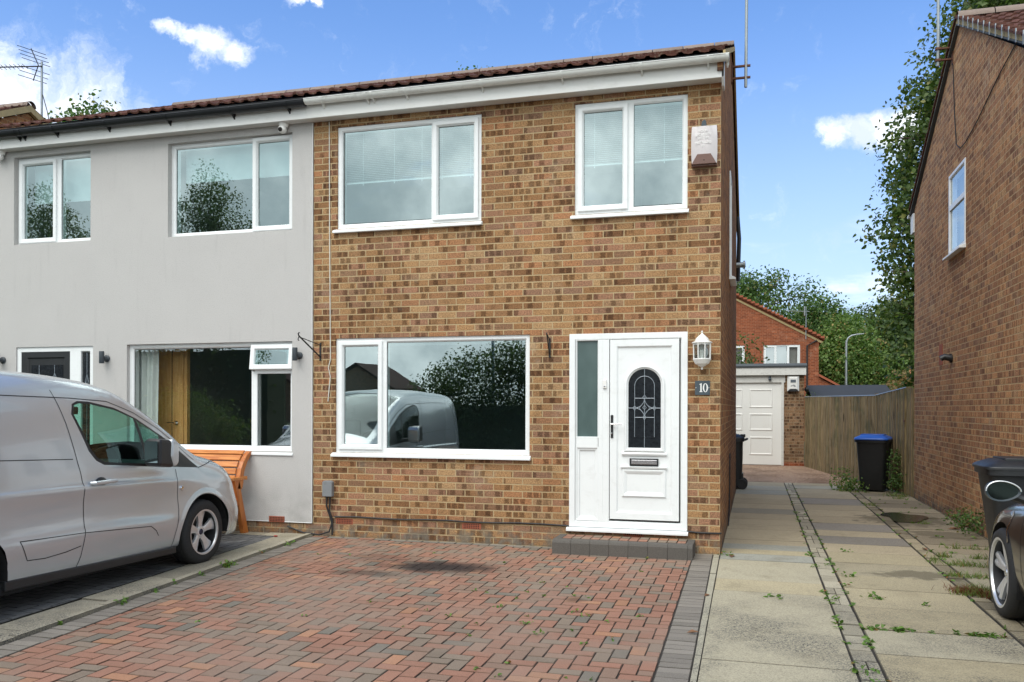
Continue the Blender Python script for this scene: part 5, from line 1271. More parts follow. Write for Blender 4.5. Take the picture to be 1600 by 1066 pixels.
def ribbon(bvh, pts, width, cx, side, push=.0015, n=14):
    """thin dark strip laid on the skin along points (y,z): a shut line"""
    q = MB(); path = []
    for a, b in zip(pts, pts[1:]):
        for k in range(n): path.append((a[0] + (b[0] - a[0]) * k / n, a[1] + (b[1] - a[1]) * k / n))
    path.append(pts[-1]); rows = []
    for i, (y, z) in enumerate(path):
        p, r_ = path[max(i - 1, 0)], path[min(i + 1, len(path) - 1)]; ty, tz = r_[0] - p[0], r_[1] - p[1]; l = math.hypot(ty, tz) or 1; ny, nz = -tz / l, ty / l
        row = []
        for s in (-.5, .5):
            yy, zz = y + ny * width * s, z + nz * width * s
            hit = bvh.ray_cast(Vector((cx + side * 2, yy, zz)), Vector((-side, 0, 0)))
            if hit[0] is None: row = None; break
            row.append(tuple(hit[0] + Vector((side * push, 0, 0))))
        if row: rows.append(row)
        else:
            rows.append(None)
    for a, b in zip(rows, rows[1:]):
        if a and b: q.quad(a[0], a[1], b[1], b[0])
    return q

def make_wheel(parent, cx, cy, cz, r, side, spokes=5, rr=.68, width=.205, style='five'):
    w = MB(); W2 = width / 2
    prof = [(r * rr * .98, -W2 * .95), (r * .80, -W2 * 1.02), (r * .93, -W2 * .95), (r * .985, -W2 * .72), (r, -W2 * .3), (r, W2 * .3), (r * .985, W2 * .72), (r * .93, W2 * .95), (r * .80, W2 * 1.02), (r * rr * .98, W2 * .95)]
    w.lathe([(a, side * b) for a, b in prof], (cx, cy, cz), 'x', 48)
    for k in (-.45, 0, .45): w.lathe([(r + .0008, W2 * k - .004), (r * .985, W2 * k), (r + .0008, W2 * k + .004)], (cx, cy, cz), 'x', 48)
    wh = bpy.data.objects.new('wheel', None); COL.objects.link(wh); wh.parent = parent; wh.location = Vector((cx, cy, cz)) - parent.location
    w.build('tyre', 'rubber', wh, smooth=True, angle=50)
    q = MB(); R0 = r * rr
    q.lathe([(R0 * 1.0, side * W2 * .98), (R0 * 1.02, side * W2 * 1.0), (R0 * .955, side * W2 * .98), (R0 * .93, side * W2 * .84)], (cx, cy, cz), 'x', 48)
    for k in range(spokes):
        a = 2 * math.pi * k / spokes + math.pi / 2
        def P(rad, tang, dep): return (cx + side * dep, cy + rad * math.cos(a) - tang * math.sin(a), cz + rad * math.sin(a) + tang * math.cos(a))
        segs = [(R0 * .16, .030, .055), (R0 * .42, .030, .062), (R0 * .66, .042, .066), (R0 * .94, .066, .070)] if style == 'five' else [(R0 * .16, .020, .055), (R0 * .5, .020, .07), (R0 * .94, .030, .082)]
        tw = (0,) if style == 'five' else (-.026, .026)
        for off in tw:
            vs = []
            for rad, hw, dep in segs:
                o = off * (rad / R0) * 1.4
                vs += [P(rad, o - hw, dep - .030), P(rad, o - hw, dep - .008), P(rad, o - hw * .35, dep), P(rad, o + hw * .35, dep), P(rad, o + hw, dep - .008), P(rad, o + hw, dep - .030)]
            fs = []
            for i in range(len(segs) - 1):
                for j in range(6): fs.append((i * 6 + j, i * 6 + (j + 1) % 6, (i + 1) * 6 + (j + 1) % 6, (i + 1) * 6 + j))
            q.add(vs, fs)
    q.lathe([(0, side * .060), (.045, side * .060), (.062, side * .050), (.062, side * .02)], (cx, cy, cz), 'x', 24)
    rim = q.build('rim', 'alloy', wh, smooth=True, angle=35)
    q = MB(); q.lathe([(R0 * .93, side * W2 * .84), (R0 * .90, side * W2 * .2), (R0 * .90, -side * W2 * .9)], (cx, cy, cz), 'x', 40); q.build('barrel', 'bin_dark', wh, smooth=True)
    q = MB(); q.lathe([(0, side * .0665), (.026, side * .066), (.030, side * .060)], (cx, cy, cz), 'x', 20); q.build('hub_cap', 'blue_badge' if style == 'five' else 'alloy_bright', wh, smooth=True)
    q = MB()
    for k in range(5):
        a = 2 * math.pi * (k + .5) / 5 + math.pi / 2; q.lathe([(0, side * .052), (.009, side * .052), (.010, side * .03)], (cx, cy + .046 * math.cos(a), cz + .046 * math.sin(a)), 'x', 8)
    q.build('wheel_nuts', 'underbody', wh)
    q = MB(); q.lathe([(0, -side * .02), (R0 * .78, -side * .02), (R0 * .78, -side * .035), (0, -side * .035)], (cx, cy, cz), 'x', 32); q.build('brake_disc', 'bin_dark', wh)
    return wh

# ------------------------------------------------------------------ silver van
VC = -5.70
V = thing('silver_van', (VC, -3.3, 0), 'silver grey panel van parked facing the rendered house on the left drive', 'van')
secs = [
 (-5.52, [(.66, .30), (.72, .32), (.76, .42), (.78, .54), (.78, .64), (.78, .78), (.78, .87), (.77, .92), (.76, 1.04), (.74, 1.30), (.68, 1.56), (.58, 1.68), (.34, 1.73), (0, 1.745)]),
 (-5.44, [(.74, .23), (.82, .26), (.86, .40), (.88, .52), (.875, .62), (.872, .76), (.88, .87), (.874, .92), (.865, 1.04), (.83, 1.32), (.765, 1.60), (.65, 1.73), (.38, 1.785), (0, 1.80)]),
 (-5.0, [(.78, .21), (.87, .24), (.90, .39), (.915, .52), (.895, .61), (.896, .76), (.917, .875), (.899, .915), (.895, 1.04), (.855, 1.34), (.785, 1.62), (.66, 1.76), (.38, 1.81), (0, 1.825)]),
 (-4.2, [(.78, .205), (.87, .235), (.902, .38), (.92, .52), (.896, .60), (.898, .76), (.919, .885), (.900, .925), (.897, 1.05), (.857, 1.34), (.785, 1.61), (.665, 1.765), (.38, 1.82), (0, 1.835)]),
 (-3.6, [(.78, .205), (.87, .235), (.902, .38), (.92, .52), (.896, .60), (.898, .76), (.919, .88), (.900, .92), (.897, 1.045), (.857, 1.32), (.787, 1.585), (.675, 1.74), (.39, 1.80), (0, 1.82)]),
 (-3.1, [(.78, .205), (.87, .235), (.902, .38), (.924, .51), (.898, .59), (.899, .75), (.919, .865), (.900, .905), (.897, 1.03), (.862, 1.28), (.795, 1.53), (.70, 1.67), (.40, 1.745), (0, 1.77)]),
 (-2.75, [(.78, .205), (.87, .235), (.904, .37), (.926, .49), (.902, .57), (.900, .73), (.918, .855), (.900, .895), (.895, 1.0), (.868, 1.19), (.81, 1.385), (.715, 1.525), (.40, 1.615), (0, 1.645)]),
 (-2.4, [(.79, .21), (.875, .24), (.908, .36), (.926, .48), (.92, .56), (.908, .70), (.912, .83), (.905, .88), (.892, .965), (.872, 1.08), (.825, 1.21), (.735, 1.325), (.42, 1.43), (0, 1.465)]),
 (-2.12, [(.80, .21), (.885, .24), (.918, .36), (.934, .48), (.932, .56), (.915, .68), (.905, .80), (.895, .86), (.88, .925), (.862, .985), (.825, 1.06), (.745, 1.14), (.42, 1.245), (0, 1.285)]),
 (-1.92, [(.80, .21), (.885, .24), (.920, .36), (.938, .48), (.936, .56), (.915, .67), (.898, .77), (.885, .84), (.868, .90), (.84, .96), (.79, 1.015), (.70, 1.062), (.42, 1.12), (0, 1.15)]),
 (-1.62, [(.79, .21), (.875, .235), (.912, .35), (.93, .46), (.924, .54), (.90, .64), (.88, .73), (.868, .79), (.85, .85), (.815, .905), (.76, .955), (.66, .995), (.42, 1.035), (0, 1.055)]),
 (-1.40, [(.75, .21), (.83, .235), (.862, .34), (.872, .44), (.862, .52), (.84, .60), (.82, .67), (.805, .73), (.78, .785), (.75, .835), (.69, .88), (.58, .92), (.38, .96), (0, .98)]),
 (-1.24, [(.60, .22), (.66, .245), (.685, .33), (.695, .42), (.685, .50), (.66, .56), (.635, .61), (.615, .65), (.59, .69), (.55, .73), (.50, .77), (.42, .81), (.29, .85), (0, .875)]),
 (-1.14, [(.44, .24), (.50, .26), (.52, .34), (.525, .42), (.515, .48), (.50, .53), (.48, .57), (.465, .60), (.44, .63), (.41, .66), (.37, .69), (.31, .72), (.21, .75), (0, .765)]),
]
bm = loft_body(secs, VC, 130, 4)
bvh = BVHTree.FromBMesh(bm)
AYc, ARr = -2.0, .378
arch_poly = [(AYc + ARr * math.cos(2 * math.pi * k / 26), .315 + ARr * math.sin(2 * math.pi * k / 26)) for k in range(26)]
rear_poly = [(-4.66 + ARr * math.cos(2 * math.pi * k / 26), .315 + ARr * math.sin(2 * math.pi * k / 26)) for k in range(26)]
cut(bm, arch_poly, VC, minx=.5).free(); cut(bm, rear_poly, VC, minx=.5).free()
TP = [(-3.615, 1.47), (-3.585, 1.55), (-3.52, 1.575), (-3.40, 1.572), (-3.12, 1.521), (-2.855, 1.426), (-2.50, 1.24), (-2.055, .945), (-2.78, 1.003), (-3.335, 1.05), (-3.42, 1.09), (-3.49, 1.17)]
GP1 = [(-3.592, 1.475), (-3.565, 1.54), (-3.51, 1.556), (-3.40, 1.553), (-3.12, 1.502), (-2.905, 1.428), (-2.825, 1.03), (-3.325, 1.073), (-3.40, 1.11), (-3.465, 1.185)]
GP2 = [(-2.862, 1.408), (-2.60, 1.275), (-2.60, 1.015), (-2.788, 1.027)]
HP = [(-1.60, .935), (-1.40, .875), (-1.20, .745), (-1.18, .66), (-1.26, .655), (-1.38, .745)]
pieces = []
for sd_ in (1, -1):
    trim = cut(bm, TP, VC, sd_); g1 = cut(trim, GP1, VC, sd_); g2 = cut(trim, GP2, VC, sd_); head = cut(bm, HP, VC, sd_, minx=.3); pieces.append((trim, g1, g2, head))
# windscreen: knife the skin across and keep the glass
def rect_cut(bm, x0, x1, y0, y1, test):
    for co, no in (((x0, 0, 0), (1, 0, 0)), ((x1, 0, 0), (1, 0, 0)), ((0, y0, 0), (0, 1, 0)), ((0, y1, 0), (0, 1, 0))):
        fs = [f for f in bm.faces if test(f.calc_center_median())]
        geom = list({e for f in fs for e in f.edges}) + fs + list({v for f in fs for v in f.verts})
        bmesh.ops.bisect_plane(bm, geom=geom, dist=1e-5, plane_co=co, plane_no=no)
    ins = [f for f in bm.faces if test(f.calc_center_median()) and x0 < f.calc_center_median().x < x1 and y0 < f.calc_center_median().y < y1]
    nb = bmesh.new(); mp = {}
    for f in ins:
        vs = []
        for v in f.verts:
            if v not in mp: mp[v] = nb.verts.new(v.co)
            vs.append(mp[v])
        nb.faces.new(vs)
    bmesh.ops.delete(bm, geom=ins, context='FACES'); return nb
ws = rect_cut(bm, VC - .69, VC + .69, -3.10, -1.98, lambda c: c.z > 1.02 and -3.3 < c.y < -1.8)
grl = rect_cut(bm, VC - .40, VC + .40, -1.19, -1.05, lambda c: c.y > -1.3)
body = bm_obj(bm, 'body', 'silver_paint', V, angle=60)
for trim, g1, g2, head in pieces:
    bm_obj(trim, 'window_trim', 'black_plastic', body); bm_obj(g1, 'side_window', 'car_glass', body); bm_obj(g2, 'quarter_light', 'car_glass', body); bm_obj(head, 'headlight', 'headlight_glass', body, push=.003)
bm_obj(ws, 'windscreen', 'car_glass', body)
bm_obj(grl, 'grille', 'black_plastic', body)
for s in (-1, 1):
    q = MB(); q.box(VC + s * .62 - .08, VC + s * .62 + .08, -1.52, -1.30, .62, .78); q.build('headlight_bowl', 'chrome', body, bevel=.02)
for side in (1, -1):
    q = MB()
    for pts in ([(-3.765, 1.66), (-3.69, 1.40), (-3.62, 1.08), (-3.575, .92), (-3.556, .60), (-3.59, .34), (-3.63, .245)], [(-2.433, .955), (-2.425, .88), (-2.414, .58), (-2.44, .40), (-2.47, .25)],
                [(-4.28, 1.612), (-3.60, 1.598), (-3.19, 1.575), (-2.863, 1.474), (-2.581, 1.337), (-2.34, 1.19), (-2.10, 1.02)],
                [(-4.95, 1.61), (-4.28, 1.612)], [(-4.95, 1.15), (-4.36, 1.143), (-3.665, 1.115)],
                [(-4.195, .545), (-3.57, .525), (-2.95, .485), (-2.80, .475), (-2.72, .425), (-2.68, .375)], [(-4.195, .545), (-4.12, .395), (-3.95, .385), (-3.75, .40), (-3.60, .425)],
                [(-2.06, .945), (-1.75, .985), (-1.55, .955)]):
        ribbon(bvh, pts, .0065, VC, side).build('panel_gap', 'underbody', body, fix=False)
    q = MB(); vs = []      # arch lip
    for k in range(29):
        a = math.pi * 1.06 * k / 28 - .1
        for rr_, push in ((ARr - .004, .0), (ARr + .004, .006), (ARr + .045, .004), (ARr + .06, -.002)):
            yy, zz = AYc + rr_ * math.cos(a), .315 + rr_ * math.sin(a); hit = bvh.ray_cast(Vector((VC + side * 2, yy, zz)), Vector((-side, 0, 0)))
            vs.append(tuple(hit[0] + Vector((side * push, 0, 0))) if hit[0] is not None else (VC + side * .9, yy, zz))
    q.add(vs, [(4 * k + j, 4 * k + j + 1, 4 * k + j + 5, 4 * k + j + 4) for k in range(28) for j in range(3)]); q.build('arch_lip', 'silver_paint', body, smooth=True, fix=True)
    q = MB(); q.prism([(-4.30, .20), (-2.41, .175), (-2.41, .235), (-4.30, .275)], VC + side * .80, VC + side * .893, 'x'); q.build('side_skirt', 'bin_dark', body, bevel=.01)
    q = MB()   # mirror
    s = side; mx = VC + s * 1.075
    q.prism([(-2.985, 1.02), (-2.80, 1.00), (-2.745, 1.03), (-2.765, 1.20), (-2.80, 1.24), (-2.98, 1.26)], mx - .080, mx + .080, 'x'); 
    mr = q.build('mirror', 'bin_dark', body, bevel=.03); q = MB(); q.prism([(-2.80, 1.01), (-2.76, 1.01), (-2.735, 1.04), (-2.73, 1.19), (-2.765, 1.235), (-2.83, 1.25), (-2.84, 1.1)], mx - .08, mx + .092, 'x'); q.build('mirror_cap', 'silver_paint', mr, bevel=.03)
    q = MB(); q.quad((mx - .066, -2.992, 1.05), (mx + .066, -2.992, 1.05), (mx + .066, -2.992, 1.235), (mx - .066, -2.992, 1.235)); q.build('mirror_glass', 'mirror_dark', mr); q = MB(); q.tube([(VC + s * .88, -2.74, 1.03), (mx - s * .05, -2.82, 1.05)], .03, 8); q.build('mirror_arm', 'black_plastic', mr)
    hx = VC + side * .912
    q = MB(); q.tube([(hx, -3.50, .912), (hx + side * .032, -3.485, .912), (hx + side * .036, -3.36, .914), (hx + side * .030, -3.25, .916), (hx, -3.24, .916)], [.014, .017, .018, .016, .014], 10); q.build('door_handle', 'silver_paint', body, smooth=True)
    q = MB(); q.sphere((hx - side * .008, -3.38, .905), .055, 14, (.22, 1.25, .9)); q.build('handle_cup', 'bin_dark', body, smooth=True)
q = MB(); q.lathe([(.0, .922), (.017, .924), (.022, .921), (.024, .90)], (VC, -2.365, .775), 'x', 18); q.build('side_repeater', 'chrome', body, smooth=True)
q = MB(); q.box(VC - .86, VC + .86, -5.4, -2.42, .17, .26); q.box(VC - .55, VC + .55, -2.45, -1.2, .2, .32); q.build('underbody', 'underbody', body)
q = MB(); q.prism([(VC - .86, .3), (VC + .86, .3), (VC + .86, 1.05), (VC + .76, 1.50), (VC + .62, 1.70), (VC - .62, 1.70), (VC - .76, 1.50), (VC - .86, 1.05)], -3.68, -3.64); q.build('bulkhead', 'seat_fabric', body)
for cyy in (-2.0, -4.66):
    for s in (-1, 1):
        q = MB(); n_ = 20; vs = []
        for k in range(n_ + 1):
            a = math.pi * 1.15 * k / n_ - .12; vs += [(VC + s * .90, cyy + .376 * math.cos(a), .315 + .376 * math.sin(a)), (VC + s * .60, cyy + .376 * math.cos(a), .315 + .376 * math.sin(a))]
        vs.append((VC + s * .60, cyy, .3)); q.add(vs, [(2 * k, 2 * k + 1, 2 * k + 3, 2 * k + 2) for k in range(n_)] + [(2 * k + 1, 2 * k + 3, len(vs) - 1) for k in range(n_)]); q.build('arch_liner', 'underbody', body, fix=False)
        make_wheel(V, VC + s * .80, cyy, .315, .315, s)
q = MB(); q.prism([(-2.65, .75), (-2.1, .72), (-2.1, 1.0), (-2.35, 1.03), (-2.60, .98)], VC - .80, VC + .80, 'x'); q.build('dashboard', 'seat_fabric', body, bevel=.03)
q = MB(); sw = Vector((VC + .40, -2.80, 1.0)); pts = []
for k in range(25):
    a = 2 * math.pi * k / 24; pts.append(tuple(sw + Vector((.185 * math.cos(a), .09 * math.sin(a) * .9, .165 * math.sin(a)))))
q.tube(pts, .014, 8); q.tube([pts[0], pts[12]], .014, 6); q.tube([tuple(sw), tuple(sw + Vector((0, .2, -.12)))], .03, 8); q.build('steering_wheel', 'seat_fabric', body, smooth=True)
for sx in (-.42, .42):
    q = MB(); q.box(VC + sx - .25, VC + sx + .25, -3.45, -2.95, .45, .68); q.prism([(-3.62, .65), (-3.45, .65), (-3.52, 1.32), (-3.62, 1.32)], VC + sx - .24, VC + sx + .24, 'x'); q.prism([(-3.60, 1.34), (-3.50, 1.34), (-3.52, 1.52), (-3.60, 1.52)], VC + sx - .13, VC + sx + .13, 'x'); q.build('seat', 'seat_fabric', body, bevel=.04)
q = MB(); q.box(VC - .10, VC + .10, -2.78, -2.75, 1.46, 1.53); q.build('rear_view_mirror', 'seat_fabric', body, bevel=.01)
q = MB(); q.box(VC - .26, VC + .26, -1.135, -1.120, .40, .51); q.build('number_plate', 'white_plastic', body)

# ------------------------------------------------------------------ dark saloon at the right edge
CC = 3.02
K = thing('dark_saloon', (CC, -3.6, 0), 'dark brown saloon car at the right edge with silver alloy wheels', 'car')
secs = [
 (-6.05, [(.62, .30), (.70, .33), (.74, .45), (.76, .56), (.76, .66), (.74, .76), (.70, .84), (.62, .90), (.5, .93), (.3, .95), (0, .955)]),
 (-5.75, [(.74, .22), (.83, .26), (.88, .42), (.90, .56), (.89, .68), (.87, .80), (.82, .90), (.74, .95), (.6, .99), (.35, 1.01), (0, 1.02)]),
 (-5.2, [(.78, .19), (.87, .23), (.915, .40), (.93, .55), (.92, .70), (.895, .84), (.86, .92), (.77, 1.0), (.66, 1.08), (.4, 1.12), (0, 1.13)]),
 (-4.5, [(.78, .185), (.87, .22), (.915, .38), (.925, .54), (.915, .70), (.89, .84), (.85, .93), (.74, 1.15), (.60, 1.32), (.4, 1.385), (0, 1.40)]),
 (-3.8, [(.78, .185), (.87, .22), (.915, .37), (.922, .53), (.912, .69), (.885, .83), (.845, .92), (.73, 1.18), (.59, 1.37), (.4, 1.43), (0, 1.445)]),
 (-3.3, [(.78, .185), (.87, .22), (.915, .37), (.922, .52), (.912, .68), (.885, .81), (.84, .90), (.74, 1.12), (.62, 1.28), (.4, 1.36), (0, 1.38)]),
 (-2.85, [(.78, .185), (.87, .22), (.918, .36), (.926, .51), (.918, .66), (.892, .79), (.845, .87), (.77, .98), (.68, 1.07), (.4, 1.14), (0, 1.16)]),
 (-2.5, [(.78, .19), (.88, .23), (.925, .37), (.936, .52), (.928, .66), (.90, .77), (.85, .84), (.76, .89), (.62, .94), (.38, .98), (0, .99)]),
 (-2.1, [(.78, .19), (.88, .23), (.925, .37), (.938, .52), (.93, .65), (.90, .75), (.84, .81), (.74, .855), (.6, .89), (.38, .92), (0, .93)]),
 (-1.7, [(.74, .20), (.83, .24), (.875, .36), (.885, .48), (.87, .59), (.84, .68), (.78, .735), (.68, .78), (.55, .81), (.35, .84), (0, .85)]),
 (-1.45, [(.64, .22), (.72, .25), (.76, .36), (.765, .46), (.75, .54), (.72, .61), (.66, .66), (.58, .70), (.46, .73), (.3, .75), (0, .76)]),
 (-1.32, [(.50, .25), (.57, .28), (.60, .36), (.60, .44), (.59, .50), (.56, .55), (.52, .59), (.45, .62), (.36, .64), (.2, .66), (0, .665)]),
]
bm = loft_body(secs, CC, 110, 4); bvh = BVHTree.FromBMesh(bm)
WR, CY1, CY2 = .33, -2.18, -4.98; AR = .372
for cy_ in (CY1, CY2): cut(bm, [(cy_ + AR * math.cos(2 * math.pi * k / 26), .33 + AR * math.sin(2 * math.pi * k / 26)) for k in range(26)], CC, minx=.5).free()
sgs = [cut(bm, [(-5.0, 1.03), (-4.75, 1.22), (-4.3, 1.33), (-3.75, 1.34), (-3.35, 1.25), (-2.98, 1.0), (-3.0, .95), (-4.9, .98)], CC, k_) for k_ in (1, -1)]
ws = rect_cut(bm, CC - .64, CC + .64, -3.35, -2.65, lambda c: c.z > .96 and -3.6 < c.y < -2.5); rw = rect_cut(bm, CC - .6, CC + .6, -5.15, -4.55, lambda c: c.z > 1.06)
kb_ = bm_obj(bm, 'body', 'brown_paint', K, angle=60); [bm_obj(x_, 'side_window', 'car_glass', kb_) for x_ in sgs]; bm_obj(ws, 'windscreen', 'car_glass', kb_); bm_obj(rw, 'rear_window', 'car_glass', kb_)
q = MB()
for side in (-1, 1):
    for pts in ([(-2.62, .84), (-2.66, .6), (-2.70, .24)], [(-3.65, .90), (-3.68, .6), (-3.66, .24)], [(-4.6, .9), (-4.62, .6), (-4.55, .3)], [(-4.6, .32), (-2.72, .28)]):
        ribbon(bvh, pts, .007, CC, side).build('panel_gap', 'underbody', kb_, fix=False)
q = MB(); r_ = ribbon(bvh, [(-2.30, .79), (-2.36, .77), (-2.36, .72), (-2.33, .66), (-2.38, .58)], .028, CC, -1, push=.003, n=8); r_.build('side_vent', 'chrome', kb_, fix=False)
q = MB(); q.tube([(CC - .91, -3.0, .77), (CC - .945, -2.97, .77), (CC - .945, -2.83, .77), (CC - .91, -2.80, .77)], .013, 8); q.build('door_handle', 'brown_paint', kb_, smooth=True)
for s in (-1, 1):
    m_ = MB(); mx, my, mz = CC + s * 1.145, -3.10, 1.005
    prof = [(.0, .0), (.05, .02)]
    vs = []; ring_n = 20
    for j, (yy, k_) in enumerate(((-.0, .86), (-.012, 1.0), (.03, 1.02), (.09, .88), (.13, .55), (.145, .1))):
        for k in range(ring_n):
            a = 2 * math.pi * k / ring_n; ex_ = .102 * k_ * math.cos(a); ez = .064 * k_ * math.sin(a) * (1 + .18 * math.cos(a) * (s)); vs.append((mx + ex_, my + yy, mz + ez))
    m_.add(vs, [(j * ring_n + k, j * ring_n + (k + 1) % ring_n, (j + 1) * ring_n + (k + 1) % ring_n, (j + 1) * ring_n + k) for j in range(5) for k in range(ring_n)] + [tuple(range(5 * ring_n, 6 * ring_n))])
    mo = m_.build('mirror', 'dark_grey_metal', kb_, smooth=True, angle=50)
    m_ = MB(); m_.add([(mx + .089 * math.cos(2 * math.pi * k / 20), my + .002, mz + .055 * math.sin(2 * math.pi * k / 20) * (1 + .18 * math.cos(2 * math.pi * k / 20) * s)) for k in range(20)], [tuple(range(20))]); m_.build('mirror_glass', 'mirror_dark', mo)
    m_ = MB(); m_.tube([(CC + s * .86, -3.06, .90), (mx - s * .06, -3.05, .97)], [.035, .025], 8); m_.build('mirror_arm', 'black_plastic', mo)
    m_ = MB(); m_.tube([(mx + .100 * math.cos(a), my - .01, mz + .063 * math.sin(a) * (1 + .18 * math.cos(a) * s)) for a in [math.pi * k / 14 for k in range(15)]], .0045, 6); m_.build('mirror_trim', 'alloy', mo)
for cyy in (CY1, CY2):
    for s in (-1, 1):
        q = MB(); n_ = 20; vs = []
        for k in range(n_ + 1):
            a = math.pi * 1.15 * k / n_ - .12; vs += [(CC + s * .92, cyy + .370 * math.cos(a), .33 + .370 * math.sin(a)), (CC + s * .62, cyy + .370 * math.cos(a), .33 + .370 * math.sin(a))]
        vs.append((CC + s * .62, cyy, .3)); q.add(vs, [(2 * k, 2 * k + 1, 2 * k + 3, 2 * k + 2) for k in range(n_)] + [(2 * k + 1, 2 * k + 3, len(vs) - 1) for k in range(n_)]); q.build('arch_liner', 'underbody', kb_, fix=False)
        make_wheel(K, CC + s * .835, cyy, WR, WR, s, 5, .76, .22, 'twin')
q = MB(); q.box(CC - .8, CC + .8, -5.9, -1.5, .15, .24); q.box(CC - .75, CC + .75, -4.9, -2.9, .3, .85); q.build('underbody', 'underbody', kb_)

# ------------------------------------------------------------------ timber bench under the neighbour's window
B = thing('garden_bench', (-6.2, -.35, 0), 'orange stained slatted wooden bench with a curved back against the rendered wall', 'bench')
bx0, bx1 = -7.0, -5.60
def bslat(q, pts_yz, w, t_, x0=bx0, x1=bx1):
    (ya, za), (yb, zb) = pts_yz; l = math.hypot(yb - ya, zb - za); ny, nz = -(zb - za) / l * t_, (yb - ya) / l * t_
    q.prism([(ya, za), (yb, zb), (yb + ny, zb + nz), (ya + ny, za + nz)], x0, x1, 'x')
q = MB(); curve = [(-.315, .56), (-.285, .64), (-.262, .72), (-.235, .80), (-.190, .875), (-.125, .945), (-.055, .995)]
for a, b in zip(curve, curve[1:]):
    l = math.hypot(b[0] - a[0], b[1] - a[1]); u = .008 / l; bslat(q, ((a[0] + (b[0] - a[0]) * u, a[1] + (b[1] - a[1]) * u), (b[0] - (b[0] - a[0]) * u, b[1] - (b[1] - a[1]) * u)), 0, .022, bx0, bx1 - .012)
q.build('backrest', 'bench_wood', B, bevel=.004)
q = MB()
for k in range(5): q.box(bx0, bx1, -.78 + k * .098, -.69 + k * .098, .43 + .004 * abs(2 - k), .452 + .004 * abs(2 - k))
q.build('seat', 'bench_wood', B, bevel=.004)
for x in (bx0 - .02, bx1 + .018):
    q = MB(); c2 = [(y - .008, z) for y, z in curve]; c3 = [(y + .075 + (.02 if i < 2 else 0), z - .015) for i, (y, z) in enumerate(curve)]; c3[-1] = (-.012, .99)
    q.prism([(a - .026, b) for a, b in c2][:0] + [(y - .0, z) for y, z in curve] + c3[::-1], x - .03, x + .03, 'x'); q.build('back_support', 'bench_wood_end', B, bevel=.004)
    q = MB(); q.prism([(-.38, .68), (-.28, .68), (-.20, .40), (-.075, .0), (-.165, .0), (-.29, .38)], x - .03, x + .03, 'x'); q.build('leg', 'bench_wood_end', B, bevel=.004)
    q = MB(); q.prism([(-.76, .66), (-.67, .66), (-.70, 0), (-.79, 0)], x - .03, x + .03, 'x'); q.build('leg', 'bench_wood_end', B, bevel=.004)
    q = MB(); q.prism([(-.84, .655), (-.84, .690), (-.5, .695), (-.12, .70), (-.12, .655), (-.5, .66)], x - .045, x + .040, 'x'); q.build('armrest', 'bench_wood', B, bevel=.008)
    q = MB(); q.box(x - .025, x + .025, -.76, -.25, .36, .43); q.build('rail', 'bench_wood_end', B, bevel=.004)

# ================================================================== vegetation
def leaf_mesh(name, P, Nn, size, mat, parent=None, rnd=None, shape='leaf', world=True, bend=.25, asp=.62):
    """P: leaf positions (n,3); Nn: normals; size: (n,) -> one mesh of small folded leaf blades"""
    n = len(P); rs = np.random.RandomState(rnd or 1)
    Nn = Nn / (np.linalg.norm(Nn, axis=1, keepdims=True) + 1e-9)
    a = rs.normal(size=(n, 3)); a[:, 2] -= .6; t = a - Nn * np.sum(a * Nn, axis=1, keepdims=True); t /= np.linalg.norm(t, axis=1, keepdims=True) + 1e-9
    b = np.cross(Nn, t); s = size[:, None]
    v = np.empty((n, 6, 3)); fold = bend * s * Nn
    v[:, 0] = P; v[:, 1] = P + t * s * .35 + b * s * asp * .5 + fold * .6; v[:, 2] = P + t * s * .78 + b * s * asp * .30 + fold * .4; v[:, 3] = P + t * s * 1.05
    v[:, 4] = P + t * s * .78 - b * s * asp * .30 + fold * .4; v[:, 5] = P + t * s * .35 - b * s * asp * .5 + fold * .6
    me = bpy.data.meshes.new(name); off = Vector((0, 0, 0)); p = parent
    while p is not None and world: off += p.location; p = p.parent
    V_ = v.reshape(-1, 3) - np.array(off[:])
    me.vertices.add(n * 6); me.vertices.foreach_set('co', V_.ravel().astype('f'))
    idx = np.arange(n)[:, None] * 6 + np.array([0, 1, 2, 3, 0, 3, 4, 5])[None, :]
    me.loops.add(n * 8); me.loops.foreach_set('vertex_index', idx.ravel().astype('i'))
    me.polygons.add(n * 2); me.polygons.foreach_set('loop_start', np.arange(0, n * 8, 4).astype('i')); me.polygons.foreach_set('loop_total', np.full(n * 2, 4, 'i'))
    me.update(calc_edges=True)
    at = me.color_attributes.new('col', 'FLOAT_COLOR', 'CORNER'); c = np.empty((n, 8, 4), 'f'); c[:, :, 0] = rs.rand(n)[:, None]; c[:, :, 1] = rs.rand(n)[:, None]; c[:, :, 2] = .5; c[:, :, 3] = 1
    at.data.foreach_set('color', c.ravel()); me.materials.append(MATS[mat])
    o = bpy.data.objects.new(name, me); COL.objects.link(o); o.parent = parent; return o

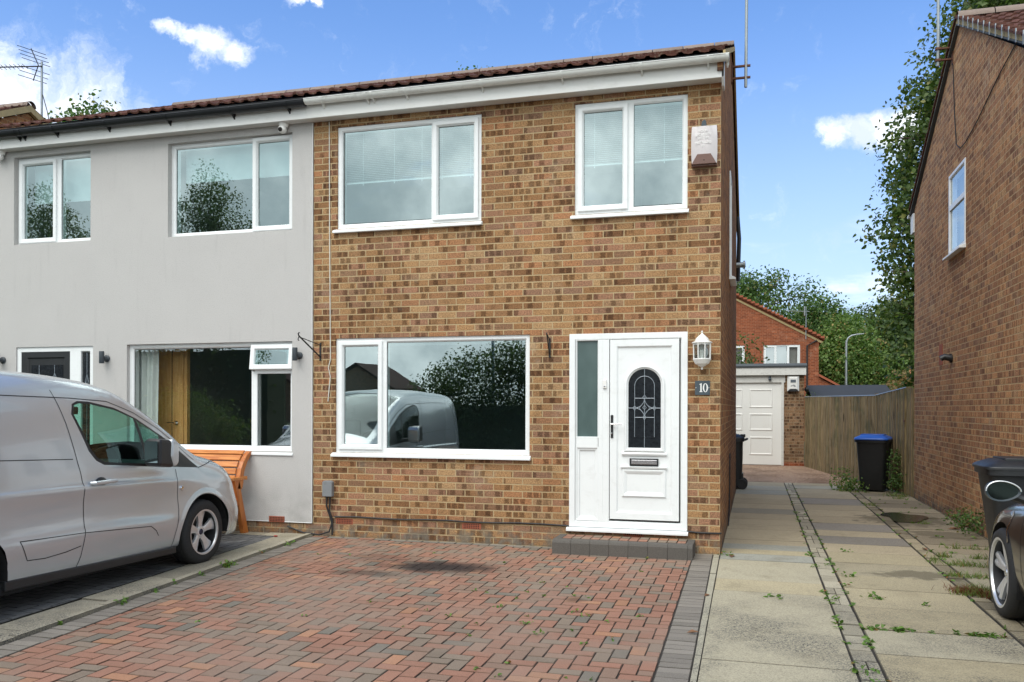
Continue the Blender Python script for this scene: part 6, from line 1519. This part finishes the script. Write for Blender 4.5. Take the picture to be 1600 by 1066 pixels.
def crown(clumps, per, leaf, seed, up=.35):
    """clumps = [(centre, (rx,ry,rz))]; leaves gather in small sprays near each clump's skin"""
    rs = np.random.RandomState(seed); P = []; N_ = []
    vols = np.array([a[1][0] * a[1][1] * a[1][2] for a in clumps]) ** .67; vols = vols / vols.sum()
    for (c, r), vv in zip(clumps, vols):
        m = max(8, int(per * vv)); nsp = max(4, m // 22)
        d = rs.normal(size=(nsp, 3)); d /= np.linalg.norm(d, axis=1, keepdims=True); rad = (.45 + .60 * rs.rand(nsp) ** .55)[:, None]
        sc = np.array(c) + d * np.array(r) * rad
        k = rs.randint(0, nsp, m); jitter = np.clip(rs.normal(size=(m, 3)), -1.7, 1.7) * np.array([leaf * 2.1, leaf * 2.1, leaf * 1.7])
        p = sc[k] + jitter; nn = d[k] * .6 + rs.normal(size=(m, 3)) * .7; nn[:, 2] += up; P.append(p); N_.append(nn)
    P = np.concatenate(P); N_ = np.concatenate(N_); S = leaf * (.7 + .6 * rs.rand(len(P)))
    return P, N_, S

def tree(name, loc, label, top, clumps, per, leaf, mat, seed, group='trees beyond the gardens', trunk=.16, cat='tree', bark='bark', asp=.62):
    t = thing(name, loc, label, cat, group)
    P, N_, S = crown(clumps, per, leaf, seed); keep = P[:, 2] > .15; leaf_mesh('crown', P[keep], N_[keep], S[keep], mat, t, seed, asp=asp)
    rs = random.Random(seed); q = MB(); x, y, z = loc
    q.tube([(x, y, z - .1), (x + .05, y, z + top * .25), (x - .05, y + .05, z + top * .55), (x + rs.uniform(-.15, .15), y, z + top * .9)], [trunk * 1.2, trunk, trunk * .7, trunk * .2], 10)
    for (c, r) in clumps:
        h0 = max(.8, min(c[2] - z - max(r) * .6, top * .75)); b = (x, y, z + h0); mid = ((b[0] + c[0]) / 2, (b[1] + c[1]) / 2, (b[2] + c[2]) / 2 + .1 * r[2])
        q.tube([b, mid, tuple(c)], [trunk * .42, trunk * .25, trunk * .08], 6)
        for _ in range(3):
            e = (c[0] + rs.uniform(-.8, .8) * r[0], c[1] + rs.uniform(-.8, .8) * r[1], c[2] + rs.uniform(-.3, .9) * r[2]); q.tube([mid, e], [trunk * .14, trunk * .03], 5)
    q.build('trunk', bark, t, smooth=True); return t
def blobs_for(x, y, z0, z1, rx, n, seed, ry=None, taper=.5, rmin=.35):
    rs = random.Random(seed); out = []
    for k in range(n):
        u = (k + rs.random()) / n; z = z0 + (z1 - z0) * u; sp = math.sin(math.pi * min(.97, max(.06, u ** taper))) ** .6; a = rs.uniform(0, 2 * math.pi); q = rs.uniform(.2, .78) * sp
        r = rx * rs.uniform(rmin, rmin + .25) * (.6 + .4 * sp)
        out.append(((x + rx * q * math.cos(a), y + (ry or rx) * q * math.sin(a), z), (r, r, r * rs.uniform(.7, 1.0))))
    return out
# tall broad-leaved tree behind the right-hand house
cl = blobs_for(6.75, 16.5, 1.5, 16.5, 2.7, 60, 11, taper=.8, rmin=.42)
cl += [((4.3, 15.6, 4.6), (.7, .8, .8)), ((4.3, 15.7, 6.4), (.6, .7, .7)), ((4.35, 15.7, 3.2), (.7, .8, .9)), ((4.6, 15.9, 8.4), (.75, .8, .85)), ((4.75, 16, 9.6), (.7, .8, .8)), ((5.1, 16, 11.4), (.7, .8, .8)), ((5.6, 16, 12.9), (.8, .9, .8)), ((3.85, 15.6, 5.2), (.35, .4, .3)), ((3.95, 15.6, 8.75), (.3, .4, .25)), ((4.5, 15.7, 5.5), (.7, .8, .7)), ((4.7, 15.8, 7.3), (.65, .8, .7)), ((3.9, 15.6, 4.1), (.4, .4, .35))]
cl += [((5.35 + .25 * math.sin(k * 2.3), 16.1, 2.2 + k * .78), (.95, .9, .75)) for k in range(17)]
cl = [((c[0] + max(0, c[2] - 8.5) * .36, c[1], c[2]), r) for c, r in cl]
tree('poplar_tree', (6.9, 16.5, 0), 'tall dense broad leaved tree rising behind the brown gable on the right', 15.5, cl, 125000, .118, 'leaf_poplar', 5, None, .22, asp=.85)
# garden trees filling the gap
tree('maple_tree', (-.6, 46, 0), 'bushy mid green tree rising above the apex of the red brick house', 9.5, blobs_for(-.6, 46, 3.0, 9.0, 3.9, 26, 21) + [((1.6, 45, 9.1), (.8, .8, .8)), ((-.5, 45, 9.2), (.8, .8, .7)), ((3.1, 45, 8.4), (.9, .9, .9))], 36000, .18, 'leaf_mid', 6)
tree('maple_tree', (4.2, 50, 0), 'spreading mid green tree behind the street lamp', 8.5, blobs_for(4.2, 50, 2.0, 8.1, 4.0, 26, 22), 34000, .19, 'leaf_mid', 7)
tree('dense_tree', (9.5, 54, 0), 'darker round headed tree between the lamp and the tall tree', 8, blobs_for(9.5, 54, 2.0, 8.0, 4.4, 24, 23), 30000, .20, 'leaf_poplar', 8)
tree('dense_tree', (13.8, 52, 0), 'dark green tree at the edge of the brown gable above the orange roof', 8, blobs_for(14.5, 52, 3.8, 8.6, 4.0, 20, 24), 24000, .20, 'leaf_poplar', 9)
tree('bushy_tree', (5.3, 45.5, 0), 'bright green bushy tree in front of which the street lamp stands', 5.5, blobs_for(5.3, 45.5, .8, 6.3, 3.0, 22, 25, taper=.7, rmin=.4), 30000, .165, 'leaf_light', 10)
tree('bushy_tree', (8.8, 44, 0), 'low bright green tree with rusty tips under the orange roof', 4, blobs_for(8.8, 44, .6, 4.9, 2.9, 20, 26, taper=.7, rmin=.4), 24000, .155, 'leaf_light', 11)
tree('rowan_bush', (7.4, 33, 0), 'rusty orange tinted bush just above the fence by the brown gable', 2.6, blobs_for(7.4, 33, .5, 3.0, 1.9, 12, 27, taper=.7, rmin=.4), 5000, .15, 'leaf_rust', 12)
tree('dense_tree', (-8, 62, 0), 'distant tree left of the bushy tree over the garage', 9, blobs_for(-8, 62, 2, 9.5, 6, 18, 28), 9000, .32, 'leaf_poplar', 13)
tree('dense_tree', (20, 60, 0), 'distant tree hidden partly by the brown gable', 9, blobs_for(20, 60, 2, 11, 6, 18, 29), 7000, .32, 'leaf_poplar', 14)
# tips of trees over our roof
tree('sycamore_tree', (-30, 24, 0), 'leafy tree top poking above the dark roof of the rendered house', 14, [((-29.45, 24, 15.25), (.6, .6, .75)), ((-30.7, 24, 14.75), (.8, .7, .6)), ((-28.9, 24, 14.75), (.6, .7, .5)), ((-30, 24, 13.2), (2.2, 1.9, 1.5)), ((-30, 24, 10.5), (2.8, 2.6, 2.2)), ((-30, 24, 7.5), (2.6, 2.2, 2))], 11000, .17, 'leaf_mid', 15, None, asp=.9)
tree('ash_tree', (-10.5, 23, 0), 'thin tree top showing just above the ridge of the tan house', 13, [((-10.5, 23, 14.3), (.75, .6, .36)), ((-9.75, 23, 14.2), (.5, .5, .28)), ((-11.2, 23, 14.0), (.7, .7, .35)), ((-10.5, 23, 12.6), (1.9, 1.8, 1.2)), ((-10.5, 23, 10), (2.4, 2.4, 1.8)), ((-10.5, 23, 7.5), (2.2, 2.2, 1.8))], 8000, .13, 'leaf_mid', 16, None)
# climber by the far corner of the side wall, plant by the bin
t = thing('leafy_shrub', (.1, 20, 0), 'dark shrub peeping round the rear corner of the tan house', 'shrub')
P, N_, S = crown([((.15, 20, 3.2), (.5, .5, .8)), ((-.2, 20, 2.2), (.7, .7, 1.0)), ((0, 20, 1.0), (.7, .6, .8))], 1500, .11, 31); leaf_mesh('foliage', P, N_, S, 'leaf_poplar', t, 31)
t = thing('climbing_plant', (1.6, 13.6, 0), 'green leafy plant with dark red flowers behind the fence by the garage', 'plant')
P, N_, S = crown([((1.58, 12.9, 1.75), (.09, .12, .16)), ((1.66, 13, 1.35), (.15, .2, .4)), ((1.66, 13, .6), (.2, .2, .5))], 420, .055, 32); leaf_mesh('foliage', P, N_, S, 'leaf_light', t, 32)
t = thing('weed_bush', (2.90, 7.75, 0), 'tall leafy weed growing between the blue lidded bin and the fence', 'plant')
P, N_, S = crown([((2.86, 7.62, .42), (.10, .12, .30)), ((2.86, 7.52, .18), (.15, .15, .15)), ((2.84, 7.66, .66), (.06, .06, .12))], 900, .045, 33); leaf_mesh('foliage', P, N_, S, 'leaf_mid', t, 33)
q = MB()
for k in range(6): q.tube([(2.86 + .02 * k - .05, 7.6, 0), (2.84 + .025 * k - .05, 7.62, .55)], .003, 4)
q.build('stem', 'bark', t)
t = thing('weed_clump', (2.03, 8.05, 0), 'sprawling green weed at the left foot of the blue lidded bin', 'plant')
P, N_, S = crown([((2.02, 7.9, .08), (.20, .16, .09)), ((1.93, 8.05, .2), (.08, .08, .14)), ((2.12, 7.75, .1), (.12, .1, .1))], 520, .05, 34); leaf_mesh('foliage', P, N_, S, 'leaf_light', t, 34)
t = thing('weed_clump', (2.9, 2.75, 0), 'straggly weed at the foot of the brown gable near the black bin', 'plant')
P, N_, S = crown([((2.92, 2.55, .13), (.06, .22, .12)), ((2.9, 3.1, .06), (.06, .2, .05)), ((2.92, 2.30, .2), (.05, .08, .16))], 420, .04, 35); leaf_mesh('foliage', P, N_, S, 'leaf_mid', t, 35)

# small weeds in the joints: leafy rosettes and grass, uncounted
def rosettes(spots, mat, name, label, cat, leaf=.03, n=16, seed=1, flat=.25, spread=1.0):
    rs = np.random.RandomState(seed); P = []; N_ = []; S = []
    for (x, y, r) in spots:
        k = max(5, int(n * r / .06)); a = rs.rand(k) * 2 * np.pi; rr = r * rs.rand(k) ** .7
        P.append(np.stack([x + rr * np.cos(a) * spread, y + rr * np.sin(a), .004 + rs.rand(k) * r * flat], 1)); nn = rs.normal(size=(k, 3)) * .5; nn[:, 2] += 1.0; N_.append(nn); S.append(leaf * (.5 + .8 * rs.rand(k)))
    o = leaf_mesh(name, np.concatenate(P), np.concatenate(N_), np.concatenate(S), mat, None, seed); tag(o, label, cat, kind='stuff'); return o
rs = random.Random(4); sp = []
for k in range(26): j = rs.choice([0, 1]); sp.append(((.922 if j == 0 else 1.072) + rs.uniform(-.012, .012), rs.uniform(-4.8, 6), rs.uniform(.012, .045)))
for y in (-2.82, -2.83, -2.815): sp += [(rs.uniform(1.1, 1.95), y, rs.uniform(.015, .035)) for _ in range(9)]
sp += [(rs.choice((.922, 1.071, 2.024, 2.170)) + rs.uniform(-.01, .01), rs.uniform(-4.8, 8), rs.uniform(.008, .022)) for _ in range(70)] + [(rs.uniform(2.2, 2.95), .62 * k - 11 + .62 * 17, rs.uniform(.01, .03)) for k in range(1, 14) for _ in range(3)]
sp += [(.98, -3.9, .07), (1.0, -4.1, .06), (1.25, -1.75, .07), (1.30, -1.80, .05), (1.17, -.9, .05), (1.05, -.35, .05), (.96, -1.9, .055), (1.62, -1.95, .04), (.55, -2.0, .035), (.45, -1.98, .03), (1.3, .55, .05), (1.1, -1.35, .05), (.05, -.02, .06), (.09, -.06, .04)]
rosettes(sp, 'weed', 'joint_weeds', 'small green weeds in the joints of the concrete path', 'weeds', .036, 15, 41, .55)
sp = []
for k in range(30):      # in the red block paving, more on the nearer right
    sp.append((rs.gauss(-1.1, .75), rs.gauss(-3.1, .8), rs.uniform(.008, .028)))
for k in range(12): sp.append((rs.uniform(-4.2, -.4), rs.uniform(-4.6, -.5), rs.uniform(.006, .018)))
sp += [(-1.55, -2.9, .035), (-1.2, -3.35, .04), (-.95, -2.9, .03), (-1.05, -3.6, .04), (-.55, -3.6, .03), (-.7, -3.75, .03), (-.45, -2.9, .03)]
sp = [(x, y, r) for x, y, r in sp if -4.3 < x < -.3]
rosettes(sp, 'weed', 'paving_weeds', 'tiny weeds sprouting between the red paving blocks', 'weeds', .026, 12, 42, .4)
sp = [(xl(y) + rs.uniform(-.01, .04), y, rs.uniform(.02, .05)) for y in (-.55, -.62, -1.3, -1.95, -2.0, -2.08, -2.45, -2.5, -2.9, -3.2, -3.6, -3.65, -4.3)] + [(xl(-2.0) + .02, -1.98, .07), (xl(-2.1) + .03, -2.1, .06), (xl(-.7) + .05, -.75, .05)]
rosettes(sp, 'weed', 'edge_weeds', 'green weeds along the concrete edging beside the van', 'weeds', .034, 18, 43, .7)
def grass(spots, mat, name, label, cat, seed, h=.07):
    rs = np.random.RandomState(seed); q = MB(); 
    for (x, y, rx, ry, n) in spots:
        for _ in range(n):
            px, py = x + rx * .55 * rs.normal(), y + ry * .7 * rs.normal(); hh = h * (.25 + .9 * rs.rand() ** 1.5); b = rs.rand() * 6.28; w = .0022 + .002 * rs.rand(); lx, ly = rs.normal() * .75 * hh, rs.normal() * .75 * hh
            c = (rs.rand(), rs.rand(), .5); dx, dy = math.cos(b) * w, math.sin(b) * w
            q.add([(px - dx, py - dy, 0), (px + dx, py + dy, 0), (px + lx * .4 + dx * .7, py + ly * .4 + dy * .7, hh * .6), (px + lx * .4 - dx * .7, py + ly * .4 - dy * .7, hh * .6), (px + lx, py + ly, hh)], [(0, 1, 2, 3), (3, 2, 4)], c)
    o = q.build(name, mat, None, fix=False); tag(o, label, cat, kind='stuff'); return o
grass([(2.3, .02, .14, .07, 200), (2.55, -.02, .16, .05, 120), (2.25, -.60, .12, .06, 130), (2.45, -.64, .12, .05, 120), (2.10, -.58, .07, .07, 90), (2.22, .52, .07, .03, 90), (2.55, .50, .07, .03, 80), (2.1, 5.4, .1, .1, 60), (2.5, 3.2, .1, .04, 60), (2.7, 6.6, .1, .1, 60), (1.95, 7.7, .1, .1, 60), (2.6, 1.15, .25, .03, 120), (2.08, .2, .05, .2, 60), (2.75, 7.1, .2, .15, 200)], 'grass', 'grass_tufts', 'tufts of grass in the joints beside the dark car', 'grass', 51)
grass([(2.06, -1.32, .14, .09, 500), (2.22, -1.42, .12, .08, 300)], 'moss_red', 'red_moss_patch', 'reddish brown mossy patch with grass beside the car wheel', 'moss', 52, .06)
grass([(2.20, -1.22, .16, .05, 160), (2.1, -1.45, .18, .04, 120)], 'grass', 'grass_fringe', 'grass fringe round the reddish patch beside the car wheel', 'grass', 53, .08)
for i, (x, y, s_, lab) in enumerate(((.12, -.10, .085, 'curled dry brown leaf on the path at the house corner'), (-.02, -2.1, .04, 'small dry leaf on the dark paving border near the path'), (2.86, 2.9, .09, 'dry leaves gathered at the foot of the brown gable'), (-.05, -3.3, .045, 'small brown leaf on the paving border nearer the camera'), (2.12, .95, .07, 'yellowed leaf scrap on the old slabs'))):
    q = MB(); n_ = 4 if i == 2 else 1
    for k in range(n_):
        ox, oy = (rs.uniform(-.1, .1), rs.uniform(-.15, .15)) if n_ > 1 else (0, 0); a = rs.uniform(0, 3); c_, s2 = math.cos(a) * s_, math.sin(a) * s_
        q.add([(x + ox - c_, y + oy - s2, .012), (x + ox - s2 * .35, y + oy + c_ * .35, .03), (x + ox + c_, y + oy + s2, .014), (x + ox + s2 * .4, y + oy - c_ * .4, .022), (x + ox, y + oy, .010)], [(0, 1, 4), (1, 2, 4), (2, 3, 4), (3, 0, 4)])
    tag(q.build('dry_leaf', 'dead_leaf', smooth=True, fix=False), lab, 'leaf', 'fallen leaves')
q = MB(); q.sphere((-5.02, -.35, .03), .02, 8, (1.4, 1, .5)); tag(q.build('red_petal', 'red_bloom', smooth=True), 'tiny red petal on the pale edging near the bench', 'petal')

# ================================================================== the street behind the camera, seen only as reflections
t = thing('garden_hedge', (-4.5, -16, 0), 'tall dark hedge across the road reflected in the wide window', 'hedge')
hc = [((x, -16.2 + .25 * math.sin(x * 2.1), z * (.70 + .36 * min(1, max(0, (x + 9.4) / 2.8)))), (.62, .8, .55)) for x in np.arange(-9.5, 3.5, .55) for z in (.6, 1.4, 2.2, 3.0 + .12 * math.sin(x * 1.3))]
P, N_, S = crown(hc, 70000, .09, 61); leaf_mesh('foliage', P, N_, S, 'leaf_hedge', t, 61)
q = MB(); q.box(-8.6, 3.6, -16.7, -15.8, -.05, 1.6); q.box(-6.4, 3.6, -16.55, -15.95, 1.6, 2.35); q.build('hedge_core', 'leaf_hedge', t)
tree('birch_tree', (-20.5, -20, 0), 'drooping birch across the road reflected in the upstairs windows', 10, [((-20.5 + a, -20 + b, z), (.7, .7, 1.5)) for a, b, z in ((0, 0, 9.6), (.9, .3, 8.8), (-1, -.3, 9), (1.6, 0, 7.6), (-1.7, .2, 7.8), (0, 0, 7.5), (.5, .8, 6), (-.8, -.6, 6), (2, 0, 5.6), (-2, 0, 5.5))], 16000, .095, 'leaf_dark', 62, 'trees across the road')
tree('birch_tree', (-28.5, -20, 0), 'second drooping birch further left across the road', 10, [((-28.5 + a, -20 + b, z), (.9, .9, 1.4)) for a, b, z in ((0, 0, 9.6), (1.2, .3, 8.6), (-1.2, -.3, 8.8), (2, 0, 7.4), (-2, .2, 7.4), (0, 0, 7.2), (.5, .8, 6), (-.8, -.6, 6), (2.4, 0, 5.4), (-2.4, 0, 5.2))], 16000, .10, 'leaf_dark', 63, 'trees across the road')
t = thing('leafy_shrub', (-17.5, -15, 0), 'bright green shrub across the road reflected in the neighbour window', 'shrub')
P, N_, S = crown([((-17.5, -15, 1.0), (1.3, 1.1, .9)), ((-16.6, -15, .7), (1.0, .9, .7)), ((-18.2, -15, 1.5), (.8, .8, .6))], 6000, .10, 66); leaf_mesh('foliage', P, N_, S, 'leaf_light', t, 66)
t = thing('garden_hedge', (-22, -19, 0), 'broad dark hedge further left across the road', 'hedge')
hc = [((x, -18.5, z), (1.3, 1.2, 1.1)) for x in np.arange(-36, -16.5, 1.5) for z in (.7, 2.0, 3.2)]
P, N_, S = crown(hc, 14000, .16, 64); leaf_mesh('foliage', P, N_, S, 'leaf_hedge', t, 64); q = MB(); q.box(-36.5, -16.5, -19.2, -17.9, -.05, 3.6); q.build('hedge_core', 'leaf_hedge', t)
for i, (hx, lab) in enumerate(((-52, 'low gabled brick house across the road, left of its twin'), (-41, 'low gabled brick house across the road, nearer the hedge'))):
    t = thing('facing_house', (hx, -75, 0), lab, 'house', 'houses across the road')
    q = MB(); q.prism([(hx - 4.2, 0), (hx + 4.2, 0), (hx + 4.2, 3.6), (hx, 6.0), (hx - 4.2, 3.6)], -83, -75); q.build('wall', 'brick_tan', t); q = MB(); q.prism([(hx - 4.6, 3.4), (hx, 6.15), (hx + 4.6, 3.4), (hx + 4.6, 3.6), (hx, 6.4), (hx - 4.6, 3.6)], -83.2, -74.7); q.build('roof', 'tile_brown', t)
    q = MB(); q.box(hx - 2.6, hx - .9, -74.98, -74.9, 1.0, 2.2); q.box(hx + .9, hx + 2.2, -74.98, -74.9, 1.0, 2.2); q.build('window', 'upvc', t)
t = thing('street_lamp', (-9.6, -23, 0), 'grey street lamp across the road reflected in the wide window', 'street lamp')
q = MB(); q.tube([(-9.6, -23, 0), (-9.6, -23, 5.2), (-9.7, -23, 5.45), (-10, -23, 5.55), (-10.5, -23, 5.55)], [.08, .06, .05, .045, .04], 8); q.build('column', 'galv', t, smooth=True)
